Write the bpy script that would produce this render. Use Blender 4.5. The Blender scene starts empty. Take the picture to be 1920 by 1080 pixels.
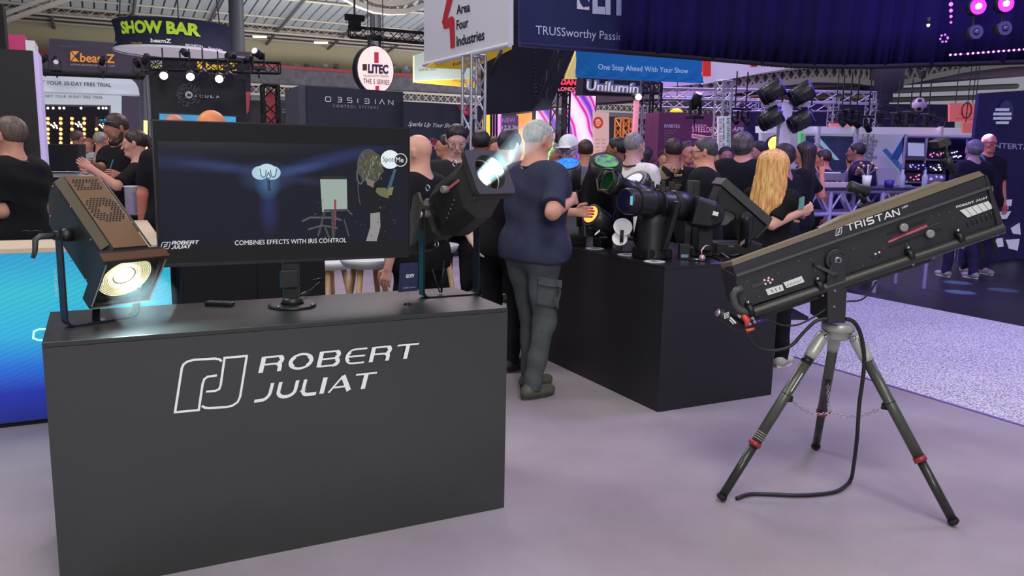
import bpy, bmesh, math, random
import numpy as np
from mathutils import Vector, Matrix
random.seed(7)
SC = bpy.context.scene
COL = SC.collection
R = math.radians

# ---------------------------------------------------------------- camera
CAM_H, CAM_F, CAM_PITCH, CAM_ROLL, CAM_YAW = 1.58, 1522.4, .1629, .0191, .4719
def _cambasis():
    p, y, ro = CAM_PITCH, CAM_YAW, CAM_ROLL
    fw = np.array([math.sin(y)*math.cos(p), math.cos(y)*math.cos(p), -math.sin(p)])
    r0 = np.array([math.cos(y), -math.sin(y), 0.]); u0 = np.cross(r0, fw)
    return r0*math.cos(ro)+u0*math.sin(ro), -r0*math.sin(ro)+u0*math.cos(ro), fw
CR, CU, CF = _cambasis()
cam = bpy.data.cameras.new('camera'); camo = bpy.data.objects.new('camera', cam); COL.objects.link(camo)
cam.sensor_width = 36; cam.lens = CAM_F/1920*36; cam.clip_end = 300; cam.clip_start = .05
camo.matrix_world = Matrix(((CR[0], CU[0], -CF[0], 0), (CR[1], CU[1], -CF[1], 0), (CR[2], CU[2], -CF[2], CAM_H), (0, 0, 0, 1)))
SC.camera = camo

# ---------------------------------------------------------------- world, exposure, large lights
SC.view_settings.view_transform = 'Standard'; SC.view_settings.look = 'None'
SC.view_settings.exposure = 0.0; SC.view_settings.gamma = 1.0; SC.view_settings.use_curve_mapping = False
def lin(c):
    return tuple(((v/255.)/12.92 if v/255. <= .04045 else ((v/255.+.055)/1.055)**2.4) for v in c)
w = bpy.data.worlds.new('hall_daylight'); SC.world = w; w.use_nodes = True
w.node_tree.nodes['Background'].inputs[0].default_value = (*lin((205, 205, 222)), 1)
w.node_tree.nodes['Background'].inputs[1].default_value = 0.42
def area(name, loc, to, size, power, color, sy=None):
    l = bpy.data.lights.new(name, 'AREA'); l.shape = 'RECTANGLE'; l.size = size; l.size_y = sy or size
    l.energy = power; l.color = color
    o = bpy.data.objects.new(name, l); COL.objects.link(o); o.location = loc
    o.rotation_euler = (Vector(to)-Vector(loc)).to_track_quat('-Z', 'Y').to_euler(); return o
def spot(name, loc, to, power, color, angle=40, blend=.4, size=.03):
    l = bpy.data.lights.new(name, 'SPOT'); l.energy = power; l.color = color; l.spot_size = R(angle); l.spot_blend = blend
    l.shadow_soft_size = size
    o = bpy.data.objects.new(name, l); COL.objects.link(o); o.location = loc
    o.rotation_euler = (Vector(to)-Vector(loc)).to_track_quat('-Z', 'Y').to_euler(); return o
area('hall_lamp', (1.0, -1.0, 8.5), (1.5, 3.5, 0), 3.0, 330, (1, .96, .92))
area('hall_lamp', (-4, 8, 9), (-2, 8, 0), 4.0, 420, (1, .95, .95))
area('hall_lamp', (6, 14, 8.5), (6, 12, 0), 5.0, 700, (1, .85, .9))
area('roof_fill', (8, 30, 1.5), (10, 34, 12), 9.0, 1500, (1, .97, .94))  # two unseen fills added to brighten the roof underside
area('roof_fill', (24, 34, 1.5), (24, 38, 12), 9.0, 1900, (1, .90, .98))
area('gallery_fill', (10, 30, 9.0), (10, 46, 4), 6.0, 700, (1, .93, .85))  # unseen fill added to brighten the far gallery
area('front_fill', (.2, -1.6, 3.2), (.8, 3.2, .6), 1.6, 125, (1, .98, .93))  # unseen fill added to brighten the desk front and its lettering
area('stage_wash', (9.0, 6.5, 5.5), (10.5, 6.5, 0), 2.5, 230, (.30, .18, 1))
area('stage_wash', (6.6, 3.6, 5.5), (6.4, 4.0, 0), 1.6, 150, (.54, .42, 1))
area('stage_wash', (13, 15, 6.5), (12, 12, 1), 4, 900, (.40, .22, 1))

# ---------------------------------------------------------------- pixel geometry (rays of the photograph's camera)
C0 = np.array([0, 0, CAM_H]); F0 = np.array([math.sin(CAM_YAW), math.cos(CAM_YAW), 0.]); R0 = np.array([math.cos(CAM_YAW), -math.sin(CAM_YAW), 0.])
def ray(x, y): return CF+CR*(x-960)/CAM_F-CU*(y-540)/CAM_F
def G(x, y, z=0.): d = ray(x, y); return C0+d*(z-CAM_H)/d[2]
def PD(x, y, D): d = ray(x, y); return C0+d*D/(d@F0)
class Plane:
    def __init__(s, p, n): s.p = np.array(p, float); s.n = np.array(n, float)/np.linalg.norm(n)
    def at(s, x, y, off=0.):
        d = ray(x, y); P = C0+d*((s.p-C0)@s.n)/(d@s.n)
        n = s.n if (s.n@(C0-s.p)) > 0 else -s.n
        return P+n*off
    def toward(s): return s.n if (s.n@(C0-s.p)) > 0 else -s.n
def YP(px, py, d): return Plane(PD(px, py, d), (0, 1, 0))     # plane parallel to the stand fronts
def XP(px, py, d): return Plane(PD(px, py, d), (1, 0, 0))
def FP(d): return Plane(F0*d, F0)

# ---------------------------------------------------------------- materials
_M = {}
def mat(name, col, rough=.5, metal=0., emit=0., ecol=None, mott=0., scale=8., bump=0., bscale=60., alpha=1., spec=.5, trans=0., col2=None, coat=0.):
    if name in _M: return _M[name]
    m = bpy.data.materials.new(name); m.use_nodes = True; _M[name] = m
    nt = m.node_tree; b = nt.nodes['Principled BSDF']; c = (*lin(col), 1)
    b.inputs['Base Color'].default_value = c; b.inputs['Roughness'].default_value = rough; b.inputs['Metallic'].default_value = metal
    b.inputs['Specular IOR Level'].default_value = spec; b.inputs['Alpha'].default_value = alpha
    b.inputs['Transmission Weight'].default_value = trans; b.inputs['Coat Weight'].default_value = coat
    if emit:
        b.inputs['Emission Color'].default_value = (*lin(ecol or col), 1); b.inputs['Emission Strength'].default_value = emit
    tc = None
    if mott or col2 or bump:
        tc = nt.nodes.new('ShaderNodeTexCoord')
    if mott or col2:
        n = nt.nodes.new('ShaderNodeTexNoise'); n.inputs['Scale'].default_value = scale; n.inputs['Detail'].default_value = 5
        nt.links.new(tc.outputs['Object'], n.inputs['Vector'])
        r = nt.nodes.new('ShaderNodeValToRGB'); nt.links.new(n.outputs['Fac'], r.inputs['Fac'])
        r.color_ramp.elements[0].position = .3; r.color_ramp.elements[1].position = .7
        if col2: a_, b_ = c, (*lin(col2), 1)
        else: a_ = tuple(v*(1-mott) for v in c[:3])+(1,); b_ = tuple(min(1, v*(1+mott)) for v in c[:3])+(1,)
        r.color_ramp.elements[0].color = a_; r.color_ramp.elements[1].color = b_
        nt.links.new(r.outputs['Color'], b.inputs['Base Color'])
        if emit: nt.links.new(r.outputs['Color'], b.inputs['Emission Color'])
    if bump:
        n2 = nt.nodes.new('ShaderNodeTexNoise'); n2.inputs['Scale'].default_value = bscale; n2.inputs['Detail'].default_value = 3
        nt.links.new(tc.outputs['Object'], n2.inputs['Vector'])
        bp = nt.nodes.new('ShaderNodeBump'); bp.inputs['Strength'].default_value = bump; bp.inputs['Distance'].default_value = .01
        nt.links.new(n2.outputs['Fac'], bp.inputs['Height']); nt.links.new(bp.outputs['Normal'], b.inputs['Normal'])
    return m
BLK = mat('black_paint', (26, 26, 28), .45, bump=.08, bscale=200)
BLKM = mat('black_matt', (20, 20, 22), .8)
BLKG = mat('black_gloss', (16, 16, 18), .18)
WHT = mat('white_print', (238, 238, 240), .5)
STEEL = mat('bright_steel', (190, 190, 195), .3, 1.)
ALU = mat('aluminium', (200, 202, 205), .38, .85)
DSTEEL = mat('dark_steel', (60, 60, 66), .4, .7)

# ---------------------------------------------------------------- mesh building
class MB:
    def __init__(s): s.v = []; s.f = []; s.m = []; s.cur = 0; s.sm = []
    def add(s, vs, fs, smooth=False):
        o = len(s.v); s.v.extend([tuple(map(float, v)) for v in vs]); s.f.extend([tuple(i+o for i in f) for f in fs])
        s.m.extend([s.cur]*len(fs)); s.sm.extend([smooth]*len(fs)); return s
    def box(s, a, b, bev=0.):
        (x0, y0, z0), (x1, y1, z1) = a, b
        return s.hexa([(x0, y0, z0), (x1, y0, z0), (x1, y1, z0), (x0, y1, z0), (x0, y0, z1), (x1, y0, z1), (x1, y1, z1), (x0, y1, z1)])
    def hexa(s, p):
        return s.add(p, [(3, 2, 1, 0), (4, 5, 6, 7), (0, 1, 5, 4), (1, 2, 6, 5), (2, 3, 7, 6), (3, 0, 4, 7)])
    def fbox(s, c, ex, ey, ez, dx, dy, dz):      # box in a frame: centre, axes, half sizes
        c, ex, ey, ez = map(np.array, (c, ex, ey, ez))
        q = [c+ex*dx*i+ey*dy*j+ez*dz*k for k in (-1, 1) for i, j in ((-1, -1), (1, -1), (1, 1), (-1, 1))]
        return s.hexa(q)
    def prism(s, poly, off):                       # poly: 3-D points, off: extrusion vector
        n = len(poly); off = np.array(off); p = [np.array(q, float) for q in poly]
        vs = p+[q+off for q in p]
        fs = [tuple(range(n)), tuple(range(2*n-1, n-1, -1))]+[(i, i+n, (i+1) % n+n, (i+1) % n) for i in range(n)]
        return s.add(vs, fs)
    def lathe(s, a, b, prof, n=20, caps=True, smooth=True):   # prof: (t along a->b in metres or fraction, radius)
        a, b = np.array(a, float), np.array(b, float); d = b-a; L = np.linalg.norm(d); d = d/L
        h = np.array([0, 0, 1.]) if abs(d[2]) < .9 else np.array([1., 0, 0]); e = np.cross(d, h); e /= np.linalg.norm(e); g = np.cross(d, e)
        vs = []
        for t, r in prof:
            for k in range(n):
                th = 2*math.pi*k/n; vs.append(a+d*t*L+(e*math.cos(th)+g*math.sin(th))*r)
        fs = []
        for i in range(len(prof)-1):
            for k in range(n):
                k2 = (k+1) % n; fs.append((i*n+k, i*n+k2, (i+1)*n+k2, (i+1)*n+k))
        s.add(vs, fs, smooth)
        if caps:
            o = len(s.v)-len(vs)
            s.f.append(tuple(o+k for k in range(n-1, -1, -1))); s.m.append(s.cur); s.sm.append(False)
            s.f.append(tuple(o+(len(prof)-1)*n+k for k in range(n))); s.m.append(s.cur); s.sm.append(False)
        return s
    def rod(s, a, b, r, n=8): return s.lathe(a, b, [(0, r), (1, r)], n)
    def tube(s, pts, r, n=8, closed=False, smooth=True):
        pts = [np.array(p, float) for p in pts]; m = len(pts); rs = r if hasattr(r, '__len__') else [r]*m
        vs = []; up = None
        for i, p in enumerate(pts):
            if closed: t = pts[(i+1) % m]-pts[i-1]
            else: t = pts[min(i+1, m-1)]-pts[max(i-1, 0)]
            t = t/(np.linalg.norm(t)+1e-9)
            if up is None:
                h = np.array([0, 0, 1.]) if abs(t[2]) < .9 else np.array([1., 0, 0]); up = np.cross(t, h)
            up = up-t*(up@t); up /= np.linalg.norm(up)+1e-9; g = np.cross(t, up)
            for k in range(n):
                th = 2*math.pi*k/n; vs.append(p+(up*math.cos(th)+g*math.sin(th))*rs[i])
        fs = []
        for i in range(m if closed else m-1):
            j = (i+1) % m
            for k in range(n):
                k2 = (k+1) % n; fs.append((i*n+k, i*n+k2, j*n+k2, j*n+k))
        if not closed: fs.append(tuple(range(n-1, -1, -1))); fs.append(tuple((m-1)*n+k for k in range(n)))
        return s.add(vs, fs, smooth)
    def ball(s, c, r, n=12, m=8, sc=(1, 1, 1)):
        c = np.array(c); vs = [c+np.array([0, 0, r*sc[2]])]; fs = []
        for i in range(1, m):
            for k in range(n):
                a, t = math.pi*i/m, 2*math.pi*k/n
                vs.append(c+np.array([r*sc[0]*math.sin(a)*math.cos(t), r*sc[1]*math.sin(a)*math.sin(t), r*sc[2]*math.cos(a)]))
        vs.append(c-np.array([0, 0, r*sc[2]]))
        for k in range(n): fs.append((0, 1+k, 1+(k+1) % n)); fs.append((len(vs)-1, 1+(m-2)*n+(k+1) % n, 1+(m-2)*n+k))
        for i in range(m-2):
            for k in range(n): a_ = 1+i*n; fs.append((a_+k, a_+n+k, a_+n+(k+1) % n, a_+(k+1) % n))
        return s.add(vs, fs, True)
    def ring(s, c, nrm, r0, r1, th, n=28):         # flat washer
        nrm = np.array(nrm, float); nrm /= np.linalg.norm(nrm); c = np.array(c, float)
        return s.lathe(c, c+nrm*th, [(0, r0), (0, r1), (1, r1), (1, r0), (0, r0)], n, caps=False, smooth=False)
    def build(s, name, m, parent=None, mats=None, bev=0., sub=0, kind=None):
        me = bpy.data.meshes.new(name)
        V = np.array(s.v, float).reshape(-1, 3)
        base = np.array(parent['_w'] if parent is not None else (0, 0, 0), float)
        ctr = (V.min(0)+V.max(0))/2
        me.from_pydata((V-ctr).tolist(), [], s.f); 
        for mm in (mats or [m]): me.materials.append(mm)
        me.polygons.foreach_set('material_index', s.m); me.polygons.foreach_set('use_smooth', s.sm)
        me.validate(); me.update()
        bm = bmesh.new(); bm.from_mesh(me); bmesh.ops.recalc_face_normals(bm, faces=bm.faces); bm.to_mesh(me); bm.free()
        o = bpy.data.objects.new(name, me); COL.objects.link(o)
        if parent is not None: o.parent = parent
        o.location = ctr-base; o['_w'] = [float(x) for x in ctr]
        if bev:
            md = o.modifiers.new('bevel', 'BEVEL'); md.width = bev; md.segments = 2; md.limit_method = 'ANGLE'; md.angle_limit = R(35)
        if kind: o['kind'] = kind
        return o
def tag(o, label=None, cat=None, group=None, kind=None):
    if label: o['label'] = label
    if cat: o['category'] = cat
    if group: o['group'] = group
    if kind: o['kind'] = kind
    return o
def thing(name, label, cat, loc, group=None):
    o = bpy.data.objects.new(name, None); COL.objects.link(o); o.location = [float(v) for v in loc]; o['_w'] = [float(v) for v in loc]
    o.empty_display_size = .1
    return tag(o, label, cat, group)
def struct(o): o['kind'] = 'structure'; return o
_CYL = {}
def rod(parent, name, a, b, r, m):                 # a bar that shares one unit cylinder per material
    if m.name not in _CYL:
        q = MB().lathe((0, 0, 0), (0, 0, 1), [(0, 1), (1, 1)], 8); me = bpy.data.meshes.new('bar_'+m.name)
        me.from_pydata(q.v, [], q.f); me.materials.append(m); me.polygons.foreach_set('use_smooth', q.sm); me.update(); _CYL[m.name] = me
    a, b = Vector(a), Vector(b); d = b-a
    o = bpy.data.objects.new(name, _CYL[m.name]); COL.objects.link(o); o.parent = parent
    o.rotation_mode = 'QUATERNION'; o.rotation_quaternion = Vector((0, 0, 1)).rotation_difference(d)
    o.location = a-Vector(parent['_w'] if parent is not None else (0, 0, 0)); o.scale = (r, r, d.length); return o
def truss(name, label, A, B, wd, m, side=(0, 1, 0), step=None, r=None, solo=True, group=None, parent=None, cat='truss', rb=None):
    A, B = np.array(A, float), np.array(B, float); d = B-A; L = np.linalg.norm(d); d /= L
    e = np.array(side, float); e -= d*(e@d); e /= np.linalg.norm(e); g = np.cross(d, e); h = wd/2; r = r or wd*.085; rb = rb or r*.55
    t = parent or thing(name, label, cat, A, group)
    cs = [(-h, -h), (h, -h), (h, h), (-h, h)]
    P = lambda s_, c: A+d*s_+e*c[0]+g*c[1]
    for c in cs: rod(t, 'chord', P(0, c), P(L, c), r, m)
    n = max(2, int(round(L/(step or wd)))); q = MB()
    for i in range(n):
        for k in range(4):
            c1, c2 = cs[k], cs[(k+1) % 4]
            if i % 2: c1, c2 = c2, c1
            a_, b_ = P(L*i/n, c1), P(L*(i+1)/n, c2)
            if solo: rod(t, 'brace', a_, b_, rb, m)
            else: q.rod(a_, b_, rb, 5)
    if not solo: q.build('bracing', m, t, kind='stuff')
    for s_ in (0, L):
        for k in range(4): rod(t, 'end_bar', P(s_, cs[k]), P(s_, cs[(k+1) % 4]), rb*1.3, m)
    return t
# ---------------------------------------------------------------- lettering
_TXT = {}
def text_mesh(s, sp=1.0, bold=0., sh=0.):
    k = (s, sp, bold)
    if k not in _TXT:
        c = bpy.data.curves.new('lettering', 'FONT'); c.body = s; c.space_character = sp; c.offset = bold; c.resolution_u = 3
        o = bpy.data.objects.new('lettering', c); COL.objects.link(o)
        me = bpy.data.meshes.new_from_object(o); bpy.data.objects.remove(o)
        V = np.array([v.co[:] for v in me.vertices]); F = [tuple(p.vertices) for p in me.polygons]; bpy.data.meshes.remove(me)
        _TXT[k] = (V, F)
    return _TXT[k]
def tx(parent, s, pl, BL, BR, TL, m, sp=1.0, bold=0., off=.004, name='lettering', label=None, cap=None):
    V, F = text_mesh(s, sp, bold)
    x0, x1 = V[:, 0].min(), V[:, 0].max(); cap = cap or text_mesh('H')[0][:, 1].max()
    a = pl.at(*BL, off); ex = pl.at(*BR, off)-a; ey = pl.at(*TL, off)-a
    P = a+np.outer((V[:, 0]-x0)/(x1-x0), ex)+np.outer(V[:, 1]/cap, ey)
    q = MB(); q.add(P, F); o = q.build(name, m, parent)
    if label: o['label'] = label
    return o
def ribbons(parent, name, pl, BL, BR, TL, polys, m, off=.004):   # polys: (points in the unit frame, width, closed)
    a = pl.at(*BL, off); ex = pl.at(*BR, off)-a; ey = pl.at(*TL, off)-a; q = MB(); lx, ly = np.linalg.norm(ex), np.linalg.norm(ey)
    nv_ = pl.toward()
    for pi_, (pts, wd, closed) in enumerate(polys):
        a = a+nv_*.00025
        P = np.array([[u*lx, v*ly] for u, v in pts]); n = len(P); L_, R_ = [], []
        for i in range(n):
            p0 = P[i-1] if (i > 0 or closed) else P[i]; p1 = P[(i+1) % n] if (i < n-1 or closed) else P[i]
            d0 = P[i]-p0; d1 = p1-P[i]
            d0 = d0/(np.linalg.norm(d0)+1e-9) if np.linalg.norm(d0) > 0 else d1/np.linalg.norm(d1); d1 = d1/(np.linalg.norm(d1)+1e-9) if np.linalg.norm(d1) > 0 else d0
            t = d0+d1; t /= np.linalg.norm(t)+1e-9; nn = np.array([-t[1], t[0]]); k = 1/max(.5, nn@np.array([-d0[1], d0[0]]))
            L_.append(P[i]+nn*wd*ly*k/2); R_.append(P[i]-nn*wd*ly*k/2)
        f3 = lambda p: a+ex/lx*p[0]+ey/ly*p[1]
        q.add([f3(p) for p in L_+R_], [(i, (i+1) % n, (i+1) % n+n, i+n) for i in range(n if closed else n-1)])
    return q.build(name, m, parent)
def board(name, pl, px, m, th=.03, parent=None, bev=0.):          # panel whose corners fall on the given photo points
    q = MB(); q.prism([pl.at(x, y) for x, y in px], -pl.toward()*th); return q.build(name, m, parent, bev=bev)
_E = [[(458, 252), (445, 240), (420, 236), (300, 246), (262, 258), (240, 275), (228, 300), (170, 578), (305, 565), (338, 400), (350, 368), (370, 352), (425, 343)],
      [(355, 447), (410, 442), (432, 430), (442, 405), (476, 230), (608, 215), (552, 480), (535, 515), (505, 537), (470, 547), (365, 553), (340, 550), (325, 538)]]
def _eu(p):
    x, y = p[0]-170, p[1]-578; A = np.array([[340, 66], [-33, -338]]); return tuple(np.linalg.solve(A, (x, y)))
EMBLEM = [([_eu(p) for p in c], .042, False) for c in _E]
def arc(cx, cy, rx, ry, a0, a1, n=10): return [(cx+rx*math.cos(R(a0+(a1-a0)*i/n)), cy+ry*math.sin(R(a0+(a1-a0)*i/n))) for i in range(n+1)]
V_, T_ = .20, .085
def glyph(ch, x, wv=V_, th=T_):                                    # wide sans letters, 1 high
    o = []
    def p(pts, w_, c=False): o.append(([(x+a, b) for a, b in pts], w_, c))
    if ch in 'RB' : 
        p([(.1, 0), (.1, 1)], wv); p([(.1, .96), (1.0, .96)]+arc(1.0, .73, .28, .23, 90, -90, 8)[0:]+[(.1, .50)], th)
        p(arc(1.02, .73, .22, .20, 80, -80, 6), wv*.9)
        if ch == 'R': p([(1.0, .5), (1.16, .44), (1.2, .3), (1.2, 0)], wv*.9)
        else: p([(.1, .04), (1.0, .04)]+arc(1.0, .27, .30, .23, -90, 90, 8), th); p(arc(1.06, .27, .22, .2, -80, 80, 6), wv*.9)
        return o, 1.62
    if ch == 'O':
        p(arc(.75, .5, .66, .46, 0, 360, 28)[:-1], th*1.3, True); p(arc(.75, .5, .64, .42, 130, 230, 8), wv*.9); p(arc(.75, .5, .64, .42, -50, 50, 8), wv*.9); return o, 1.78
    if ch == 'E': p([(1.35, .96), (.55, .96)]+arc(.55, .5, .48, .46, 90, 270, 12)+[(1.35, .04)], th); p([(.1, .5), (1.3, .5)], th); p(arc(.58, .5, .46, .42, 130, 230, 8), wv*.8); return o, 1.62
    if ch == 'T': p([(0, .96), (1.5, .96)], th); p([(.75, .96), (.75, 0)], wv); return o, 1.62
    if ch == 'J': p([(.95, 1), (.95, .45)]+arc(.5, .45, .45, .44, 0, -90, 8)+[(.05, .0)], wv*.7); return o, 1.3
    if ch == 'U': p([(.1, 1), (.1, .45)]+arc(.65, .42, .55, .36, 180, 360, 12)+[(1.2, 1)], wv*.75); return o, 1.55
    if ch == 'L': p([(.1, 1), (.1, .35)]+arc(.45, .35, .35, .3, 180, 270, 6)+[(1.05, .05)], wv*.75); return o, 1.25
    if ch == 'I': p([(.1, 0), (.1, 1)], wv); return o, .5
    if ch == 'A': p([(0, 0), (.72, .97)], th*1.1); p([(.72, 1), (1.4, 0)], wv); p([(.3, .3), (1.15, .3)], th); return o, 1.55
    if ch == 'S': p([(1.3, .95), (.4, .95)]+arc(.35, .73, .25, .22, 90, 270, 8)+[(1.0, .51)]+arc(1.0, .28, .25, .23, 90, -90, 8)+[(.05, .05)], th*1.5); return o, 1.55
    if ch == 'N': p([(.1, 0), (.1, 1)], wv); p([(.1, 1), (1.2, 0)], wv*.9); p([(1.25, 0), (1.25, 1)], wv*.8); return o, 1.5
    return o, .9
def word(s, wv=V_, th=T_):
    x = 0; o = []
    for ch in s:
        g_, a = glyph(ch, x, wv, th); o += g_; x += a+.08
    x -= .2
    return [([(u/x, v) for u, v in pts], w_, c) for pts, w_, c in o]
# ---------------------------------------------------------------- people: one continuous skin per body, grown from a distance field
def smin(a, b, k):
    h = np.clip(.5+.5*(b-a)/k, 0, 1); return b+(a-b)*h-k*h*(1-h)
class Field:
    def __init__(s, lo, hi, h):
        s.h = h; s.lo = np.array(lo, float); n = np.ceil((np.array(hi)-s.lo)/h).astype(int)+1; s.n = n
        s.F = np.full(n, .08, np.float32); s.ax = [s.lo[i]+h*np.arange(n[i]) for i in range(3)]
    def win(s, lo, hi):
        return [slice(max(0, int((lo[i]-s.lo[i])/s.h)), min(int(s.n[i]), int((hi[i]-s.lo[i])/s.h)+2)) for i in range(3)]
    def cap(s, a, b, ra, rb=None, k=.03, sq=None, cut=False, sub=False):
        rb = ra if rb is None else rb; a = np.array(a, float); b = np.array(b, float); m = max(ra, rb)*max(1, (1 if sq is None else max(sq)))+.06
        sl = s.win(np.minimum(a, b)-m, np.maximum(a, b)+m)
        X, Y, Z = np.meshgrid(s.ax[0][sl[0]], s.ax[1][sl[1]], s.ax[2][sl[2]], indexing='ij')
        if X.size == 0: return
        q = np.array(sq if sq is not None else (1, 1, 1), float)
        pa = [(X-a[0])/q[0], (Y-a[1])/q[1], (Z-a[2])/q[2]]; ba = (b-a)/q; L2 = ba@ba+1e-9
        t = np.clip((pa[0]*ba[0]+pa[1]*ba[1]+pa[2]*ba[2])/L2, 0, 1)
        d = np.sqrt((pa[0]-ba[0]*t)**2+(pa[1]-ba[1]*t)**2+(pa[2]-ba[2]*t)**2)-(ra+(rb-ra)*t); d = d*min(1, q.min()*1.15)
        if cut:
            u = (b-a)/np.linalg.norm(b-a); d = np.maximum(d, (X-b[0])*u[0]+(Y-b[1])*u[1]+(Z-b[2])*u[2])
        W = s.F[sl[0], sl[1], sl[2]]
        s.F[sl[0], sl[1], sl[2]] = -smin(-W, d, k) if sub else smin(W, d, k)
    def clip(s, p, n):                              # keep the half-space (x-p).n < 0
        X, Y, Z = np.meshgrid(*s.ax, indexing='ij', sparse=True); s.F = np.maximum(s.F, ((X-p[0])*n[0]+(Y-p[1])*n[1]+(Z-p[2])*n[2]).astype(np.float32))
    def taper(s, p, n, w, amt):
        X, Y, Z = np.meshgrid(*s.ax, indexing='ij', sparse=True); dd = (X-p[0])*n[0]+(Y-p[1])*n[1]+(Z-p[2])*n[2]; s.F = s.F+(amt*np.clip((dd+w)/w, 0, 6)**1.5).astype(np.float32)
    def strands(s, amp, c, seed=0):
        X, Y, Z = np.meshgrid(*s.ax, indexing='ij', sparse=True); th = np.arctan2(X-c[0], -(Y-c[1])); s.F = s.F+amp*(np.sin(th*19+seed+Z*9)+.7*np.sin(th*41+seed*2-Z*14)+.4*np.sin(Z*60+th*7)*.3).astype(np.float32)
    def folds(s, amp, fr=28, seed=0):
        X, Y, Z = np.meshgrid(*s.ax, indexing='ij', sparse=True)
        s.F = s.F+amp*(np.sin(fr*Z+9*X+seed+2*np.sin(13*Y+6*Z))*.6+np.sin(fr*.6*X-17*Z+seed*2)*.4*np.sin(11*Y+seed)).astype(np.float32)
    def mesh(s):
        F = s.F; h = s.h; n = F.shape; F[0] = F[-1] = .05; F[:, 0] = F[:, -1] = .05; F[:, :, 0] = F[:, :, -1] = .05; I = F < 0
        c = np.zeros([k-1 for k in n], np.int8)
        for dx in (0, 1):
            for dy in (0, 1):
                for dz in (0, 1): c += I[dx:n[0]-1+dx, dy:n[1]-1+dy, dz:n[2]-1+dz]
        cells = np.argwhere((c > 0) & (c < 8)); idx = np.full(c.shape, -1, np.int64); idx[tuple(cells.T)] = np.arange(len(cells))
        acc = np.zeros((len(cells), 3)); cnt = np.zeros(len(cells)); E = [np.eye(3, dtype=int)[i] for i in range(3)]
        for ax in range(3):
            o1, o2 = [E[i] for i in range(3) if i != ax]
            for i in (0, 1):
                for j in (0, 1):
                    p = cells+o1*i+o2*j; q = p+E[ax]; f0 = F[tuple(p.T)]; f1 = F[tuple(q.T)]; m_ = (f0 < 0) != (f1 < 0)
                    t = np.where(m_, f0/(f0-f1+1e-12), 0); pos = p+E[ax]*t[:, None]; acc[m_] += pos[m_]; cnt[m_] += 1
        V = s.lo+h*acc/np.maximum(cnt, 1)[:, None]; Q = []
        for ax in range(3):
            o1, o2 = [E[i] for i in range(3) if i != ax]
            if ax == 1: o1, o2 = o2, o1
            sl0 = [slice(None)]*3; sl1 = [slice(None)]*3; sl0[ax] = slice(0, n[ax]-1); sl1[ax] = slice(1, n[ax])
            A, B = I[tuple(sl0)], I[tuple(sl1)]; e = np.argwhere(A != B); fl = A[tuple(e.T)]
            ok = (e[:, [i for i in range(3) if i != ax]].min(1) > 0); e = e[ok]; fl = fl[ok]
            q = np.stack([idx[tuple((e-o1-o2).T)], idx[tuple((e-o2).T)], idx[tuple(e.T)], idx[tuple((e-o1).T)]], 1)
            q[~fl] = q[~fl][:, ::-1]; Q.append(q)
        return V, np.concatenate(Q)
def np_mesh(name, V, Q, m, parent, xf=None):
    me = bpy.data.meshes.new(name); me.vertices.add(len(V)); me.vertices.foreach_set('co', V.astype(np.float32).ravel())
    me.loops.add(Q.size); me.loops.foreach_set('vertex_index', Q.astype(np.int32).ravel())
    me.polygons.add(len(Q)); me.polygons.foreach_set('loop_start', np.arange(0, Q.size, 4, dtype=np.int32)); me.polygons.foreach_set('use_smooth', np.ones(len(Q), bool))
    me.materials.append(m); me.update(calc_edges=True); me.validate()
    o = bpy.data.objects.new(name, me); COL.objects.link(o); o.parent = parent; return o
def skin(tone):
    k = 'skin_%d_%d_%d' % tone
    return mat(k, tone, .55, mott=.10, scale=9, bump=.1, bscale=90)
def cloth(c, nm='cloth'): return mat('%s_%d_%d_%d' % ((nm,)+tuple(c)), c, .88, mott=.12, scale=14, bump=.25, bscale=70, spec=.25)
HAIRM = {}
def hairmat(c, c2=None):
    k = 'hair_%d_%d_%d' % c
    if k in _M: return _M[k]
    m = mat(k, c, .5); nt = m.node_tree; b = nt.nodes['Principled BSDF']
    tc = nt.nodes.new('ShaderNodeTexCoord'); mp = nt.nodes.new('ShaderNodeMapping'); mp.inputs['Scale'].default_value = (90, 90, 7)
    n = nt.nodes.new('ShaderNodeTexNoise'); n.inputs['Scale'].default_value = 1; n.inputs['Detail'].default_value = 4; r = nt.nodes.new('ShaderNodeValToRGB')
    nt.links.new(tc.outputs['Object'], mp.inputs[0]); nt.links.new(mp.outputs[0], n.inputs['Vector']); nt.links.new(n.outputs['Fac'], r.inputs[0]); nt.links.new(r.outputs[0], b.inputs['Base Color'])
    a = lin(c); d = lin(c2) if c2 else tuple(v*.45 for v in a); r.color_ramp.elements[0].position = .35; r.color_ramp.elements[1].position = .62
    r.color_ramp.elements[0].color = (*d, 1); r.color_ramp.elements[1].color = (*a, 1)
    bp = nt.nodes.new('ShaderNodeBump'); bp.inputs['Strength'].default_value = .6; bp.inputs['Distance'].default_value = .006
    nt.links.new(n.outputs['Fac'], bp.inputs['Height']); nt.links.new(bp.outputs['Normal'], b.inputs['Normal']); return m
def ik(S, T, l1, l2, pole):
    S, T = np.array(S, float), np.array(T, float); d = T-S; L = np.linalg.norm(d); L2 = min(L, (l1+l2)*.995); d = d/L; T = S+d*L2
    a = (l1*l1-l2*l2+L2*L2)/(2*L2); hh = math.sqrt(max(0, l1*l1-a*a)); p = np.array(pole, float); p -= d*(p@d); p /= np.linalg.norm(p)+1e-9
    return S+d*a+p*hh, T
PLACED = []; AVOID = []
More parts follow.
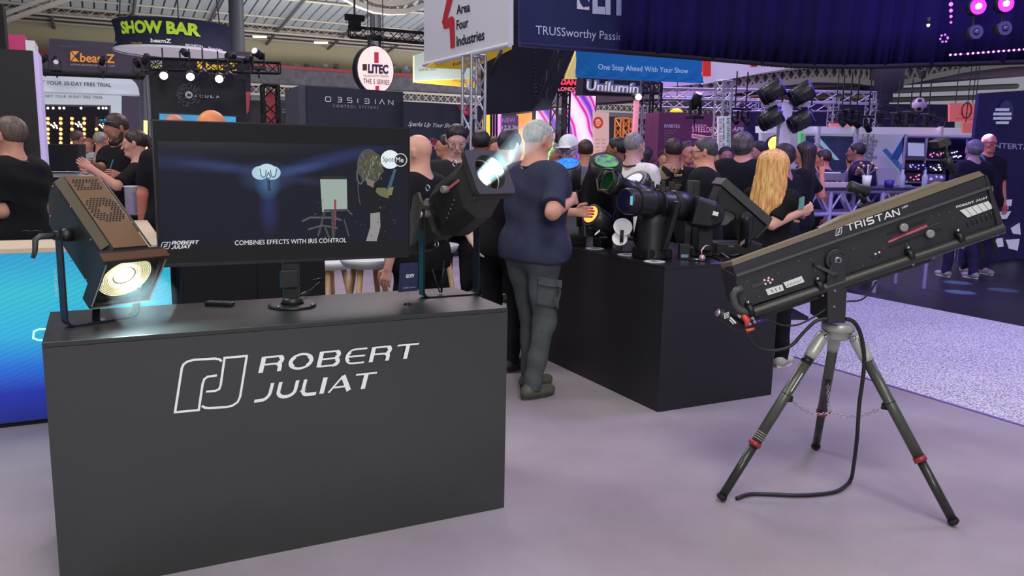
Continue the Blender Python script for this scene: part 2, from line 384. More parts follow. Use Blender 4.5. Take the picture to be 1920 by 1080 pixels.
def free_d(px, ytop, d, girth, vox):                 # keep people apart along their line of sight
    r_ = .17+.10*girth
    def ok(dd):
        g = PD(px, ytop, dd)
        for x, y, r2 in PLACED:
            if math.hypot(g[0]-x, g[1]-y) < r_+r2: return False
        for x0, x1, y0, y1 in AVOID:
            if x0-r_ < g[0] < x1+r_ and y0-r_ < g[1] < y1+r_: return False
        if BX0-r_ < g[0] < BX1+r_ and BY0-r_ < g[1] < BY1+r_: return False
        return True
    for k in range(40):
        for sg in (1, -1):
            dd = d+sg*k*.08
            if abs(dd-d) < max(.15, .3*d) and ok(dd): g = PD(px, ytop, dd); PLACED.append((g[0], g[1], r_)); return dd
    g = PD(px, ytop, d); PLACED.append((g[0], g[1], r_)); return d
def person(label, px, ytop, d, face, tone=(206, 150, 128), hair='short', hcol=(60, 48, 40), hcol2=None, top=(22, 22, 26), legs=(24, 24, 28), shoes=(30, 30, 30), girth=1., vox=.014,
           head=(0, 0), lh=None, rh=None, lean=0., rp=(.5, -.5, -.7), sleeve=.62, extra=(), group=None, tilt=0, h=None, stance=.11, loc=None, curl=.5, hs=1., hx=0., pant=None, hem=.0, feet=None, hc=None, zoff=0.):
    if loc is None:
        d = free_d(px, ytop, d, girth, vox); g = PD(px, ytop, d); loc = (g[0], g[1], zoff); h = h or g[2]-zoff
    az = CAM_YAW+R(face); s = h/1.75
    t = thing('person', label, 'person', loc, group); t.rotation_euler = (0, 0, -az)
    girth_ = girth*s
    Rl = Matrix.Rotation(-R(lean), 3, 'X')                     # lean forward about the hips
    hip = np.array([0, 0, .93*s])
    def U(x, y, z):
        v = Vector((x*s, y*s, z*s-hip[2])); v = Rl @ v; return np.array([v.x, v.y, v.z])+hip
    gx = girth
    NB = U(hx*.3, -.01, 1.47); HC = U(hx, .02, 1.635)
    hm = Matrix.Rotation(-R(head[0]), 3, 'Z') @ Matrix.Rotation(-R(head[1]), 3, 'X') @ Matrix.Rotation(R(tilt), 3, 'Y'); k = s*hs
    def Hd(x, y, z): v = hm @ Vector((x*k, y*k, z*k)); return HC+np.array([v.x, v.y, v.z])
    SL, SR = U(-.178*gx**.6, -.01, 1.415), U(.178*gx**.6, -.01, 1.415)
    up, fo = .285*s, .25*s
    dl, dr = U(-.25*gx, .03, .88), U(.25*gx, .03, .88)
    def tgt(v, dflt):
        if v is None: return dflt
        if isinstance(v, dict):
            p = Matrix.Rotation(az, 3, 'Z') @ Vector(np.array(v['w'])-np.array(loc)); return np.array(p[:])
        return np.array(v)*s
    WL, WR = tgt(lh, dl), tgt(rh, dr)
    EL, WL = ik(SL, WL, up, fo, (-.5, -.5, -.7)); ER, WR = ik(SR, WR, up, fo, rp)
    FT = feet or [(-stance, .02), (stance, -.02)]
    KN, AN = [], []
    for i, sx in enumerate((-1, 1)):
        fx, fy = FT[i]; an = np.array([fx*s, fy*s, .085*s]); hp = np.array([sx*.095*s*gx**.5, 0, .90*s]); kn, an = ik(hp, an, .415*s, .41*s, (sx*.1, 1, 0)); KN.append((hp, kn)); AN.append(an)
    pts = np.array([NB, HC, SL, SR, EL, ER, WL, WR, KN[0][1], KN[1][1], AN[0], AN[1]]); lo = pts.min(0)-.26*gx; hi = pts.max(0)+.26*gx; lo[2] = -.01; hi[2] = HC[2]+.2
    sk = .02*s
    # ---- skin
    B = Field(lo, hi, vox)
    B.cap(Hd(0, -.012, .035), Hd(0, -.012, .035), .078*k, k=.02*k, sq=(1, 1.22, 1.12)); B.cap(Hd(0, .02, -.01), Hd(0, .03, -.04), .062*k, .052*k, k=.03*k, sq=(1, 1.15, 1.1))
    B.cap(Hd(-.022, .062, -.088), Hd(.022, .062, -.088), .022*k, k=.03*k)
    B.cap(Hd(0, .088, .012), Hd(0, .112, -.026), .010*k, .014*k, k=.014*k); B.cap(Hd(-.034, .076, .03), Hd(.034, .076, .03), .014*k, k=.02*k)
    B.cap(Hd(-.016, .092, -.055), Hd(.016, .092, -.055), .009*k, k=.012*k)
    for sx in (-1, 1): B.cap(Hd(sx*.077, -.012, .022), Hd(sx*.077, -.006, -.015), .014*k, .010*k, k=.012*k); B.cap(Hd(sx*.04, .062, -.02), Hd(sx*.04, .062, -.02), .022*k, k=.02*k)
    B.cap(NB+np.array([0, 0, -.05*s]), HC+(Hd(0, -.02, -.05)-HC), .066*s*gx**.3, .058*s, k=.03*s)
    tor = [((-.10, 0, 1.36), (.10, 0, 1.36), .115, .115, (1, .8, 1)), ((-.05, .01, 1.22), (.05, .01, 1.22), .125, .125, (1, .82, 1)), ((-.04, .015, 1.07), (.04, .015, 1.07), .118, .118, (1, .85, 1)), ((-.07, 0, .95), (.07, 0, .95), .115, .115, (1, .9, 1))]
    def torso(Fd, e, gy=0., j0=0):
        for a, b, ra, rb, sq in tor[j0:]:
            Fd.cap(U(a[0]*gx, a[1]+gy*(a[2] < 1.3)*.5, a[2]), U(b[0]*gx, b[1]+gy*(a[2] < 1.3)*.5, b[2]), (ra*gx+e)*s, k=.08*s, sq=sq)
    torso(B, -.012)
    for S_, E_, W_ in ((SL, EL, WL), (SR, ER, WR)):
        B.cap(S_, E_, .052*s, .040*s*gx**.4, k=.03*s); B.cap(E_, W_, .042*s*gx**.4, .027*s, k=.015*s)
    for (hp, kn), an in zip(KN, AN): B.cap(hp, kn, .075*s, .052*s, k=.04*s); B.cap(kn, an, .052*s, .036*s, k=.03*s); B.cap(an, an+np.array([0, .1*s, -.045*s]), .035*s, .025*s, k=.03*s)
    hands = MB()
    for W_, E_, sx in ((WL, EL, -1), (WR, ER, 1)):
        dv = W_-E_; dv /= np.linalg.norm(dv); inn = np.array([-sx, .3, 0.]); nrm = inn-dv*(inn@dv); nrm /= np.linalg.norm(nrm); sd = np.cross(dv, nrm); sd /= np.linalg.norm(sd)
        if sd@np.array([0, 1., .3]) < 0: sd = -sd
        for j in range(4): f_ = (j-1.5)*.019*s; B.cap(W_+dv*.01*s+sd*f_*.5, W_+dv*.075*s+sd*f_, .014*s, .012*s, k=.012*s)
        for j, Ln in enumerate((.066, .078, .074, .06)):
            p = W_+dv*.072*s+sd*(1.5-j)*.019*s; q_ = [p]; dd = dv.copy()
            for g_, fr in enumerate((.42, .33, .25)):
                an_ = curl*(.5+.5*g_); dd = dd*math.cos(an_)+nrm*math.sin(an_); dd /= np.linalg.norm(dd); p = p+dd*Ln*s*fr; q_.append(p)
            hands.tube(q_, [.0095*s, .009*s, .0082*s, .0065*s], 7)
        p = W_+dv*.02*s+sd*.022*s; q_ = [p, p+(dv*.5+sd*.75+nrm*.3)*.035*s, p+(dv*.5+sd*.75+nrm*.3)*.035*s+(dv*.85+sd*.2+nrm*.45)*.03*s, p+(dv*.5+sd*.75+nrm*.3)*.035*s+(dv*.85+sd*.2+nrm*.45)*.052*s]
        hands.tube(q_, [.012*s, .0115*s, .0105*s, .008*s], 7)
    V, Q = B.mesh(); n0 = len(V); V = np.concatenate([V, np.array(hands.v)]); 
    fq = [f for f in hands.f if len(f) == 4]; Q = np.concatenate([Q, np.array(fq)+n0])
    np_mesh('body', V, Q, skin(tone), t)
    # ---- top
    if top is not None:
        Fd = Field(lo, hi, vox); e = .012
        torso(Fd, e); hz = U(0, 0, 1.0-hem)[2]
        a, b = U(-.075*gx, .012, .90-hem), U(.075*gx, .012, .90-hem); Fd.cap(a, b, (.118*gx+.016)*s, k=.09*s, sq=(1, .9, 1))
        if girth > 1.1: Fd.cap(U(0, .05*girth, 1.08), U(0, .05*girth, 1.0), .125*gx*s, k=.08*s)
        for S_, E_, W_ in ((SL, EL, WL), (SR, ER, WR)):
            if sleeve <= 1: Fd.cap(S_, S_+(E_-S_)*sleeve*1.25, .066*s*gx**.5, .062*s*gx**.5, k=.035*s, cut=True)
            else: Fd.cap(S_, E_, .064*s, .055*s, k=.035*s); Fd.cap(E_, W_, .052*s, .042*s, k=.015*s, cut=True)
        hb = U(0, 0, .86-hem); Fd.clip(hb, (0, 0, -1)); Fd.folds((.0065 if vox < .0095 else .0035)*s, 26, seed=px*.1)
        Fd.cap(NB+np.array([0, .01, .0]), NB+np.array([0, .02, .2]), .062*s, k=.012*s, sub=True)
        V, Q = Fd.mesh(); np_mesh('shirt', V, Q, cloth(top), t)
    # ---- legs
    lo2 = lo.copy(); hi2 = hi.copy(); hi2[2] = 1.12*s; Fd = Field(lo2, hi2, vox)
    for a, b, ra, rb, sq in tor[3:]: Fd.cap(U(a[0]*gx, a[1], a[2]), U(b[0]*gx, b[1], b[2]), (ra*gx+.004)*s, k=.05*s, sq=sq)
    for (hp, kn), an in zip(KN, AN): Fd.cap(hp, kn, .095*s*gx**.6, .07*s, k=.04*s); Fd.cap(kn, an+np.array([0, 0, -.03*s]), .07*s, .057*s, k=.035*s, cut=True)
    Fd.folds((.0065 if vox < .0095 else .004)*s, 34, seed=px*.3); V, Q = Fd.mesh(); np_mesh('trousers', V, Q, cloth(legs, 'denim'), t)
    for i, an in enumerate(AN):
        Fd = Field(an-np.array([.09, .13, .12])*s, an+np.array([.09, .26, .1])*s, min(vox, .011)); b0 = np.array([an[0], an[1], 0])
        Fd.cap(b0+np.array([0, -.035, .045])*s, b0+np.array([0, .15, .035])*s, .045*s, .042*s, k=.03*s, sq=(1, 1, .9)); Fd.cap(b0+np.array([0, -.01, .06])*s, b0+np.array([0, .0, .11])*s, .045*s, .042*s, k=.03*s)
        Fd.clip((0, 0, .004), (0, 0, -1)); V, Q = Fd.mesh(); sh = np_mesh('shoe', V, Q, mat('shoe_%d_%d_%d' % tuple(shoes), shoes, .6, mott=.2, scale=25), t)
        if vox < .009:
            lc_ = MB()
            for j in range(4): yy = .045+.022*j; zz = .094-.011*j; lc_.tube([b0+np.array([-.026, yy, zz-.008])*s, b0+np.array([0, yy+.006, zz+.001])*s, b0+np.array([.026, yy, zz-.008])*s], .0032, 5)
            me = bpy.data.meshes.new('laces'); me.from_pydata(lc_.v, [], lc_.f); me.materials.append(mat('lace_cord', (130, 128, 118), .7)); o = bpy.data.objects.new('laces', me); COL.objects.link(o); o.parent = sh
        so = MB(); pol = [b0+np.array([.047*math.cos(a)*(1 if math.sin(a) > 0 else .85), .055+.135*math.sin(a), .0])*s for a in np.linspace(0, 2*math.pi, 17)[:-1]]; so.prism(pol, (0, 0, .02*s))
        q_ = so; me = bpy.data.meshes.new('sole'); me.from_pydata(so.v, [], so.f); me.materials.append(mat('sole_grey' if sum(shoes) < 300 else 'sole_white', (60, 58, 55) if sum(shoes) < 300 else (225, 225, 220), .7)); o = bpy.data.objects.new('sole', me); COL.objects.link(o); o.parent = sh
    # ---- hair
    if hair not in ('bald', 'cap'):
        Fd = Field(HC-np.array([.17, .19, .5])*k, HC+np.array([.17, .19, .19])*k, min(vox, .010)); Hd_ = Hd
        Fd.cap(Hd(0, -.016, .040), Hd(0, -.016, .040), .0835*k, k=.02*k, sq=(1.01, 1.21, 1.12))
        nf = np.array((hm @ Vector((0, .80, -.60)))[:]); Fd.taper(Hd(0, .058, .045), nf, .02*k, .006*k); dn = np.array((hm @ Vector((0, .35, -.94)))[:]); Fd.taper(Hd(0, -.05, -.055), dn, .03*k, .005*k)
        if hair in ('long', 'bob'):
            L_ = .30 if hair == 'long' else .17
            for sx in (-1, -.5, 0, .5, 1): Fd.cap(Hd(sx*.050, -.035-.035*(1-abs(sx)), .035), Hd(sx*.092, -.055-.030*(1-abs(sx)), -L_+.05*abs(sx)+.02*math.sin(sx*7)), .050*k, (.030+.008*math.cos(sx*5))*k, k=.045*k)
        if hair == 'pony': Fd.cap(Hd(0, -.115, .05), Hd(0, -.15, -.05), .028*k, .034*k, k=.02*k); Fd.cap(Hd(0, -.15, -.05), Hd(0, -.13, -.26), .034*k, .014*k, k=.02*k)
        if hair == 'curly': Fd.cap(Hd(0, -.025, .05), Hd(0, -.035, .02), .090*k, k=.02*k, sq=(1.03, 1.1, 1)); Fd.taper(Hd(0, .045, .045), nf, .02*k, .008*k); Fd.folds(.0028*k, 95, seed=px)
        Fd.strands((.0028 if hair in ('long', 'bob', 'pony') else .0012)*k, HC, seed=px); V, Q = Fd.mesh(); np_mesh('hair', V, Q, hairmat(hcol, hcol2), t)
    if hair == 'cap':
        Fd = Field(HC-np.array([.2, .25, .1])*k, HC+np.array([.2, .25, .2])*k, .009); Fd.cap(Hd(0, -.012, .045), Hd(0, -.012, .045), .088*k, k=.02*k, sq=(1, 1.2, 1.1)); nd = np.array((hm @ Vector((0, 0, -1)))[:]); Fd.clip(Hd(0, 0, .04), nd)
        Fd.cap(Hd(-.03, .12, .05), Hd(.03, .12, .05), .048*k, k=.01*k, sq=(1, 1.1, .16)); V, Q = Fd.mesh(); np_mesh('cap', V, Q, cloth(hcol, 'capcloth'), t)
    def kid(q, name, m):
        me = bpy.data.meshes.new(name); me.from_pydata(q.v, [], q.f); me.materials.append(m); me.polygons.foreach_set('use_smooth', q.sm); me.update(); o = bpy.data.objects.new(name, me); COL.objects.link(o); o.parent = t; return o
    if 'eyes' in extra:
        for sx in (-1, 1):
            e = MB().ball(Hd(sx*.031, .080, .014), .0125*k, 10, 8); eo = kid(e, 'eye', mat('eye_white', (230, 226, 220), .2))
            i = MB().ball(Hd(sx*.031, .0865, .013), .0075*k, 8, 6); io = kid(i, 'iris', mat('iris_dark', (40, 28, 22), .2)); io.parent = eo
    if 'glasses' in extra:
        g_ = MB()
        for sx in (-1, 1): g_.tube([Hd(sx*.034+.026*math.cos(a), .103, .012+.019*math.sin(a)) for a in np.linspace(0, 2*math.pi, 13)[:-1]], .0026*k, 5, closed=True); g_.tube([Hd(sx*.06, .10, .018), Hd(sx*.082, .0, .018)], .0026*k, 5)
        g_.tube([Hd(-.01, .108, .014), Hd(.01, .108, .014)], .0026*k, 5); kid(g_, 'glasses', BLKG)
    if 'shades' in extra:
        g_ = MB()
        for sx in (-1, 1): g_.ball(Hd(sx*.035, .07, .105), .026*k, 10, 6, (1, .5, .7))
        g_.tube([Hd(-.08, .01, .07), Hd(-.05, .07, .1), Hd(.05, .07, .1), Hd(.08, .01, .07)], .004*k, 5); kid(g_, 'sunglasses', mat('blue_mirror', (60, 150, 190), .1, .6))
    if 'beard' in extra:
        Fd = Field(HC-np.array([.14, .14, .2])*k, HC+np.array([.14, .2, .05])*k, .009); Fd.cap(Hd(-.03, .066, -.08), Hd(.03, .066, -.08), .036*k, k=.02*k)
        for sx in (-1, 1): Fd.cap(Hd(sx*.05, .03, -.07), Hd(sx*.066, .0, -.02), .022*k, .012*k, k=.02*k)
        V, Q = Fd.mesh(); np_mesh('beard', V, Q, hairmat(hcol), t)
    for e in extra:
        if isinstance(e, tuple) and e[0] == 'lanyard':
            q = MB(); z0 = U(0, .13*gx, 1.10)
            for sx in (-1, 1): q.tube([U(sx*.062, -.075, 1.475), U(sx*.08, .01, 1.492), U(sx*.07, .105*gx, 1.36), U(sx*.03, .13*gx+.01, 1.2), z0+np.array([0, .02, 0])], .008*s, 5)
            q.tube([U(-.062, -.075, 1.475), U(0, -.098, 1.468), U(.062, -.075, 1.475)], .008*s, 5); kid(q, 'lanyard', mat('lanyard_%d_%d_%d' % e[1], e[1], .5))
    return t
# ---------------------------------------------------------------- the hall: floors
def slab(name, a, b, m):
    q = MB().box(a, b); return struct(q.build(name, m))
slab('floor', (-18, -4, -.1), (40, 62, 0), mat('grey_carpet', (150, 141, 150), .95, col2=(168, 160, 166), scale=1.6, bump=.5, bscale=260, spec=.1))
def speckle():
    m = mat('speckled_carpet', (180, 174, 190), .95, bump=.6, bscale=160, spec=.1); nt = m.node_tree; b = nt.nodes['Principled BSDF']
    tc = nt.nodes.new('ShaderNodeTexCoord'); n = nt.nodes.new('ShaderNodeTexNoise'); n.inputs['Scale'].default_value = 75; n.inputs['Detail'].default_value = 3
    r = nt.nodes.new('ShaderNodeValToRGB'); r.color_ramp.elements[0].position = .4; r.color_ramp.elements[1].position = .55
    r.color_ramp.elements[0].color = (*lin((128, 124, 138)), 1); r.color_ramp.elements[1].color = (*lin((222, 220, 228)), 1)
    nt.links.new(tc.outputs['Object'], n.inputs['Vector']); nt.links.new(n.outputs['Fac'], r.inputs[0]); nt.links.new(r.outputs[0], b.inputs['Base Color']); return m
slab('floor_speckled', (4.972, -3, 0), (8.05, 30, .006), speckle())
slab('floor_stage', (8.05, -3, 0), (30, 30, .009), mat('stage_floor', (26, 24, 40), .42, spec=.5))
slab('trim_1', (4.955, -3, 0), (4.972, 30, .008), mat('edge_tape', (120, 100, 170), .6))

# roof: far end wall with gallery, glazed slope, purlins, arches and columns
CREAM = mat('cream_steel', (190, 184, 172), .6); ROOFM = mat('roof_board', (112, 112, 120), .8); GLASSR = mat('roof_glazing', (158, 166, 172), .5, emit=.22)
GREYST = mat('grey_steel', (112, 114, 124), .6); DARKW = mat('dark_void', (58, 56, 66), .9)
YB = 46.0
struct(MB().box((-25, YB, 0), (55, YB+.3, 5.0)).build('wall_back', DARKW))
struct(MB().box((-25, YB+.05, 5.0), (55, YB+.4, 7.6)).build('wall_gallery', mat('gallery_wall', (176, 170, 140), .8)))
def RP(x, t): return np.array([x, YB-t, 7.4+t*.10])          # point of the slope, t metres towards the camera
q = MB(); q.hexa([RP(-25, -1), RP(55, -1), RP(55, 30), RP(-25, 30), RP(-25, -1)+[0, 0, .2], RP(55, -1)+[0, 0, .2], RP(55, 30)+[0, 0, .2], RP(-25, 30)+[0, 0, .2]])
ceil = struct(q.build('ceiling', ROOFM))
for r0_, r1_, n_ in ((3.75, 4.95, 60), (5.2, 8.1, 60), (8.6, 11.5, 50)):
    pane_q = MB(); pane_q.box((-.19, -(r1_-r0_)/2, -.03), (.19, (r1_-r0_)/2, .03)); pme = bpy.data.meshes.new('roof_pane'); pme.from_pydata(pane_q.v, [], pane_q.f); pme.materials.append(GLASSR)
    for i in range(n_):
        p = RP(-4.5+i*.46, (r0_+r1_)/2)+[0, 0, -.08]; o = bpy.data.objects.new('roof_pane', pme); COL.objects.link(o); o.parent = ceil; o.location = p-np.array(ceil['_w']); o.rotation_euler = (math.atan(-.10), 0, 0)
for i, t_ in enumerate((.5, 1.3, 2.2, 2.6, 3.6, 5.08, 8.3, 11.8, 14, 17, 20, 24)):
    rod(ceil, 'purlin', RP(-25, t_)+[0, 0, -.12], RP(55, t_)+[0, 0, -.12], .055, CREAM)
for x in np.arange(-8, 42, 3.3):
    rod(ceil, 'rafter', RP(x, -.5)+[0, 0, -.25], RP(x, 30)+[0, 0, -.25], .07, GREYST)
# inner columns and lattice arches of the roof
for i, (px, d, r) in enumerate(((452, 30, .26), (706, 36, .24))):
    a = PD(px, 285, d); c = struct(MB().lathe((a[0], a[1], 0), (a[0], a[1], 13), [(0, r*1.5), (.02, r), (.88, r), (.90, r*1.6), (.93, r*2.2), (1, r*2.2)], 16).build('trim_2' if i == 0 else 'trim_3', mat('column_paint', (50, 52, 62), .5)))
def lattice(name, pts, dep, m, n, bw=.07, solo=False, side=(0, 1, 0), par=None):
    """girder between two parallel curves: pts is a list of (top, bottom) 3-D points"""
    top = [np.array(a, float) for a, b in pts]; bot = [np.array(b, float) for a, b in pts]
    q = MB(); S_ = np.array(side)*dep/2
    for c_ in (top, bot):
        for i in range(len(c_)-1):
            a, b = c_[i], c_[i+1]; u = np.array([0, 0, 1.])
            q.hexa([a-S_-u*bw, a+S_-u*bw, b+S_-u*bw, b-S_-u*bw, a-S_+u*bw, a+S_+u*bw, b+S_+u*bw, b-S_+u*bw])
    g = struct(q.build(name, m)); f = lambda c_, t: c_[min(int(t*(len(c_)-1)), len(c_)-2)]*(1-(t*(len(c_)-1)-min(int(t*(len(c_)-1)), len(c_)-2)))+c_[min(int(t*(len(c_)-1)), len(c_)-2)+1]*(t*(len(c_)-1)-min(int(t*(len(c_)-1)), len(c_)-2))
    lq = MB()
    for i in range(n):
        t0, t1 = i/n, (i+1)/n
        for a, b in ((f(top, t0), f(bot, t1)), (f(bot, t0), f(top, t1))):
            if solo: rod(g, 'lattice_bar', a, b, bw*.55, m)
            else: lq.rod(a, b, bw*.55, 4)
    if not solo: lq.build('lattice', m, g, kind='stuff')
    return g
gy = YB-1.5
def gal(px0, px1, py_t, py_b, d=44, n=20):
    P_ = Plane((0, gy, 0), (0, 1, 0)); a, b = P_.at(px0, py_t), P_.at(px1, py_t); c = P_.at(px0, py_b); return a, b, c
P_ = Plane((0, gy, 0), (0, 1, 0))
# gallery: deck front (lattice), mesh parapet, red rail
za = P_.at(800, 176)[2]; zb = P_.at(800, 192)[2]; xs = np.linspace(-6, 52, 30)
lattice('trim_4', [((x, gy, za), (x, gy, zb)) for x in xs], .2, CREAM, 130, .06)
zr = P_.at(800, 145)[2]
struct(MB().box((-8, gy+.1, za), (54, gy+.2, zr)).build('wall_parapet', mat('parapet_mesh', (92, 92, 102), .7, mott=.25, scale=3)))
struct(MB().box((-8, gy-.02, zr-.02), (54, gy+.25, zr+.14)).build('trim_5', mat('red_rail', (150, 52, 66), .5)))
struct(MB().box((-25, gy+.3, zb-.3), (54, YB, za-.1)).build('floor_gallery', GREYST))
# strip lamps under the far roof
for px, py in ((487, 68), (602, 79)):
    t = thing('strip_lamp', 'lit strip lamp under the far roof, %s' % ('the one nearer the show bar drum' if px < 500 else 'the one nearer the white round sign'), 'lamp', PD(px, py, 38)); MB().fbox(PD(px, py+1, 38), R0, F0, (0, 0, 1), .30, .06, .035).build('tube', mat('strip_lamp_glow', (255, 240, 215), emit=2.2), t)
    for k in (-.2, .2): rod(t, 'wire', PD(px, py, 38)+R0*k, PD(px, py, 38)+R0*k+[0, 0, 1.05], .006, GREYST)
# arched girders high at the top, in front of the far roof
AR = mat('arch_steel', (186, 180, 172), .6)
pa = Plane(PD(700, 50, 30), (0, 1, 0))
cur = [((pa.at(660+i*14, -40+(i*1.0)**1.55*1.0)), (pa.at(640+i*16, -15+(i*1.0)**1.62*1.05))) for i in range(0, 14)]
lattice('trim_6', [(pa.at(x, y0), pa.at(x, y1)) for x, y0, y1 in ((610, -60, -30), (640, -34, -8), (670, -12, 8), (700, 2, 19), (730, 8, 23), (760, 5, 22), (800, -14, 8), (840, -40, -14))], .3, AR, 14, .09, solo=True)
pb = Plane(PD(300, 30, 34), (0, 1, 0))
lattice('trim_7', [(pb.at(x, y0), pb.at(x, y1)) for x, y0, y1 in ((-20, 38, 50), (60, 8, 22), (130, -18, -2), (200, -45, -28))], .3, AR, 10, .08, solo=True)
lattice('trim_8', [(RP(x, 3.1)+[0, 0, -.05], RP(x, 3.1)+[0, 0, -.38]) for x in np.linspace(-8, 34, 22)], .1, CREAM, 90, .035)
# right: near cream arches carrying the gallery
pr = Plane(PD(1500, 150, 24), (0, 1, 0))
cv = [(1225, 160, 180), (1300, 153, 176), (1380, 140, 169), (1450, 130, 157), (1520, 122, 150), (1590, 119, 152), (1635, 120, 158)]
lattice('trim_9', [(pr.at(x, a), pr.at(x, b)) for x, a, b in cv], .4, CREAM, 26, .08, solo=True)
cv = [(1672, 120, 158), (1730, 114, 146), (1800, 108, 132), (1880, 104, 122), (1960, 100, 118)]
lattice('trim_10', [(pr.at(x, a), pr.at(x, b)) for x, a, b in cv], .4, CREAM, 14, .08, solo=True)
a = pr.at(1653, 160); zc = a[2]
struct(MB().lathe((a[0], a[1], 0), (a[0], a[1], zc+1.2), [(0, .3), (.03, .26), (zc/(zc+1.2)-.10, .26), (zc/(zc+1.2)-.09, .36), (zc/(zc+1.2)-.05, .34), (zc/(zc+1.2)-.02, .62), (1, .62)], 16).build('trim_11', mat('pier_paint', (96, 86, 120), .6)))
struct(MB().hexa([pr.at(1300, 178), pr.at(1990, 138), pr.at(1990, 138)+[0, 12, .0], pr.at(1300, 178)+[0, 12, .0], pr.at(1300, 120)+[0, .2, 0], pr.at(1990, 90)+[0, .2, 0], pr.at(1990, 90)+[0, 12, 0], pr.at(1300, 120)+[0, 12, 0]]).build('ceiling_gallery', mat('gallery_soffit', (150, 128, 150), .8)))
for k, (y0, y1) in enumerate(((176, 158), (190, 176), (204, 196))):
    a, b = pr.at(1480, y0)+[0, 1+k, 0], pr.at(1960, y1)+[0, 1+k, 0]; rod(None, 'trim_%d' % (12+k), a, b, .09, CREAM)['kind'] = 'structure'

# ---------------------------------------------------------------- left background stands
WORD = lambda c, e=0: mat('print_%d_%d_%d_%d' % (*c, int(e*10)), c, .5, emit=e) if e else mat('print_%d_%d_%d' % c, c, .5)
pl = YP(200, 110, 21)
t = thing('banner_wall', 'wide dusky banner wall with two orange logos behind the left stands', 'banner', pl.at(200, 285)*[1, 1, 0])
def wallboard(px, m, nm='panel', off=0.): return board(nm, Plane(pl.p+pl.toward()*off, pl.n), px, m, .1, t)
wallboard([(92, 290), (92, 72), (470, 98), (470, 290)], mat('dusky_print', (92, 88, 104), .7, col2=(116, 104, 128), scale=.35))
wallboard([(272, 290), (272, 100), (470, 112), (470, 290)], mat('dark_print', (44, 42, 60), .7), off=.12)
ORG = WORD((232, 150, 62), .5); YEL = WORD((240, 196, 60), .5)
def beamlogo(x0, y0, x1, y1, m, cap, tcol):
    sl = (y1-y0)/(x1-x0); L = (x1-x0)
    f = lambda u, v: (x0+L*u, y0+sl*L*u-v)
    q = MB(); pp = Plane(pl.p+pl.toward()*.14, pl.n)
    q.add([pp.at(*f(0, cap*1.3)), pp.at(*f(0, 0)), pp.at(*f(.09, cap*.65))], [(0, 1, 2)]); q.add([pp.at(*f(.03, cap*1.3)), pp.at(*f(.2, cap*1.3)), pp.at(*f(.1, cap*.75))], [(0, 1, 2)]); q.add([pp.at(*f(.03, 0)), pp.at(*f(.2, 0)), pp.at(*f(.1, cap*.55))], [(0, 1, 2)])
    q.build('logo_mark', m, t); tx(t, 'beamZ', pp, f(.22, 0), f(1, 0), f(.22, cap*1.05), tcol, bold=.02)
    tx(t, 'WWW.BEAMZLIGHTING.COM', pp, f(0, -7.5), f(1, -7.5), f(0, -4), WHT, sp=1.1)
beamlogo(132, 115, 215, 118, ORG, 15, ORG); beamlogo(370, 129, 444, 132, YEL, 13, YEL)
pp = Plane(pl.p+pl.toward()*.14, pl.n)
tx(t, 'BEAMZ', pp, (281, 111), (306, 112), (281, 105), YEL, bold=.04); tx(t, 'MADE', pp, (281, 119), (306, 120), (281, 113), WHT, bold=.04); tx(t, 'EAZY', pp, (281, 127), (306, 128), (281, 121), WORD((220, 225, 150), .3), bold=.04)
tx(t, 'tronios', pp, (440, 107), (460, 109), (440, 103), WHT, bold=.02)
tx(t, 'DENNON', pp, (113, 88), (148, 89), (113, 85), WORD((140, 134, 150)), sp=1.6)

# show bar drum
d = 16; NAVY = mat('navy_fabric', (40, 46, 62), .85, spec=.2)
cc = PD(326, 68, d); cx, cy = cc[0], cc[1]; zt = PD(326, 48, d)[2]; zb_ = PD(326, 99, d)[2]; rr = 101/CAM_F*d
t = thing('hanging_drum_sign', 'round navy hanging sign with green lettering and pale underside above the left stands', 'sign', (cx, cy, zb_))
prof = [(k/10, rr*(1-.05*math.sin(math.pi*k/10))) for k in range(11)]
dr = MB().lathe((cx, cy, zb_), (cx, cy, zt), prof, 64, caps=False).build('fabric_drum', NAVY, t)
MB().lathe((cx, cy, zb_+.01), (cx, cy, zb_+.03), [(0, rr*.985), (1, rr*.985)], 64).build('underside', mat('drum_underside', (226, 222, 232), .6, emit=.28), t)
MB().lathe((cx, cy, zb_-.02), (cx, cy, zb_+.02), [(0, rr), (1, rr), ], 64, caps=False).build('lower_rim', WHT, t)
MB().lathe((cx, cy, zt-.03), (cx, cy, zt), [(0, rr*.99), (1, rr*.99)], 64).build('top_cover', NAVY, t)
for a_ in (30, 150, 270): rod(t, 'hanging_wire', (cx+rr*math.cos(R(a_)), cy+rr*math.sin(R(a_)), zt), (cx+rr*.6*math.cos(R(a_)), cy+rr*.6*math.sin(R(a_)), zt+4), .012, DSTEEL)
def on_drum(s, pa_, pb_, py, cap, m, bold=0., sp=1.):
    V, F = text_mesh(s, sp, bold); x0, x1 = V[:, 0].min(), V[:, 0].max(); H = text_mesh('H')[0][:, 1].max(); q = MB(); vs = []
    th0 = math.atan2(F0[1], F0[0])
    for v in V:
        px = pa_+(pb_-pa_)*(v[0]-x0)/(x1-x0); u = max(-.99, min(.99, (px-326)/101.)); ang = math.asin(u); z = PD(326, py, d-rr)[2]+(v[1]/H)*cap/CAM_F*(d-rr); 
        tt = (z-zb_)/(zt-zb_); rad = rr*(1-.05*math.sin(math.pi*min(1, max(0, tt))))+.015
        dirv = -F0*math.cos(ang)+R0*math.sin(ang); vs.append([cx+dirv[0]*rad, cy+dirv[1]*rad, z])
    q.add(vs, F); q.build('lettering', m, t)
on_drum('SHOW BAR', 267, 402, 61, 19, WORD((168, 205, 50), .25), bold=.05)
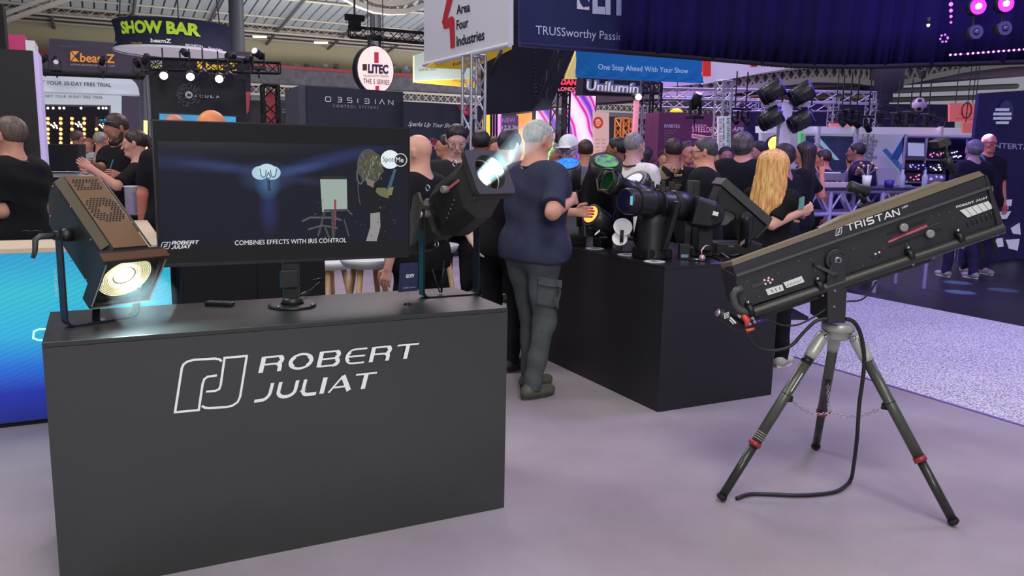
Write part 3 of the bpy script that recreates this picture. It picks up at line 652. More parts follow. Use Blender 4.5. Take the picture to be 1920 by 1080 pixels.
on_drum('KAVEON', 233, 254, 80, 5, WHT); on_drum('MARTIN', 291, 312, 83, 3, WORD((232, 170, 60))); on_drum('beamZ', 327, 360, 80, 7, WHT, bold=.03); on_drum('BRONPON', 380, 402, 84, 4.5, WHT); on_drum('Show light', 409, 423, 85, 4.5, WHT)
def disc_on_drum(px, py, r_, m):
    ang = math.asin((px-326)/101.); dirv = -F0*math.cos(ang)+R0*math.sin(ang); z = PD(326, py, d-rr)[2]; c_ = np.array([cx, cy, z])+dirv*(rr*.93); MB().lathe(c_-dirv*.03, c_+dirv*.01, [(0, r_), (1, r_)], 20).build('round_badge', m, t)
disc_on_drum(270, 78, .065, WHT); disc_on_drum(301, 75, .045, WORD((232, 170, 60))); disc_on_drum(374, 83, .045, WHT)

# near dark pillar at the left edge, pink crate on top
pl = YP(60, 300, 6.3)
t = thing('pillar_stand', 'tall plain black stand pillar with a pale lit edge at the left of the room', 'display wall', pl.at(40, 300)*[1, 1, 0])
a, b = pl.at(-60, 96), pl.at(61, 95); z1 = b[2]
MB().hexa([(a[0], a[1], 0), (b[0], b[1], 0), (b[0], b[1]+.5, 0), (a[0], a[1]+.5, 0), (a[0], a[1], z1), (b[0], b[1], z1), (b[0], b[1]+.5, z1), (a[0], a[1]+.5, z1)]).build('body', mat('pillar_black', (22, 22, 26), .6), t)
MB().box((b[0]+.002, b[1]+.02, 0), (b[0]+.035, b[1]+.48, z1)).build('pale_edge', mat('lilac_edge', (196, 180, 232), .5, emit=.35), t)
pk = YP(40, 80, 9.0); a, b = pk.at(10, 96), pk.at(46, 66); zt_ = b[2]
q = thing('pink_box_sign', 'bright pink block showing above the black pillar', 'sign', (a[0], a[1], 0))
MB().box((a[0], a[1], 0), (b[0], a[1]+.4, zt_)).build('box', mat('pink_block', (206, 58, 120), .6), q); MB().box((b[0]+.002, a[1], 0), (b[0]+.09, a[1]+.6, zt_-.05)).build('white_side', WHT, q)
pk = YP(0, 60, 7.5); a, b = pk.at(-60, 110), pk.at(5, 10)
MBq = MB().box((a[0], a[1], 0), (b[0], a[1]+.3, b[2])); tag(MBq.build('black_column', BLKM), 'narrow black column rising behind the black pillar at the left frame edge', 'display wall')

# free-trial booth
pl = YP(170, 160, 12.5)
t = thing('booth_arch', 'white rounded booth header reading start your free trial', 'booth', pl.at(170, 300)*[1, 1, 0])
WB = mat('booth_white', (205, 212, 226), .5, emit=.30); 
rc = [pl.at(*p) for p in [(20, 133), (235, 145)]+[(235+26*math.sin(R(a_)), 171-26*math.cos(R(a_))+4*(a_/90)) for a_ in (15, 30, 45, 60, 75, 90)]+[(262, 178), (20, 170)]]
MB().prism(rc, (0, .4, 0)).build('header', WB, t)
tx(t, 'START YOUR 30-DAY FREE TRIAL', pl, (52, 157), (208, 163), (52, 150), WORD((70, 72, 84)), off=.01, bold=.01)
pl2 = YP(150, 200, 14.0)
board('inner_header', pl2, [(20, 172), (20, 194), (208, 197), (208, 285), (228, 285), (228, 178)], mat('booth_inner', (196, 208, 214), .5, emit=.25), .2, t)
tx(t, 'START YOUR 30-DAY FREE TRIAL', pl2, (77, 182), (193, 185), (77, 177), WORD((80, 82, 94)), off=.01)
tx(t, 'M', pl2, (219, 222), (224, 222), (219, 217), WORD((60, 60, 70)))
board('grey_liner', YP(150, 200, 14.2), [(20, 194), (208, 196), (208, 285), (204, 285), (204, 200), (20, 198)], mat('liner_grey', (120, 124, 136), .5), .1, t)
board('inner_wall', YP(150, 240, 15.5), [(20, 330), (20, 190), (215, 192), (215, 330)], mat('booth_black', (20, 20, 32), .8), .1, t)
board('end_post', pl, [(262, 178), (264, 300), (274, 300), (274, 178)], mat('post_grey', (92, 92, 110), .5), .3, t)
pls = YP(150, 240, 15.2)
bulb = mat('warm_bulb', (255, 196, 120), emit=1.5)
for i, px in enumerate((90, 114, 135, 158, 181, 203)):
    s_ = thing('light_stick', 'slim vertical stick of warm bulbs in the dark booth, number %s from the left edge' % ('one two three four five six'.split()[i]), 'lamp', pls.at(px, 285), 'warm light sticks')
    s_['label'] = ('outermost left warm bulb stick in the dark booth', 'second warm bulb stick from the booth left side', 'third warm bulb stick, left one of the middle pair', 'fourth warm bulb stick, right one of the middle pair', 'fifth warm bulb stick from the booth left side', 'warm bulb stick nearest the booth white post')[i]
    q = MB(); rod(s_, 'stick', pls.at(px, 272), pls.at(px, 219), .03, mat('stick_brown', (70, 50, 34), .6, emit=.1))
    for k in range(6 if i != 4 else 4):
        MB().ball(pls.at(px, 268-k*8.5-(k > 3)*3, .04), .030, 8, 6).build('bulb', bulb, s_)
sp = MB()
for cx_, cy_ in ((102, 234), (148, 232), (193, 234)):
    for dx, dy in ((-6, 0), (-3, 2), (0, -3), (2, 1), (5, 6), (4, 2), (-1, 5)): sp.ball(pls.at(cx_+dx, cy_+dy, .05), .017, 6, 4)
for cx_ in (90, 100, 112, 120, 152, 185, 193, 199): sp.ball(pls.at(cx_, 203, .05), .022, 6, 4)
sp.build('sparkle_lamps', mat('spark_white', (255, 236, 210), emit=2), t, kind='stuff')
# dark frame truss with little moving lights over the booth
t = thing('booth_lighting_rig', 'dark lighting bar over the white booth header', 'truss', PD(70, 300, 12))
pq = YP(170, 135, 12.2); rod(t, 'bar', pq.at(40, 134), pq.at(275, 144), .045, BLKM); rod(t, 'bar', pq.at(275, 144), pq.at(277, 250), .05, GREYST); rod(t, 'bar', pq.at(277, 146), pq.at(300, 130), .04, BLKM)
def movinglight(px, py, d, sz, label, az=0, tl=-60, lens=None, group=None, hang=False):
    c = PD(px, py, d); u = -1 if hang else 1
    t = thing('moving_head_light', label, 'stage light', c, group)
    MB().box(c+[-sz*.45, -sz*.4, -.15*sz*u-.12*sz], c+[sz*.45, sz*.4, -.15*sz*u+.12*sz]).build('base', BLK, t, bev=sz*.04)
    for s_ in (-1, 1): MB().box(c+[s_*sz*.40-sz*.06, -sz*.12, min(0, u*sz*.95)], c+[s_*sz*.40+sz*.06, sz*.12, max(0, u*sz*.95)]).build('yoke_arm', BLK, t, bev=sz*.03)
    a = R(az); dv = np.array([math.sin(a)*math.cos(R(tl)), -math.cos(a)*math.cos(R(tl)), math.sin(R(tl))]); h = c+[0, 0, u*sz*.85]
    hd = MB().lathe(h-dv*sz*.5, h+dv*sz*.55, [(0, sz*.18), (.08, sz*.27), (.55, sz*.31), (.95, sz*.30), (1, sz*.26)], 18).build('head', BLK, t)
    MB().lathe(h+dv*sz*.55, h+dv*sz*.57, [(0, sz*.24), (1, sz*.22)], 18).build('lens', lens or mat('dark_lens', (30, 30, 45), .08), t)
    rod(t, 'clamp_rod', c, c-[0, 0, (.13 if not hang else -.42)*(1 if d < 13 else 1.6)], .012, BLK)
    return t
WL_ = mat('lamp_white_glow', (255, 244, 225), emit=9)
movinglight(84, 126, 12, .13, 'small tilted moving light at the left end of the booth bar', 40, 40)
movinglight(106, 128, 12, .14, 'small moving light on the booth bar with pale lens, second from the pillar', 0, -30, mat('pale_lens', (230, 225, 235), emit=.35))
movinglight(193, 130, 12, .13, 'upright moving light alone on the middle of the booth bar', 20, 50)
movinglight(258, 134, 12, .13, 'small moving light by the corner of the booth bar', -30, 50)
movinglight(274, 129, 12, .15, 'moving light tilted up where booth bar meets the black wall', 40, 60)

# black wall with the dotted logo
d = 9.5; pl = YP(370, 190, d)
t = thing('exhibition_wall', 'black exhibition wall with dotted globe logo and white lettering', 'display wall', pl.at(370, 300)*[1, 1, 0])
a, b = pl.at(277, 141), pl.at(460, 148)
MB().hexa([(a[0], a[1], 0), (b[0], b[1], 0), (b[0], b[1]+.5, 0), (a[0], a[1]+.5, 0), (a[0], a[1], a[2]), (b[0], b[1], b[2]), (b[0], b[1]+.5, b[2]), (a[0], a[1]+.5, a[2])]).build('panel', mat('wall_charcoal', (36, 38, 44), .7), t)
rod(t, 'edge_post', (a[0], a[1], 0), (a[0], a[1], a[2]), .02, GREYST)
dots = MB(); rnd = random.Random(3)
for ring_ in range(7):
    r_ = 9+ring_*2.3
    for k in range(int(r_*2.1)):
        an = 2*math.pi*(k+rnd.random()*.4)/int(r_*2.1); x, y = 354+r_*math.cos(an), 178+r_*math.sin(an)*1.0
        if rnd.random() < .55: p = pl.at(x, y, .01); e = .0042; dots.add([p+[-e, 0, -e], p+[e, 0, -e], p+[e, 0, e], p+[-e, 0, e]], [(0, 1, 2, 3)])
dots.build('dotted_globe', WORD((130, 128, 136)), t, kind='stuff')
c_ = pl.at(354, 178, .0); MB().lathe(c_, c_+[0, -.015, 0], [(0, .040), (1, .040)], 20).build('round_badge', WHT, t); tx(t, 'M', pl, (351, 181), (357.5, 181.2), (351, 175.5), WORD((20, 20, 20)), off=.02, bold=.03)
for i, ch in enumerate('ACULA'): x = 363+i*10.4; tx(t, ch, pl, (x, 182.3+i*.35), (x+6.8, 182.6+i*.35), (x, 177.5+i*.35), WHT, off=.01, bold=.01)
scr = thing('led_screen', 'blue lit screen low on the black wall behind two bald heads', 'screen', pl.at(370, 230)); ps = Plane(pl.p+[0, -.06, 0], pl.n)
board('frame', ps, [(296, 250), (296, 210), (445, 216), (445, 250)], BLK, .04, scr)
board('picture', Plane(ps.p+[0, -.045, 0], pl.n), [(299, 250), (299, 213), (442, 219), (442, 250)], mat('blue_screen', (60, 110, 140), .4, emit=.8, col2=(36, 160, 215), scale=2.5), .01, scr)
tr = truss('lighting_truss', 'dark truss with lit lamps along the top of the black wall', pl.at(278, 140)+[0, -.2, .1], pl.at(518, 147)+[0, -.2, .1], .12, BLKM, solo=False, step=.14)
for i, (px, py, lit) in enumerate(((307, 142, 1), (357, 144, 1), (411, 148, 1), (430, 146, 0), (382, 142, 0))):
    c = PD(px, py, 9.1); tl = thing('par_lamp', ('brilliant white lamp under the truss nearest the grey post', 'brilliant white lamp under the truss above the dotted globe', 'smaller lit lamp under the truss right of the globe logo', 'dark unlit lamp at the right part of the small truss', 'dark unlit lamp between two lit ones on the small truss')[i], 'stage light', c)
    MB().lathe(c+[0, .10, .05], c, [(0, .03), (.3, .05), (1, .05)], 14).build('can', BLK, tl); MB().lathe(c, c+[0, -.008, -.004], [(0, .042), (1, .04)], 14).build('lens', WL_ if lit else mat('dark_lens', (30, 30, 45), .08), tl); rod(tl, 'bracket', c+[0, .05, .04], c+[0, .05, .30], .008, BLK)
movinglight(347, 117, 11, .15, 'black moving light head hanging over the pale drum underside', 10, -20)
movinglight(432, 124, 11, .15, 'black moving light in front of the second orange logo', 30, -10)
movinglight(485, 124, 9.2, .15, 'moving light standing on the right end of the small truss', -40, 20, mat('pale_lens', (230, 225, 235), emit=.35))
movinglight(464, 131, 9.2, .12, 'moving light standing second from right end of small truss', 30, 10)
# truss tower and light post right of it
a = PD(506, 160, 9.6); truss('truss_tower', 'short black truss tower lit red inside beside the dark wall', (a[0], a[1], 0), a, .17, BLKM, side=(1, 0, 0), step=.16)
rc_ = PD(508, 200, 9.75); tag(MB().box((rc_[0]-.05, rc_[1], 0), (rc_[0]+.05, rc_[1]+.03, a[2]-.05)).build('red_banner', mat('red_cloth', (196, 84, 92), .8)), 'narrow red banner strip behind the black truss tower', 'banner')
pq = YP(480, 175, 12); tag(board('red_flag', pq, [(461, 172), (470, 172), (466, 210), (461, 215)], mat('red_cloth', (196, 84, 92), .8), .03), 'small pointed red flag beside the black truss tower', 'banner')
pq = YP(540, 210, 13); t = thing('grey_panel', 'plain dark grey panel with small white print left of the big navy wall', 'display wall', pq.at(540, 285)*[1, 1, 0])
a, b = pq.at(522, 186), pq.at(566, 160); board('panel', pq, [(522, 462), (522, 187), (566, 190), (566, 464)], mat('panel_grey', (70, 70, 80), .7), .1, t)
tx(t, 'PART OF THE SOUND GROUP', pq, (530, 206), (562, 208), (530, 204), WHT); tx(t, 'LIGHTING SOLUTIONS', pq, (529, 211), (562, 213), (529, 209), WHT)

# navy wall and slogan wall
d = 12.0; pl = YP(660, 200, d); NV = mat('wall_navy', (42, 46, 62), .7)
t = thing('exhibition_wall', 'tall navy exhibition wall with spaced outline lettering above the television', 'display wall', pl.at(660, 300)*[1, 1, 0])
a, b = pl.at(575, 161), pl.at(756, 172)
MB().hexa([(a[0], a[1], 0), (b[0], b[1], 0), (b[0], b[1]+.6, 0), (a[0], a[1]+.6, 0), (a[0], a[1], a[2]), (b[0], b[1], b[2]), (b[0], b[1]+.6, b[2]), (a[0], a[1]+.6, a[2])]).build('panel', NV, t)
MB().box((a[0]-.10, a[1]+.05, 0), (a[0]-.003, a[1]+1, a[2])).build('side_panel', mat('panel_slate', (80, 82, 94), .7), t)
U = lambda pts, w_=.17, c=False: (pts, w_, c)
OB = [[U([(.15, 0), (0, .15), (0, .85), (.15, 1), (1, 1), (1.15, .85), (1.15, .15), (1, 0)], c=True)], [U([(.1, 1), (.8, 1), (.95, .85), (.95, .6), (.85, .5), (.2, .5)]), U([(.85, .5), (.95, .4), (.95, .15), (.8, 0), (.1, 0)])], [U([(1, 1), (.1, 1), (0, .9), (0, .6), (.1, .5), (.9, .5), (1, .4), (1, .1), (.9, 0), (0, 0)])],
      [U([(.4, 0), (.4, 1)])], [U([(0, 1), (.85, 1), (1, .85), (1, .15), (.85, 0), (0, 0)]), U([(0, .5), (.6, .5)])], [U([(.4, 0), (.4, 1)])], [U([(0, 0), (.55, 1), (1.1, 0)])], [U([(0, 0), (0, 1), (1, 0), (1, 1)])]]
xs_ = (610, 632, 651, 667, 683, 700, 711, 728)
for g_, x in zip(OB, xs_): y = 190+(x-610)*.052; ribbons(t, 'lettering', pl, (x, y), (x+8.5, y+.45), (x, y-8.6), g_, WHT, .01)
tx(t, 'CONTROL SYSTEMS', pl, (624, 201), (709, 204.5), (624, 196), WORD((180, 180, 190)), sp=1.6, off=.01)
pl = YP(820, 240, 12.4); t = thing('exhibition_wall', 'long dark wall with white handwritten slogan and red corner flag', 'display wall', pl.at(820, 300)*[1, 1, 0])
a, b = pl.at(757, 190), pl.at(905, 198)
MB().hexa([(a[0], a[1], 0), (b[0], b[1], 0), (b[0], b[1]+.4, 0), (a[0], a[1]+.4, 0), (a[0], a[1], a[2]), (b[0], b[1], b[2]), (b[0], b[1]+.4, b[2]), (a[0], a[1]+.4, a[2])]).build('panel', NV, t)
tx(t, 'Sparks Up Your Show', pl, (764, 236), (854, 240), (768, 228), WHT, off=.01, sp=.9)
board('corner_flag', Plane(pl.p+[0, -.03, 0], pl.n), [(858, 198), (884, 199), (884, 215), (868, 217)], mat('flag_red', (196, 44, 72), .6), .02, t); tx(t, 'SAV', Plane(pl.p+[0, -.06, 0], pl.n), (867, 211), (876, 212), (867, 208), WHT)
stg = MB(); rnd = random.Random(5)
for i in range(26): x = 770+i*3.4; stg.prism([pl.at(x, 275, .03), pl.at(x+2, 275, .03), pl.at(x+rnd.uniform(-3, 4), 256+rnd.uniform(0, 12), .03)], (0, -.01, 0))
stg.build('printed_beams', WORD((170, 150, 180), .2), t); board('printed_counter', Plane(pl.p+[0, -.05, 0], pl.n), [(811, 262), (840, 263), (840, 273), (811, 272)], mat('print_red', (150, 40, 50), .6), .02, t)

# round sign
d = 20.0; cc = PD(704, 131, d); r_ = 43/CAM_F*d
t = thing('round_hanging_sign', 'cream oval hanging sign with dark rim, red bar and dark lettering', 'sign', cc)
nv = np.array([.16, -.98, 0]); nv /= np.linalg.norm(nv); rx = .86
def ov(q, c, n, w_, h_, th, k=40):
    e = np.cross(n, (0, 0, 1)); e /= np.linalg.norm(e); return q.prism([c+e*w_*math.cos(2*math.pi*i/k)+np.array([0, 0, h_*math.sin(2*math.pi*i/k)]) for i in range(k)], n*th)
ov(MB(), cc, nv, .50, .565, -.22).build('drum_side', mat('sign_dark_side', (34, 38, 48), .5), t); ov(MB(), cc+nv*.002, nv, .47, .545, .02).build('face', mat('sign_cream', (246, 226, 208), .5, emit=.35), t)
ps = Plane(cc+nv*.03, nv)
board('red_bar', ps, [(702, 98), (710, 98), (710, 118), (702, 118)], mat('flag_red', (196, 44, 72), .6), .01, t); board('red_bar', ps, [(704, 161), (711, 161), (711, 171), (704, 171)], mat('flag_red', (196, 44, 72), .6), .01, t)
board('dark_mark', ps, [(680, 120), (688, 120), (688, 132), (680, 132)], WORD((60, 44, 30)), .01, t)
tx(t, 'LITEC', ps, (690, 136), (728, 137.5), (690, 121), WORD((34, 36, 72)), bold=.05); tx(t, 'TRUSSWORTHY PASSION', ps, (681, 144), (729, 145), (681, 140), WORD((120, 90, 90))); tx(t, 'THE S SERIES', ps, (681, 156), (730, 159), (681, 147), WORD((50, 44, 60)))
for px_ in (690, 718): a = PD(px_, 92, d); rod(t, 'hanging_wire', a, a+[0, 0, 3.5], .012, DSTEEL)
# black truss high up behind, with hoist
truss('hanging_truss', 'black horizontal truss hung high in front of the glazed roof', PD(655, 60, 24), PD(800, 72, 24), .28, BLKM, solo=False)
c = PD(665, 48, 24); hq = thing('chain_hoist', 'black chain hoist on the left end of the high black truss', 'hoist', c); MB().box(c+[-.16, -.12, -.16], c+[.16, .12, .18]).build('body', BLKM, hq, bev=.03); MB().box(c+[-.28, -.08, .12], c+[.28, .08, .3]).build('motor', BLKM, hq, bev=.03); rod(hq, 'chain', c+[0, 0, .2], c+[0, 0, 3.5], .03, DSTEEL)
movinglight(702, 74, 24, .4, 'small black lamp hanging from the middle of the high truss', 0, -60, hang=True)
# small signs left of the hanging banner
pl = YP(820, 120, 27); t = thing('hanging_banner', 'pale green hanging banner above a yellow one, left of the white banner', 'banner', pl.at(820, 150))
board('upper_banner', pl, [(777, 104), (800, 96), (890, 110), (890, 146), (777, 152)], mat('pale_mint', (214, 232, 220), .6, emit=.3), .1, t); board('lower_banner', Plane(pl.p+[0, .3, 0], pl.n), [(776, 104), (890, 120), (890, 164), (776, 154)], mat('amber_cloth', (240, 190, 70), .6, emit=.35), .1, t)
tx(t, 'World', Plane(pl.p+[0, .18, 0], pl.n), (848, 153), (872, 156), (848, 146), WORD((150, 110, 50))); tx(t, 'ADAM HALL GROUP', pl, (785, 134), (818, 131), (785, 129), WORD((90, 110, 105)), off=.02)

# people on the gallery equipment: small machines lined on the gallery
for i, px in enumerate((528, 546, 562, 580, 598, 617, 636, 745, 768)):
    c = P_.at(px, 136)+[0, .8, 0]; s_ = .14+.06*((i*7) % 3)
    q = MB().box(c+[-s_, -.2, -.6], c+[s_, .2, .15+s_*.4]); q.lathe(c+[-s_*.4, -.25, .2], c+[-s_*.4, -.5, .4], [(0, .12), (1, .16)], 8); tag(q.build('gallery_machine', mat('machine_grey_%d' % (i % 3), (90+30*(i % 3), 92+30*(i % 3), 96+30*(i % 3)), .6), bev=.03), 'grey equipment standing on the far gallery above the red rail', 'equipment', 'machines on the far gallery')

p = PD(118, 318, 8.1); t = thing('monitor', 'big black box monitor on a white table behind the ribbed lens lamp', 'monitor', p); MB().hexa([PD(x, y, dd_) for y in (320, 270) for x, dd_ in ((80, 8.1), (148, 8.1), (161, 8.6), (92, 8.6))]).build('case', mat('box_charcoal', (34, 34, 42), .5), t, bev=.006)
p = PD(104, 324, 8.3); MB_ = MB().box((p[0]-.35, p[1]-.15, p[2]-.04), (p[0]+.45, p[1]+.5, p[2])); AVOID.append((p[0]-.35, p[0]+.45, p[1]-.15, p[1]+.5)); t = thing('white_table', 'white table carrying the black box monitor by the pillar', 'table', (p[0], p[1], 0)); MB_.build('table_top', WHT, t, bev=.004)
MB().box((p[0]-.3, p[1]-.10, 0), (p[0]+.4, p[1]+.45, p[2]-.041)).build('cabinet', mat('table_navy', (40, 36, 80), .6), t)
t = thing('orange_strip_lamp', 'upright warm strip light at the left edge of the television', 'lamp', PD(273, 300, 9)*[1, 1, 0]); rod(t, 'tube', PD(273, 282, 9), PD(273, 226, 9), .02, mat('warm_strip', (255, 206, 130), emit=1.6)); rod(t, 'post', PD(273, 282, 9)*[1, 1, 0], PD(273, 282, 9), .012, BLK)
# ---------------------------------------------------------------- centre: hanging banners, silver tower, drape
d = 11.0; pc = PD(955, 84, d); plX = Plane(pc, (1, 0, 0))
t = thing('hanging_banner', 'white hanging banner with red zigzag mark and black lettering', 'banner', pc)
bt = [plX.at(795, -160), plX.at(955, -160), plX.at(955, 84), plX.at(795, 122)]
MB().prism(bt, (.06, 0, 0)).build('cloth', mat('banner_white', (226, 228, 236), .7), t); rod(t, 'bottom_tube', plX.at(795, 122), plX.at(956, 84), .035, mat('tube_white', (220, 220, 226), .5))
CRIM = mat('crimson_print', (200, 40, 62), .6)
q = MB(); q.add([plX.at(x, y, .01) for x, y in ((840, -6), (852, -10), (840, 33), (829, 44))], [(0, 1, 2, 3)]); q.add([plX.at(x, y, .012) for x, y in ((830, 40), (849, 30), (853, 35), (853, 50), (833, 54))], [(0, 1, 2, 3, 4)]); q.add([plX.at(x, y, .014) for x, y in ((844, 40), (853, 35), (854, 88), (846, 91))], [(0, 1, 2, 3)]); q.build('zigzag_mark', CRIM, t)
for s_, x0, y0, x1, y1, c_ in (('Area', 857, 27, 882, 21, 17), ('Four', 857, 56, 879, 50, 17), ('Industries', 857, 87, 909, 74, 18)): tx(t, s_, plX, (x0, y0), (x1, y1), (x0, y0-c_), WORD((24, 26, 40)), off=.01, bold=.02)
# silver truss tower under it
a = PD(889, 105, 12.0); truss('truss_tower', 'bright silver truss tower under the white hanging banner', (a[0], a[1], 0), a, .235, ALU, side=(1, .15, 0), step=.26, r=.024)
# yellow inside of the banner box
YC = mat('yellow_cloth', (226, 186, 40), .7, emit=.15)
py_ = YP(860, 110, 13.5); t = thing('hanging_banner', 'yellow fabric banner seen from beneath behind the white one', 'banner', py_.at(860, 110)); board('cloth', py_, [(798, 126), (905, 60), (960, 20), (960, 92), (900, 122), (870, 130)], YC, .05, t); tx(t, 'Identity', py_, (848, 124), (905, 112), (850, 117), WORD((60, 56, 50)), off=.02)
for k in range(9): rod(t, 'chain_link', py_.at(963, 10+k*9), py_.at(966, 16+k*9), .014, BLKM)
q = MB(); q.tube([py_.at(905, 145, .3), py_.at(925, 97, .3)], .03, 6); q.build('black_strap', BLKM, t)
# blue banner with white lettering (front face of the same hanging frame)
plY = YP(1075, 90, 11.6); NB_ = mat('blue_banner', (36, 50, 100), .75, col2=(30, 40, 78), scale=.5)
t = thing('hanging_banner', 'deep blue hanging banner with partly hidden white lettering in front of the canopy', 'banner', plY.at(975, 82))
MB().prism([plY.at(975, -200), plY.at(1330, -200), plY.at(1330, 107), plY.at(975, 80)], (0, .06, 0)).build('cloth', NB_, t); rod(t, 'bottom_tube', plY.at(974, 82), plY.at(1320, 109), .04, mat('tube_blue', (38, 42, 84), .5))
tx(t, 'TRUSSworthy Passion', plY, (1004, 64), (1176, 77), (1004, 48), WORD((214, 220, 236)), off=.01)
q = MB(); q.add([plY.at(x, y, .012) for x, y in ((1081, -22), (1104, -22), (1104, 19), (1081, 17))], [(0, 1, 2, 3)]); q.build('logo_tile', WHT, t); q = MB(); q.add([plY.at(x, y, .02) for x, y in ((1084, -6), (1094, -10), (1104, 6), (1104, 12), (1092, 14), (1086, 4))], [(0, 1, 2, 3, 4, 5)]); q.build('logo_notch', NB_, t)
tx(t, 'LITEC', plY, (1110, 22), (1230, 31), (1110, -30), WORD((214, 220, 236)), off=.012, bold=.05)
# great dark canopy drape on the right: curved lower edge, folds
NVD = mat('night_drape', (34, 26, 92), .9, spec=.1, col2=(26, 22, 60), scale=.25)  # blue light falling on the dark drape is put into its colour
edge = [(1162, 98, 11.2), (1230, 103, 11.1), (1320, 111, 11.0), (1400, 118, 10.8), (1480, 124, 10.6), (1570, 126, 10.4), (1640, 126, 10.3), (1700, 124, 10.2), (1800, 121, 10.1), (1930, 117, 10.0), (2080, 110, 9.9)]
bx = np.interp(np.linspace(0, 10, 121), range(11), [e[0] for e in edge]); by = np.interp(np.linspace(0, 10, 121), range(11), [e[1] for e in edge]); bd = np.interp(np.linspace(0, 10, 121), range(11), [e[2] for e in edge])
q = MB(); n_ = 121; rows = 9; vs = []
for j in range(rows):
    for i in range(n_):
        p = PD(bx[i], by[i], bd[i]); f_ = .05*math.sin(i*.9)+.03*math.sin(i*2.3+1); p = p+F0*f_*(1-j/14)-F0*.05*j; p[2] += j*.42; vs.append(p)
q.add(vs, [(j*n_+i, j*n_+i+1, (j+1)*n_+i+1, (j+1)*n_+i) for j in range(rows-1) for i in range(n_-1)], True)
t = thing('canopy_drape', 'huge dark canopy drape tinted by blue light across the upper right of the room', 'drape', PD(1500, 124, 10.5))
o = q.build('cloth', NVD, t); md = o.modifiers.new('thick', 'SOLIDIFY'); md.thickness = .03
q = MB().tube([PD(bx[i], by[i]-1, bd[i]-.03) for i in range(0, 121, 4)], .03, 6); q.build('hem', mat('hem_black', (16, 14, 26), .8), t)
# hanging dark cloth with a truss behind it
pl = YP(980, 150, 14.5); t = thing('black_backdrop_cloth', 'black slanted hanging cloth between the silver tower and the screens', 'drape', pl.at(980, 215))
board('cloth', pl, [(903, -40), (1095, -40), (1078, 95), (1030, 206), (905, 216)], mat('slate_cloth', (42, 44, 54), .9, mott=.15, scale=1), .06, t)
truss('leaning_truss', 'thin dark truss leaning in front of the black hanging cloth', pl.at(998, 188)+[0, -.3, 0], pl.at(1042, 85)+[0, -.3, 0], .14, DSTEEL, step=.3)
t2 = thing('hoist_chain', 'thin black chain hanging in front of the black cloth', 'chain', pl.at(990, 100)); 
for k in range(14): rod(t2, 'link', pl.at(990, 86+k*7.2, .25), pl.at(990.5, 91+k*7.2, .25), .018+.02*(k > 9), DSTEEL)
# coloured screens seen below it
pl = YP(930, 250, 17); t = thing('led_wall', 'yellow and orange lit wall panels right of the silver tower', 'screen', pl.at(930, 300)*[1, 1, 0])
for nm, px, m in (('yellow_panel', [(900, 320), (900, 214), (922, 214), (922, 320)], mat('led_yellow', (240, 200, 70), emit=.9)), ('lilac_panel', [(922, 320), (922, 214), (940, 214), (940, 320)], mat('led_lilac', (226, 150, 226), emit=.9)), ('dark_panel', [(938, 252), (938, 218), (972, 216), (972, 252)], mat('led_dark', (90, 70, 110), emit=.4)), ('orange_panel', [(972, 320), (972, 214), (1012, 210), (1012, 320)], mat('led_orange', (250, 150, 70), emit=1.0)), ('amber_panel', [(922, 320), (922, 252), (972, 252), (972, 320)], mat('led_amber', (244, 200, 150), emit=.9))):
    board(nm, pl, px, m, .08, t)
tx(t, '17.5 Stand', Plane(pl.p+[0, -.05, 0], pl.n), (941, 243), (984, 241), (941, 236), WHT, bold=.02); tx(t, 'NEW', Plane(pl.p+[0, -.05, 0], pl.n), (941, 230), (966, 229), (941, 222), WORD((220, 190, 220)))
for k in range(3): rod(t, 'post', pl.at(913+k*5, 214, .2), pl.at(913+k*5, 300, .2), .025, BLKM)
def swirl(name, px, py, d, w_, h_, label):
    pl = YP(px, py, d); c = pl.at(px, py); t = thing('led_screen', label, 'screen', c)
    MB().box(c+[-w_/2-.03, .0, -h_/2-.03], c+[w_/2+.03, .1, h_/2+.03]).build('frame', BLK, t)
    m = bpy.data.materials.new(name); m.use_nodes = True; nt = m.node_tree; b = nt.nodes['Principled BSDF']
    tc = nt.nodes.new('ShaderNodeTexCoord'); mp = nt.nodes.new('ShaderNodeMapping'); mp.inputs['Rotation'].default_value = (0, R(35), 0); wv = nt.nodes.new('ShaderNodeTexWave'); wv.inputs['Scale'].default_value = .55; wv.inputs['Distortion'].default_value = 5; wv.inputs['Detail'].default_value = 3; wv.inputs['Detail Scale'].default_value = .8
    r = nt.nodes.new('ShaderNodeValToRGB'); r.color_ramp.elements[0].position = 0; r.color_ramp.elements[0].color = (*lin((255, 240, 255)), 1); r.color_ramp.elements[1].position = 1; r.color_ramp.elements[1].color = (*lin((130, 50, 215)), 1)
    for p_, c_ in ((.4, (250, 215, 250)), (.55, (240, 70, 215)), (.72, (215, 20, 130)), (.82, (250, 180, 240))): e = r.color_ramp.elements.new(p_); e.color = (*lin(c_), 1)
    nt.links.new(tc.outputs['Object'], mp.inputs[0]); nt.links.new(mp.outputs[0], wv.inputs[0]); nt.links.new(wv.outputs['Fac'], r.inputs[0]); nt.links.new(r.outputs[0], b.inputs['Emission Color']); b.inputs['Emission Strength'].default_value = 1.0; b.inputs['Base Color'].default_value = (0, 0, 0, 1)
    MB().box(c+[-w_/2, -.012, -h_/2], c+[w_/2, -.001, h_/2]).build('picture', m, t); return t
swirl('pink_swirl', 1089, 236, 16, 53/CAM_F*16*1.12, 122/CAM_F*16*1.02, 'tall screen with magenta swirl between dark truss towers')
swirl('pink_swirl_b', 1022, 262, 16.4, 42/CAM_F*16, 118/CAM_F*16, 'magenta swirl screen partly hidden behind the black hanging cloth')
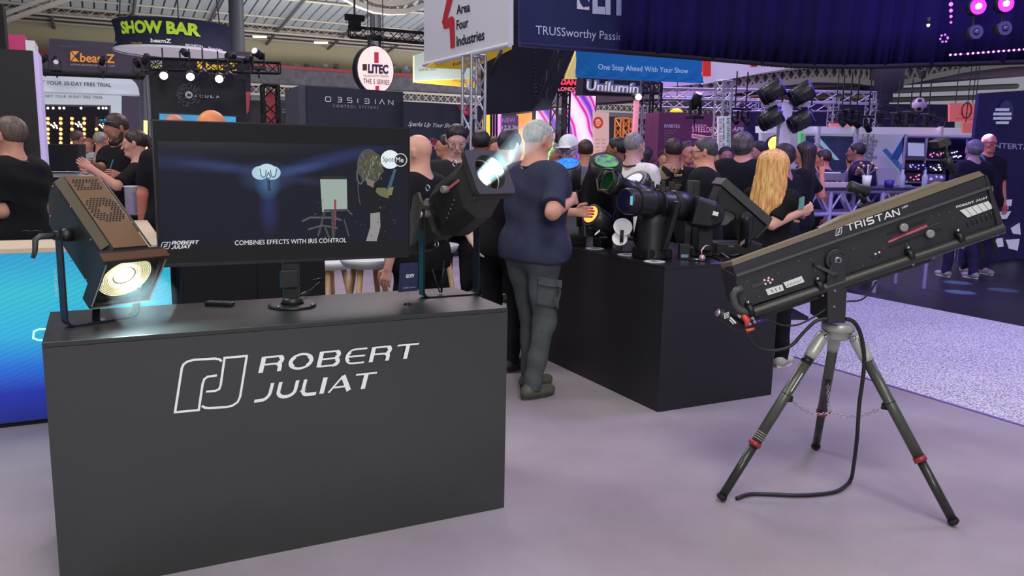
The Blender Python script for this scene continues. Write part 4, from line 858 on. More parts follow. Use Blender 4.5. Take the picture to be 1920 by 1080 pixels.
# red LED board and letters on dark beam
pl = YP(1070, 158, 15.6); t = thing('led_board', 'red dot display board left of the outlined white letters', 'sign', pl.at(1070, 158)); board('board', pl, [(1046, 170), (1050, 143), (1092, 146), (1092, 172)], mat('board_dark', (40, 20, 34), .5), .1, t)
tx(t, 'DANZ', pl, (1051, 158), (1090, 160), (1052, 149), mat('led_red', (250, 60, 90), emit=1.2), off=.01, bold=.05); tx(t, 'LONDON', pl, (1046, 170), (1090, 171), (1046, 163), mat('led_pink', (250, 110, 130), emit=.8), off=.01, bold=.03)
pl = YP(1150, 160, 15.4); t = thing('letter_sign', 'white outlined letters standing on a black truss beam', 'sign', pl.at(1150, 175)); board('backing', pl, [(1092, 178), (1094, 146), (1200, 152), (1200, 180)], mat('beam_black', (40, 38, 52), .7), .25, t)
V, F = text_mesh('Unilumin', 1.0, .03); 
def extr(parent, s, pl, BL, BR, TL, m, th, bold=0., sp=1., name='letters'):
    c = bpy.data.curves.new('lettering', 'FONT'); c.body = s; c.extrude = .05; c.offset = bold; c.resolution_u = 3; c.space_character = sp
    o = bpy.data.objects.new('l', c); COL.objects.link(o); me = bpy.data.meshes.new_from_object(o); bpy.data.objects.remove(o)
    V = np.array([v.co[:] for v in me.vertices]); F = [tuple(p.vertices) for p in me.polygons]; bpy.data.meshes.remove(me)
    a = pl.at(*BL, .01); ex = pl.at(*BR, .01)-a; ey = pl.at(*TL, .01)-a; x0, x1 = V[:, 0].min(), V[:, 0].max(); H = text_mesh('H')[0][:, 1].max()
    P = a+np.outer((V[:, 0]-x0)/(x1-x0), ex)+np.outer(V[:, 1]/H, ey)+np.outer((V[:, 2]+.05)/.1*th, pl.toward()); q = MB(); q.add(P, F); return q.build(name, m, parent)
extr(t, 'Unilumin', pl, (1097, 170), (1197, 176), (1099, 150), mat('letter_side', (150, 146, 160), .5), .10, bold=.035); extr(t, 'Unilumin', Plane(pl.p+[0, -.12, 0], pl.n), (1099, 169), (1195, 174.5), (1101, 152), mat('letter_face', (238, 238, 244), emit=.35), .02, bold=-.008, name='letter_faces')
for px, pt, lb, dd in ((1051, 172, 'dark truss tower left of the magenta screen', 15.8), (1223, 156, 'dark truss tower right of the orange truss', 15.9)):
    a = PD(px, pt, dd); truss('truss_tower', lb, (a[0], a[1], 0), a, .26, DSTEEL if px < 1100 else mat('tower_dark', (34, 34, 52), .5), side=(1, 0, 0), step=.28)
truss('truss_beam', 'black horizontal truss joining the letter sign to the dark tower', PD(1206, 161, 15.9), PD(1236, 163, 15.9), .24, mat('tower_dark', (34, 34, 52), .5), step=.2)
# blue slogan banner
pl = YP(1200, 125, 14.6); t = thing('hanging_banner', 'bright blue wide hanging banner with thin white slogan', 'banner', pl.at(1200, 150))
q = MB(); BLm = mat('azure_cloth', (26, 118, 190), .7, emit=.25); n1, n2 = 60, 14; vs = []
for j in range(n2+1):
    for i in range(n1+1):
        u, v = i/n1, j/n2; p = pl.at(1081+(1317-1081)*u, (86+(107-86)*u)*(1-v)+(142+(153-142)*u)*v); p = p+np.array([0, .03*math.sin(u*40+v*9)*v*v+.012*math.sin(u*90-v*20)*v, 0]); vs.append(p)
q.add(vs, [(j*(n1+1)+i, j*(n1+1)+i+1, (j+1)*(n1+1)+i+1, (j+1)*(n1+1)+i) for j in range(n2) for i in range(n1)], True); o = q.build('cloth', BLm, t); o.modifiers.new('thick', 'SOLIDIFY').thickness = .02
tx(t, 'One Step Ahead With Your Show', pl, (1118, 130.5), (1286, 138), (1118, 120.5), WORD((214, 232, 246), .3), off=.06); rod(t, 'bottom_tube', pl.at(1080, 143), pl.at(1318, 154), .022, BLm)
board('white_edge', Plane(pl.p+[0, .4, 0], pl.n), [(1060, 148), (1082, 92), (1082, 148)], mat('pale_amber', (236, 206, 120), emit=.5), .05, t)
# pale/red banners to the right of it
pl = YP(1390, 130, 17); t = thing('hanging_banner', 'white hanging banner with red end right of the blue one', 'banner', pl.at(1390, 160))
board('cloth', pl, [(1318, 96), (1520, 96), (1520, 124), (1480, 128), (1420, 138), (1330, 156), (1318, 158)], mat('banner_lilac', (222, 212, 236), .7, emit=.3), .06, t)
board('red_end', Plane(pl.p+[0, -.06, 0], pl.n), [(1318, 96), (1333, 96), (1333, 143), (1318, 143)], mat('hot_red', (230, 54, 50), .6, emit=.3), .03, t); board('red_mark', Plane(pl.p+[0, -.06, 0], pl.n), [(1409, 100), (1420, 100), (1420, 125), (1409, 125)], CRIM, .03, t); tx(t, 'Industries', pl, (1426, 124), (1500, 129), (1426, 108), WORD((30, 28, 50)), off=.02, bold=.02)
# peach banner, orange truss, pink pole
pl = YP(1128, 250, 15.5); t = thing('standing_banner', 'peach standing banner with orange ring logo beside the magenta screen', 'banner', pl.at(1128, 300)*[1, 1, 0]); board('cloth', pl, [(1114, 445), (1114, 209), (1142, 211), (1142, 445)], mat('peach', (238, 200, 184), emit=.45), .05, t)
c = pl.at(1120.5, 230, .01); MB().ring(c, (0, -1, 0), .065, .11, .01).build('ring_logo', mat('orange_ring', (226, 90, 60), emit=.3), t); tx(t, 'GC', pl, (1115, 233.5), (1126, 234), (1115, 227), mat('orange_ring', (226, 90, 60), emit=.3), off=.02, bold=.03)
for i in range(4):
    for k in range(2): tx(t, 'show', pl, (1117+k*11, 263+i*7), (1124+k*11, 263+i*7), (1117+k*11, 260+i*7), WORD((200, 130, 110)), off=.01)
a = PD(1167, 222, 16.5); OT = mat('orange_truss', (226, 140, 60), .5, emit=.25); truss('truss_tower', 'orange truss frame standing in the middle distance, left leg', (a[0], a[1], 0), a, .2, OT, side=(1, 0, 0)); b = PD(1187, 223, 16.5); truss('truss_tower', 'orange truss frame standing in the middle distance, right leg', (b[0], b[1], 0), b, .12, OT, side=(1, 0, 0))
a = PD(1195, 188, 14.8); tag(MB().box((a[0]-.04, a[1], 0), (a[0]+.04, a[1]+.06, a[2])).build('light_pole', mat('pink_pole', (240, 150, 176), .5, emit=.6)), 'slim glowing pink pole under a bright lamp', 'pole')
c = PD(1196, 182, 14.7); tl = thing('spot_lamp', 'brilliant yellowish spot lamp atop the pink pole', 'stage light', c); MB().lathe(c+[0, .15, .03], c, [(0, .04), (1, .07)], 14).build('can', BLK, tl); MB().ball(c+[0, -.02, 0], .055, 12, 8).build('bulb', mat('lamp_cream_glow', (255, 240, 190), emit=8), tl)
a = PD(1205, 200, 15.6); truss('truss_tower', 'pale slim truss right of the pink pole', (a[0], a[1], 0), a, .14, ALU, side=(1, 0, 0), solo=False)
# plum wall
d = 15.0; pl = YP(1310, 250, d); t = thing('exhibition_wall', 'plum coloured exhibition wall with pink outlined deck logo', 'display wall', pl.at(1310, 300)*[1, 1, 0])
PLM = mat('plum_print', (92, 52, 92), .7, emit=.15, col2=(128, 54, 96), scale=.4)
a, b = pl.at(1236, 211), pl.at(1396, 214); MB().hexa([(a[0], a[1], 0), (b[0], b[1], 0), (b[0], b[1]+.4, 0), (a[0], a[1]+.4, 0), (a[0], a[1], a[2]), (b[0], b[1], b[2]), (b[0], b[1]+.4, b[2]), (a[0], a[1]+.4, a[2])]).build('panel', PLM, t)
PK = WORD((246, 170, 206), .5); tx(t, 'RIVERTEX', pl, (1245, 239), (1275, 240), (1245, 233), WHT, off=.01, bold=.03); tx(t, 'ORIGINAL', pl, (1298, 236), (1325, 237), (1298, 232.5), PK, off=.01, sp=1.3)
tx(t, 'STEELDECK', pl, (1297, 247), (1350, 249), (1297, 237), PK, off=.01)
zz = [(0, .95), (.42, 0), (1, .9)]; ribbons(t, 'deck_outline', pl, (1297, 262), (1352, 262), (1297, 249), [([(0, .85), (.55, .45), (1, .8)], .1, False), ([(0, .85), (0, .35), (.55, -.1), (1, .4), (1, .8)], .1, False), ([(.55, .45), (.55, -.1)], .1, False)]+[([(k/10*.55, .85-.4*k/10), ((k+.5)/10*.55, .38-.42*k/10), ((k+1)/10*.55, .83-.4*k/10)], .06, False) for k in range(10)]+[([(.55+k/8*.45, .43+.35*k/8), (.55+(k+.5)/8*.45, -.05+.45*k/8)], .06, False) for k in range(8)], PK, .01)
for i in range(6): tx(t, ('STAGING LTD', 'PLATFORMS', 'RENTAL', 'SALES', 'DRAPES', 'TRUSS')[i], pl, (1245, 246+i*5), (1245+(22, 18, 14, 11, 14, 12)[i], 246.5+i*5), (1245, 243.2+i*5), WORD((200, 170, 200)), off=.01)
tx(t, 'APR', pl, (1372, 246), (1394, 247), (1374, 238), WHT, off=.01, bold=.02)
movinglight(1303, 215, 14, .26, 'black moving light standing on the plum wall', 0, 60)
q = thing('yellow_lamp_shade', 'small yellow glowing dish above the plum wall', 'lamp', PD(1268, 207, 17)); c = PD(1268, 207, 17); MB().lathe(c+[0, 0, .04], c-[0, 0, .03], [(0, .03), (.4, .1), (1, .14)], 16).build('shade', mat('yellow_shade', (240, 210, 40), emit=.9), q); rod(q, 'cord', c+[0, 0, .04], c+[0, 0, 1.5], .008, BLK)
# silver goalpost trusses on the right
a = PD(1358, 152, 13.4); t = truss('truss_tower', 'tall silver truss tower with white vertical banners right of plum wall', (a[0], a[1], 0), a, .18, ALU, side=(1, 0, 0), r=.018)
for px, s_, c_ in ((1351, 'ACCESS TRUSS', (236, 226, 236)), (1365, 'ALUMINIUM', (206, 226, 216))):
    pq = YP(px, 250, 13.2); board('vertical_banner', pq, [(px-5, 480), (px-5, 218), (px+5, 218), (px+5, 480)], mat('vb_%d' % px, c_, .6, emit=.25), .02, t); tx(t, s_, pq, (px+3, 288), (px+3.2, 222), (px-3, 288), WORD((80, 70, 90)), off=.01)
for i, (x0, y0, x1, y1, d0, d1) in enumerate(((1236, 176, 1640, 184, 16, 15.2), (1236, 192, 1420, 196, 17, 17), (1366, 200, 1560, 200, 18, 18))):
    truss('truss_beam', ('long silver horizontal truss under the cream arch', 'shorter silver truss beam above the plum wall', 'pale truss beam behind the four black lights')[i], PD(x0, y0, d0), PD(x1, y1, d1), .2, ALU, step=.3)
for i, (px, y0, dd) in enumerate(((1634, 186, 15.2), (1564, 184, 15.4), (1440, 184, 15.6))):
    a = PD(px, y0, dd); truss('truss_tower', ('slim silver truss leg at the right end of the long truss', 'slim silver truss leg in the middle of the long truss', 'slim silver truss leg behind the four black lights')[i], (a[0], a[1], 0), a, .13, ALU, solo=False)
for i, (px, py) in enumerate(((1378, 207), (1398, 208), (1578, 212), (1593, 210), (1606, 214), (1628, 222))): movinglight(px, py, 14.7, .18, ('left of two dark lamps hung over the plum wall right end', 'right of two dark lamps hung over the plum wall right end', 'first dark lamp hung on the long silver truss right half', 'second dark lamp hung on the long silver truss right half', 'third dark lamp hung on the long silver truss right half', 'dark lamp hung beside the right end of the long truss')[i], 20*i, -40, hang=True)

# four black lights on a T post
d = 8.2; c0 = PD(1473, 196, d); ex = R0; PLACED.append((c0[0], c0[1], .18))
t = thing('lighting_t_post', 'white T shaped post carrying four black spotlights', 'light stand', (c0[0], c0[1], 0)); PW = mat('post_white', (196, 186, 226), .5)
MB().fbox((c0[0], c0[1], c0[2]/2), ex, F0, (0, 0, 1), .055, .05, c0[2]/2).build('post', PW, t); MB().fbox(c0, ex, F0, (0, 0, 1), .235, .03, .022).build('crossbar', PW, t); MB().fbox((c0[0], c0[1], .02), ex, F0, (0, 0, 1), .3, .25, .02).build('base_plate', DSTEEL, t)
for i, (px, py, lab) in enumerate(((1446, 173, 'upper left black spotlight on the white T post'), (1501, 177, 'upper right black spotlight on the white T post'), (1443, 223, 'lower left black spotlight on the white T post'), (1499, 227, 'lower right black spotlight on the white T post'))):
    c = PD(px, py, d-.05); l_ = thing('spotlight', lab, 'stage light', c, 'four spotlights on the T post'); dv = R0*.75-F0*.25+np.array([0, 0, .48]); dv /= np.linalg.norm(dv)
    MB().lathe(c-dv*.12, c+dv*.12, [(0, .05), (.06, .083), (.5, .093), (.9, .095), (1, .09)], 22).build('barrel', mat('lamp_body', (18, 16, 30), .35), l_); 
    for k in range(3): MB().lathe(c+dv*(-.08+k*.05), c+dv*(-.072+k*.05), [(0, .097), (1, .097)], 22).build('cooling_rib', BLK, l_)
    MB().lathe(c+dv*.121, c+dv*.127, [(0, .078), (1, .075)], 20).build('lens', mat('violet_lens', (70, 40, 190), .1, emit=.8), l_)
    s_ = 1 if i > 1 else -1; bb = PD(px+18, 196, d); MB().tube([c+F0*.0+R0*.09, c+R0*.12+np.array([0, 0, s_*.07]), bb], .008, 6).build('yoke', BLK, l_)
# big amber lamp, black speakers, banner strip
c = PD(1453, 270, 9.5); tl = thing('amber_lamp', 'round amber lit lamp beside the white T post', 'stage light', c); MB().lathe(c+F0*.15, c-F0*.02, [(0, .05), (.5, .095), (1, .1)], 18).build('can', BLK, tl); MB().lathe(c-F0*.02, c-F0*.03, [(0, .085), (1, .08)], 18).build('lens', mat('amber_glow', (255, 200, 80), emit=2.5), tl); rod(tl, 'stand', (c[0]+F0[0]*.08, c[1]+F0[1]*.08, 0), c+F0*.08, .02, BLK)
pl = YP(1503, 260, 12); t = thing('standing_banner', 'narrow green upright banner right of the T post', 'banner', pl.at(1503, 300)*[1, 1, 0]); board('cloth', pl, [(1499, 500), (1499, 246), (1508, 246), (1508, 500)], mat('green_cloth', (120, 230, 150), emit=.35), .03, t); tx(t, 'EVENDOOR', pl, (1506, 284), (1506.2, 250), (1500.5, 284), WORD((30, 60, 50)), off=.01)
c = PD(1487, 290, 10.5); t = thing('loudspeaker', 'tall black loudspeaker behind the blonde woman', 'speaker', (c[0], c[1], 0)); MB().fbox((c[0], c[1], .75), R0, F0, (0, 0, 1), .12, .12, .72).build('cabinet', BLK, t, bev=.02); MB().lathe((c-F0*.12)*[1, 1, 0]+[0, 0, 1.2], (c-F0*.13)*[1, 1, 0]+[0, 0, 1.2], [(0, .09), (1, .06)], 20).build('cone', DSTEEL, t)
# white booth with blue logo
d = 15.5; pl = YP(1640, 280, d); WBm = mat('booth_wall', (204, 198, 230), .6, emit=.2)  # slight emission stands in for light falling on the white wall
t = thing('exhibition_booth', 'white booth with sloping fascia and blue folded logo behind the equipment tables', 'booth', pl.at(1640, 300)*[1, 1, 0])
board('wall', pl, [(1430, 360), (1430, 238), (1840, 246), (1840, 360)], WBm, .1, t); board('fascia', Plane(pl.p+[0, -.25, 0], pl.n), [(1440, 249), (1440, 236), (1835, 240), (1835, 253)], mat('fascia_white', (226, 220, 244), .5, emit=.25), .3, t)
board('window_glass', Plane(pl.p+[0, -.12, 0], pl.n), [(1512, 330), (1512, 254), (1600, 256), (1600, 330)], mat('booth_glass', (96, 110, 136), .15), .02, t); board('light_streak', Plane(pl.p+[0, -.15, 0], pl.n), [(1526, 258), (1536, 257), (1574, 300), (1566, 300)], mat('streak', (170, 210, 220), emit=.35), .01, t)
for px in (1509, 1580, 1738): rod(t, 'post', pl.at(px, 345, .3)*[1, 1, 0], pl.at(px, 238, .3), .045, WHT)
for i, s_ in enumerate(('FLIGHT CASES', 'FOAM FITTING', 'RFID CASES', 'BRANDING', 'ACCESSORIES', 'HIRE')): tx(t, s_, pl, (1610, 267+i*7.6), (1610+(34, 32, 28, 26, 33, 14)[i], 267.6+i*7.6), (1610, 262+i*7.6), WORD((100, 66, 130)), off=.02, bold=.02)
for nm, px, c_ in (('logo_facet', [(1669, 298), (1699, 249), (1706, 258), (1684, 300)], (44, 88, 170)), ('logo_facet', [(1699, 249), (1706, 270), (1696, 300), (1684, 318), (1690, 290)], (210, 214, 240)), ('logo_facet', [(1655, 282), (1662, 278), (1700, 318), (1690, 322)], (70, 120, 190)), ('logo_facet', [(1706, 262), (1712, 262), (1704, 312), (1694, 318)], (30, 60, 130))): board(nm, Plane(pl.p+[0, -.13, 0], pl.n), px, WORD(c_, .2), .01, t)
for i, (px0, py0, px1, py1, lab) in enumerate(((1557, 231, 1600, 248, 'salmon pink sign board over the white booth'), (1781, 193, 1834, 228, 'salmon pink poster board high beside the blue wall'), (1806, 229, 1830, 249, 'small salmon pink board under the larger one'))):
    pq = YP(px0, py0, 15.0); s_ = thing('hanging_sign', lab, 'sign', pq.at((px0+px1)/2, py1)); board('board', pq, [(px0, py1), (px0, py0), (px1, py0+1), (px1, py1+1)], mat('salmon', (236, 120, 116), .6, emit=.35), .04, s_)
    if i == 1: MB().ring(pq.at(1811, 207, .01), (0, -1, 0), .12, .15, .01).build('ring_print', WORD((190, 80, 90)), s_); tx(s_, 'FANCY A STAND', pq, (1797, 214), (1822, 215), (1797, 211), WORD((80, 30, 60)), off=.02); tx(s_, 'SHOW FLOOR', pq, (1790, 224), (1826, 225), (1790, 221), WORD((80, 30, 60)), off=.02)
    else: tx(s_, 'REGISTRATION' if i == 0 else 'EXIT', pq, (px0+12, py0+11), (px1-12, py0+11.6), (px0+12, py0+8), WORD((120, 40, 60)), off=.02)
    for k in (.2, .8): a = pq.at(px0+(px1-px0)*k, py0); rod(s_, 'wire', a, a+[0, 0, 1.2], .008, DSTEEL)
# dark hall behind: hung lamps and ball
t = thing('dark_backdrop', 'dark violet back wall under the gallery on the right', 'display wall', PD(1700, 230, 20)*[1, 1, 0]); pq = YP(1700, 210, 20.5); board('cloth', pq, [(1400, 260), (1400, 192), (1790, 196), (1790, 262)], mat('violet_dark', (52, 42, 88), .9), .1, t)
truss('truss_beam', 'dark curved truss with lamps hung behind the ball', PD(1640, 206, 17), PD(1765, 236, 17), .22, mat('tower_dark', (34, 34, 52), .5), step=.25)
for i, (px, py) in enumerate(((1648, 214), (1682, 217), (1706, 215), (1740, 219))): movinglight(px, py, 16.2+.25*(i % 2), .25, ('leftmost of four black lamps hung under the gallery', 'second of four black lamps hung under the gallery', 'third lamp, directly under the patterned ball', 'rightmost of four black lamps hung under the gallery')[i], 10*i-20, -50, hang=True)
c = PD(1724, 197, 13.5); t = thing('patterned_ball', 'white hanging ball with dark round patches on a chain', 'ball', c); MB().ball(c, .115, 24, 16).build('ball', mat('ball_white', (206, 190, 200), .5), t)
for k in range(12):
    a = 2*math.pi*k/5; v = np.array([math.cos(a)*.8, math.sin(a)*.8, .6*(1 if k < 5 else -1)]) if k < 10 else np.array([0, 0, 1 if k == 10 else -1.]); v = v/np.linalg.norm(v); v2 = np.array([v@R0, v@-F0, 0]); MB().lathe(c+v*.095, c+v*.118, [(0, .04), (1, .032)], 10).build('dark_patch', mat('ball_dark', (50, 36, 50), .5), t)
rod(t, 'chain', c+[0, 0, .11], c+[0, 0, .62], .012, BLK); MB().box(c+[-.04, -.04, .42], c+[.04, .04, .55]).build('hook_block', BLK, t, bev=.01)
# blue wall at the right with ring logo
pl = YP(1875, 300, 13.2); t = thing('exhibition_wall', 'deep blue exhibition wall with striped disc logo at the right', 'display wall', pl.at(1875, 500)*[1, 1, 0]); BW = mat('wall_ultramarine', (42, 34, 108), .7, mott=.2, scale=6)
a, b = pl.at(1836, 175), pl.at(2060, 160); MB().hexa([(a[0], a[1], 0), (b[0], b[1], 0), (b[0], b[1]+.05, 0), (a[0], a[1]+.05, 0), (a[0], a[1], a[2]), (b[0], b[1], b[2]), (b[0], b[1]+.05, b[2]), (a[0], a[1]+.05, a[2])]).build('panel', BW, t)
c = pl.at(1884, 211, .01); MB().lathe(c, c+[0, -.01, 0], [(0, .19), (1, .19)], 36).build('logo_disc', WORD((70, 66, 140)), t)
LW = WORD((206, 206, 236), .3)
for k in range(4): y = 203+k*8.2; w_ = (13, 17, 17, 12)[k]; board('logo_stripe', Plane(pl.p+[0, -.03, 0], pl.n), [(1880-w_, y+5), (1880-w_+1, y), (1880+w_, y), (1880+w_-1, y+5)], LW, .01, t)
tx(t, 'ENTERTAINMENT', pl, (1854, 277), (1990, 284), (1854, 267), WORD((150, 146, 200), .2), off=.01, bold=.02)
for i, px in enumerate(([(1866, 376), (1898, 374), (1896, 386), (1866, 388)], [(1866, 398), (1896, 396), (1888, 410), (1868, 412)], [(1896, 428), (1912, 418), (1914, 440), (1900, 438)], [(1884, 450), (1912, 448), (1908, 470), (1892, 466)], [(1866, 448), (1880, 446), (1882, 462), (1868, 464)])): board('printed_shape', Plane(pl.p+[0, -.03-.002*i, 0], pl.n), px, LW, .01, t)
# lamps on the canopy
for i, (px, py, on, r_) in enumerate(((1834, 12, 1, .085), (1886, 7, 1, .085), (1830, 60, 0, .075), (1884, 53, 0, .075))):
    c = PD(px, py, 9.2); t = thing('stage_par', ('lit magenta stage lamp, left of the bright pair on the canopy', 'lit magenta stage lamp, right of the bright pair on the canopy', 'unlit round stage lamp below the left magenta one', 'unlit round stage lamp below the right magenta one')[i], 'stage light', c)
    MB().lathe(c+F0*.16, c, [(0, r_*.6), (.4, r_), (1, r_*1.05)], 20).build('can', BLK, t); MB().ring(c, -F0, r_*.5, r_, .01).build('lens_ring', mat('magenta_ring', (190, 40, 210), emit=2.2) if on else mat('ring_dim', (86, 76, 130), .3), t); MB().ball(c-F0*.01, r_*.38, 12, 8).build('bulb', mat('pink_bulb', (255, 190, 250), emit=8) if on else mat('bulb_dim', (90, 84, 130), .1), t); rod(t, 'bracket', c+F0*.08+[0, 0, r_], c+F0*.08+[0, 0, .5], .012, BLK)
t = thing('led_dot_string', 'row of small pink light dots along the lower canopy', 'lights', PD(1780, 103, 9.3)); rod(t, 'bar', PD(1778, 104, 9.3), PD(1925, 93, 9.3), .012, BLK)
for k in range(15): MB().ball(PD(1782+k*9.6+(k > 2)*4, 103-k*.75, 9.27), .012, 8, 6).build('dot', mat('dot_pink', (226, 110, 240), emit=5), t)
t = thing('led_dot_string', 'short upright string of pink dots left of the magenta lamps', 'lights', PD(1783, 5, 9.3)); rod(t, 'bar', PD(1783, -5, 9.32), PD(1783, 46, 9.32), .01, BLK)
for k, y in enumerate((8, 20, 31, 42)): MB().ball(PD(1783, y, 9.28), .022-.003*k, 8, 6).build('dot', mat('dot_violet', (190, 90, 240), emit=2.5), t)
t = thing('lamp_cluster', 'small cluster of pink sparkling lamps on the canopy', 'lights', PD(1770, 72, 9.3))
for k in range(7): MB().ball(PD(1770+7*math.cos(k), 72+7*math.sin(k*1.0), 9.25), .012, 6, 5).build('bulb', mat('dot_dim', (180, 110, 210), emit=1.2), t)
c = PD(1741, 42, 9.2); t = thing('beam_light', 'tiny white beam lamp on the canopy', 'stage light', c); MB().lathe(c+[0, 0, .05], c-[0, 0, .02], [(0, .02), (1, .03)], 10).build('can', BLK, t); MB().ball(c-[0, 0, .03], .016, 8, 6).build('bulb', WL_, t)
# ---------------------------------------------------------------- front desk with the big lettering
AX0, AX1, AY0, AY1, AZ = -.1969, 1.5624, 3.0988, 3.6837, .9228
DESKM = mat('desk_laminate', (42, 47, 45), .27, spec=.9, coat=.2)
t = thing('display_desk', 'black box desk with large white lettering and outline logo on its front', 'desk', ((AX0+AX1)/2, (AY0+AY1)/2, 0))
MB().box((AX0, AY0, 0), (AX1, AY0+.018, AZ-.019)).build('front_panel', DESKM, t)
for x in (AX0, AX1-.018): MB().box((x, AY0+.0185, 0), (x+.018, AY1, AZ-.019)).build('side_panel', DESKM, t)
MB().box((AX0+.0185, AY1-.018, 0), (AX1-.0185, AY1, AZ-.019)).build('back_panel', DESKM, t)
MB().box((AX0, AY0, AZ-.018), (AX1, AY1, AZ)).build('desk_top', mat('desk_top_black', (44, 48, 47), .34, spec=.6), t, bev=.0015)
pl = Plane((0, AY0, 0), (0, 1, 0)); LG = mat('vinyl_white', (232, 236, 238), .45)
ribbons(t, 'logo_emblem', pl, (328, 772.5), (438, 762), (342, 672), EMBLEM, LG, .003)
ribbons(t, 'lettering', pl, (485, 699), (778, 670), (492, 669), word('ROBERT', .27, .115), LG, .003)
ribbons(t, 'lettering', pl, (475, 752), (699, 726.5), (483, 720.5), word('JULIAT', .27, .115), LG, .003)
# second desk
BX0, BX1, BY0, BY1, BZ = 3.0589, 4.0102, 3.9492, 5.85, .9229
D2 = mat('desk_laminate_dark', (30, 30, 35), .5)
t = thing('display_desk', 'long plain black desk crowded with stage lights', 'desk', ((BX0+BX1)/2, (BY0+BY1)/2, 0))
MB().box((BX0, BY0, 0), (BX1, BY0+.018, BZ-.019)).build('front_panel', D2, t); MB().box((BX0, BY0+.0185, 0), (BX0+.018, BY1, BZ-.019)).build('side_panel', D2, t); MB().box((BX1-.018, BY0+.0185, 0), (BX1, BY1, BZ-.019)).build('side_panel', D2, t); MB().box((BX0+.0185, BY1-.018, 0), (BX1-.0185, BY1, BZ-.019)).build('back_panel', D2, t)
MB().box((BX0, BY0, BZ-.018), (BX1, BY1, BZ)).build('desk_top', mat('desk_top_dark', (30, 30, 34), .3), t, bev=.0015)

# ---------------------------------------------------------------- left Fresnel lamp on the desk
def frame_of(yaw, pit):
    y, p = R(yaw), R(pit); a = np.array([math.sin(y)*math.cos(p), math.cos(y)*math.cos(p), -math.sin(p)]); s = np.cross(a, (0, 0, 1.)); s /= np.linalg.norm(s); return a, s, np.cross(s, a)
def sect(q, c, a, s, tt, rings):                     # loft: rings = (position along a, polygon in (s,t))
    n = len(rings[0][1]); vs = [c+a*p+s*x+tt*y for p, poly in rings for x, y in poly]; fs = [tuple(range(n)), tuple(range((len(rings)-1)*n+n-1, (len(rings)-1)*n-1, -1))]
    for i in range(len(rings)-1):
        for k in range(n): fs.append((i*n+k, (i+1)*n+k, (i+1)*n+(k+1) % n, i*n+(k+1) % n))
    return q.add(vs, fs)
BODY = mat('fixture_black', (34, 36, 34), .42, bump=.06, bscale=300); LIDM = mat('lid_brown_reflection', (112, 84, 58), .42, .15, coat=.15)  # lid colour holds the brown reflection on its top
c = np.array([-.012, 3.40, 1.262]); a, s, u = frame_of(153, 37); W, H, L = .187, .225, .44
t = thing('fresnel_spotlight', 'black stage lamp with brown reflecting lid and blazing round ribbed lens, tilted down', 'stage light', (c[0], c[1], AZ))
def oc(w_, h_, ch): return [(-w_/2, -h_/2+ch), (-w_/2+ch, -h_/2), (w_/2-ch, -h_/2), (w_/2, -h_/2+ch), (w_/2, h_/2-ch), (w_/2-ch*.8, h_/2), (-w_/2+ch*.8, h_/2), (-w_/2, h_/2-ch)]
q = sect(MB(), c, a, s, u, [(-L/2, [(x, y+(.012 if y > 0 else .05)) for x, y in oc(W*.9, H*.72, .03)]), (-L/2+.07, oc(W, H, .034)), (L/2-.01, oc(W, H, .034))]); q.build('housing', BODY, t, bev=.006)
q = MB(); p0 = c+u*(H/2+.003); w2 = W/2-.030
q.hexa([p0+a*x+s*y+u*z for z in (-.002, .002) for x, y in ((-L/2+.03, -w2), (L/2-.012, -w2), (L/2-.012, w2), (-L/2+.03, w2))]); lid = q.build('top_lid', LIDM, t, bev=.002)
for k in (-1, 1):
    q = MB(); e0 = c+s*k*(W/2-.014)+u*(H/2-.011); nn = (s*k+u); nn /= np.linalg.norm(nn); tt_ = np.cross(a, nn); q.fbox(e0+nn*.003, a, tt_, nn, L/2-.03, .017, .002); q.build('chamfer_strip', mat('chamfer_bronze', (96, 88, 70), .35, .3), t)
holes = MB()
def hole(x, y, r_=.0046): p = p0+a*x+s*y+u*.0022; holes.add([p+a*r_*math.cos(k*math.pi/4)+s*r_*math.sin(k*math.pi/4) for k in range(8)], [tuple(range(8))])
for i in range(-8, 9):
    for j in range(-6, 7):
        x, y = i*.0105, j*.012+(i % 2)*.006; r_ = math.hypot(x, y)
        if .022 < r_ < .072 and abs(y) < .055: hole(x+.005, y)
for i in range(6):
    for j in range(-4, 4):
        if not (1 < i < 4 and -2 < j < 1): hole(-.165+i*.0105, j*.012+(i % 2)*.006+.006)
holes.build('vent_holes', mat('hole_black', (6, 6, 7), .9), lid, kind='stuff')
fc = c+a*(L/2+.02)-u*.006
q = MB(); FW = .114
for (x0, x1, y0, y1) in ((-FW, FW, .100, FW), (-FW, FW, -FW, -.100), (-FW, -.102, -.100, .100), (.102, FW, -.100, .100)): q.hexa([fc+a*z+s*x+u*y for z in (-.03, .025) for x, y in ((x0, y0), (x1, y0), (x1, y1), (x0, y1))])
q.build('front_frame', BODY, t)
q = MB(); ring_pts = []
for k in range(40):
    an = 2*math.pi*k/40; r_ = min(.1215, .1215); sq = 1/max(abs(math.cos(an)), abs(math.sin(an))); ring_pts.append((.099*math.cos(an), .099*math.sin(an), .1*math.cos(an)*sq, .1*math.sin(an)*sq))
vs = [fc+a*.012+s*x+u*y for x, y, _, _ in ring_pts]+[fc+a*.012+s*x+u*y for _, _, x, y in ring_pts]; q.add(vs, [(k, (k+1) % 40, 40+(k+1) % 40, 40+k) for k in range(40)]); q.build('corner_mask', BODY, t)
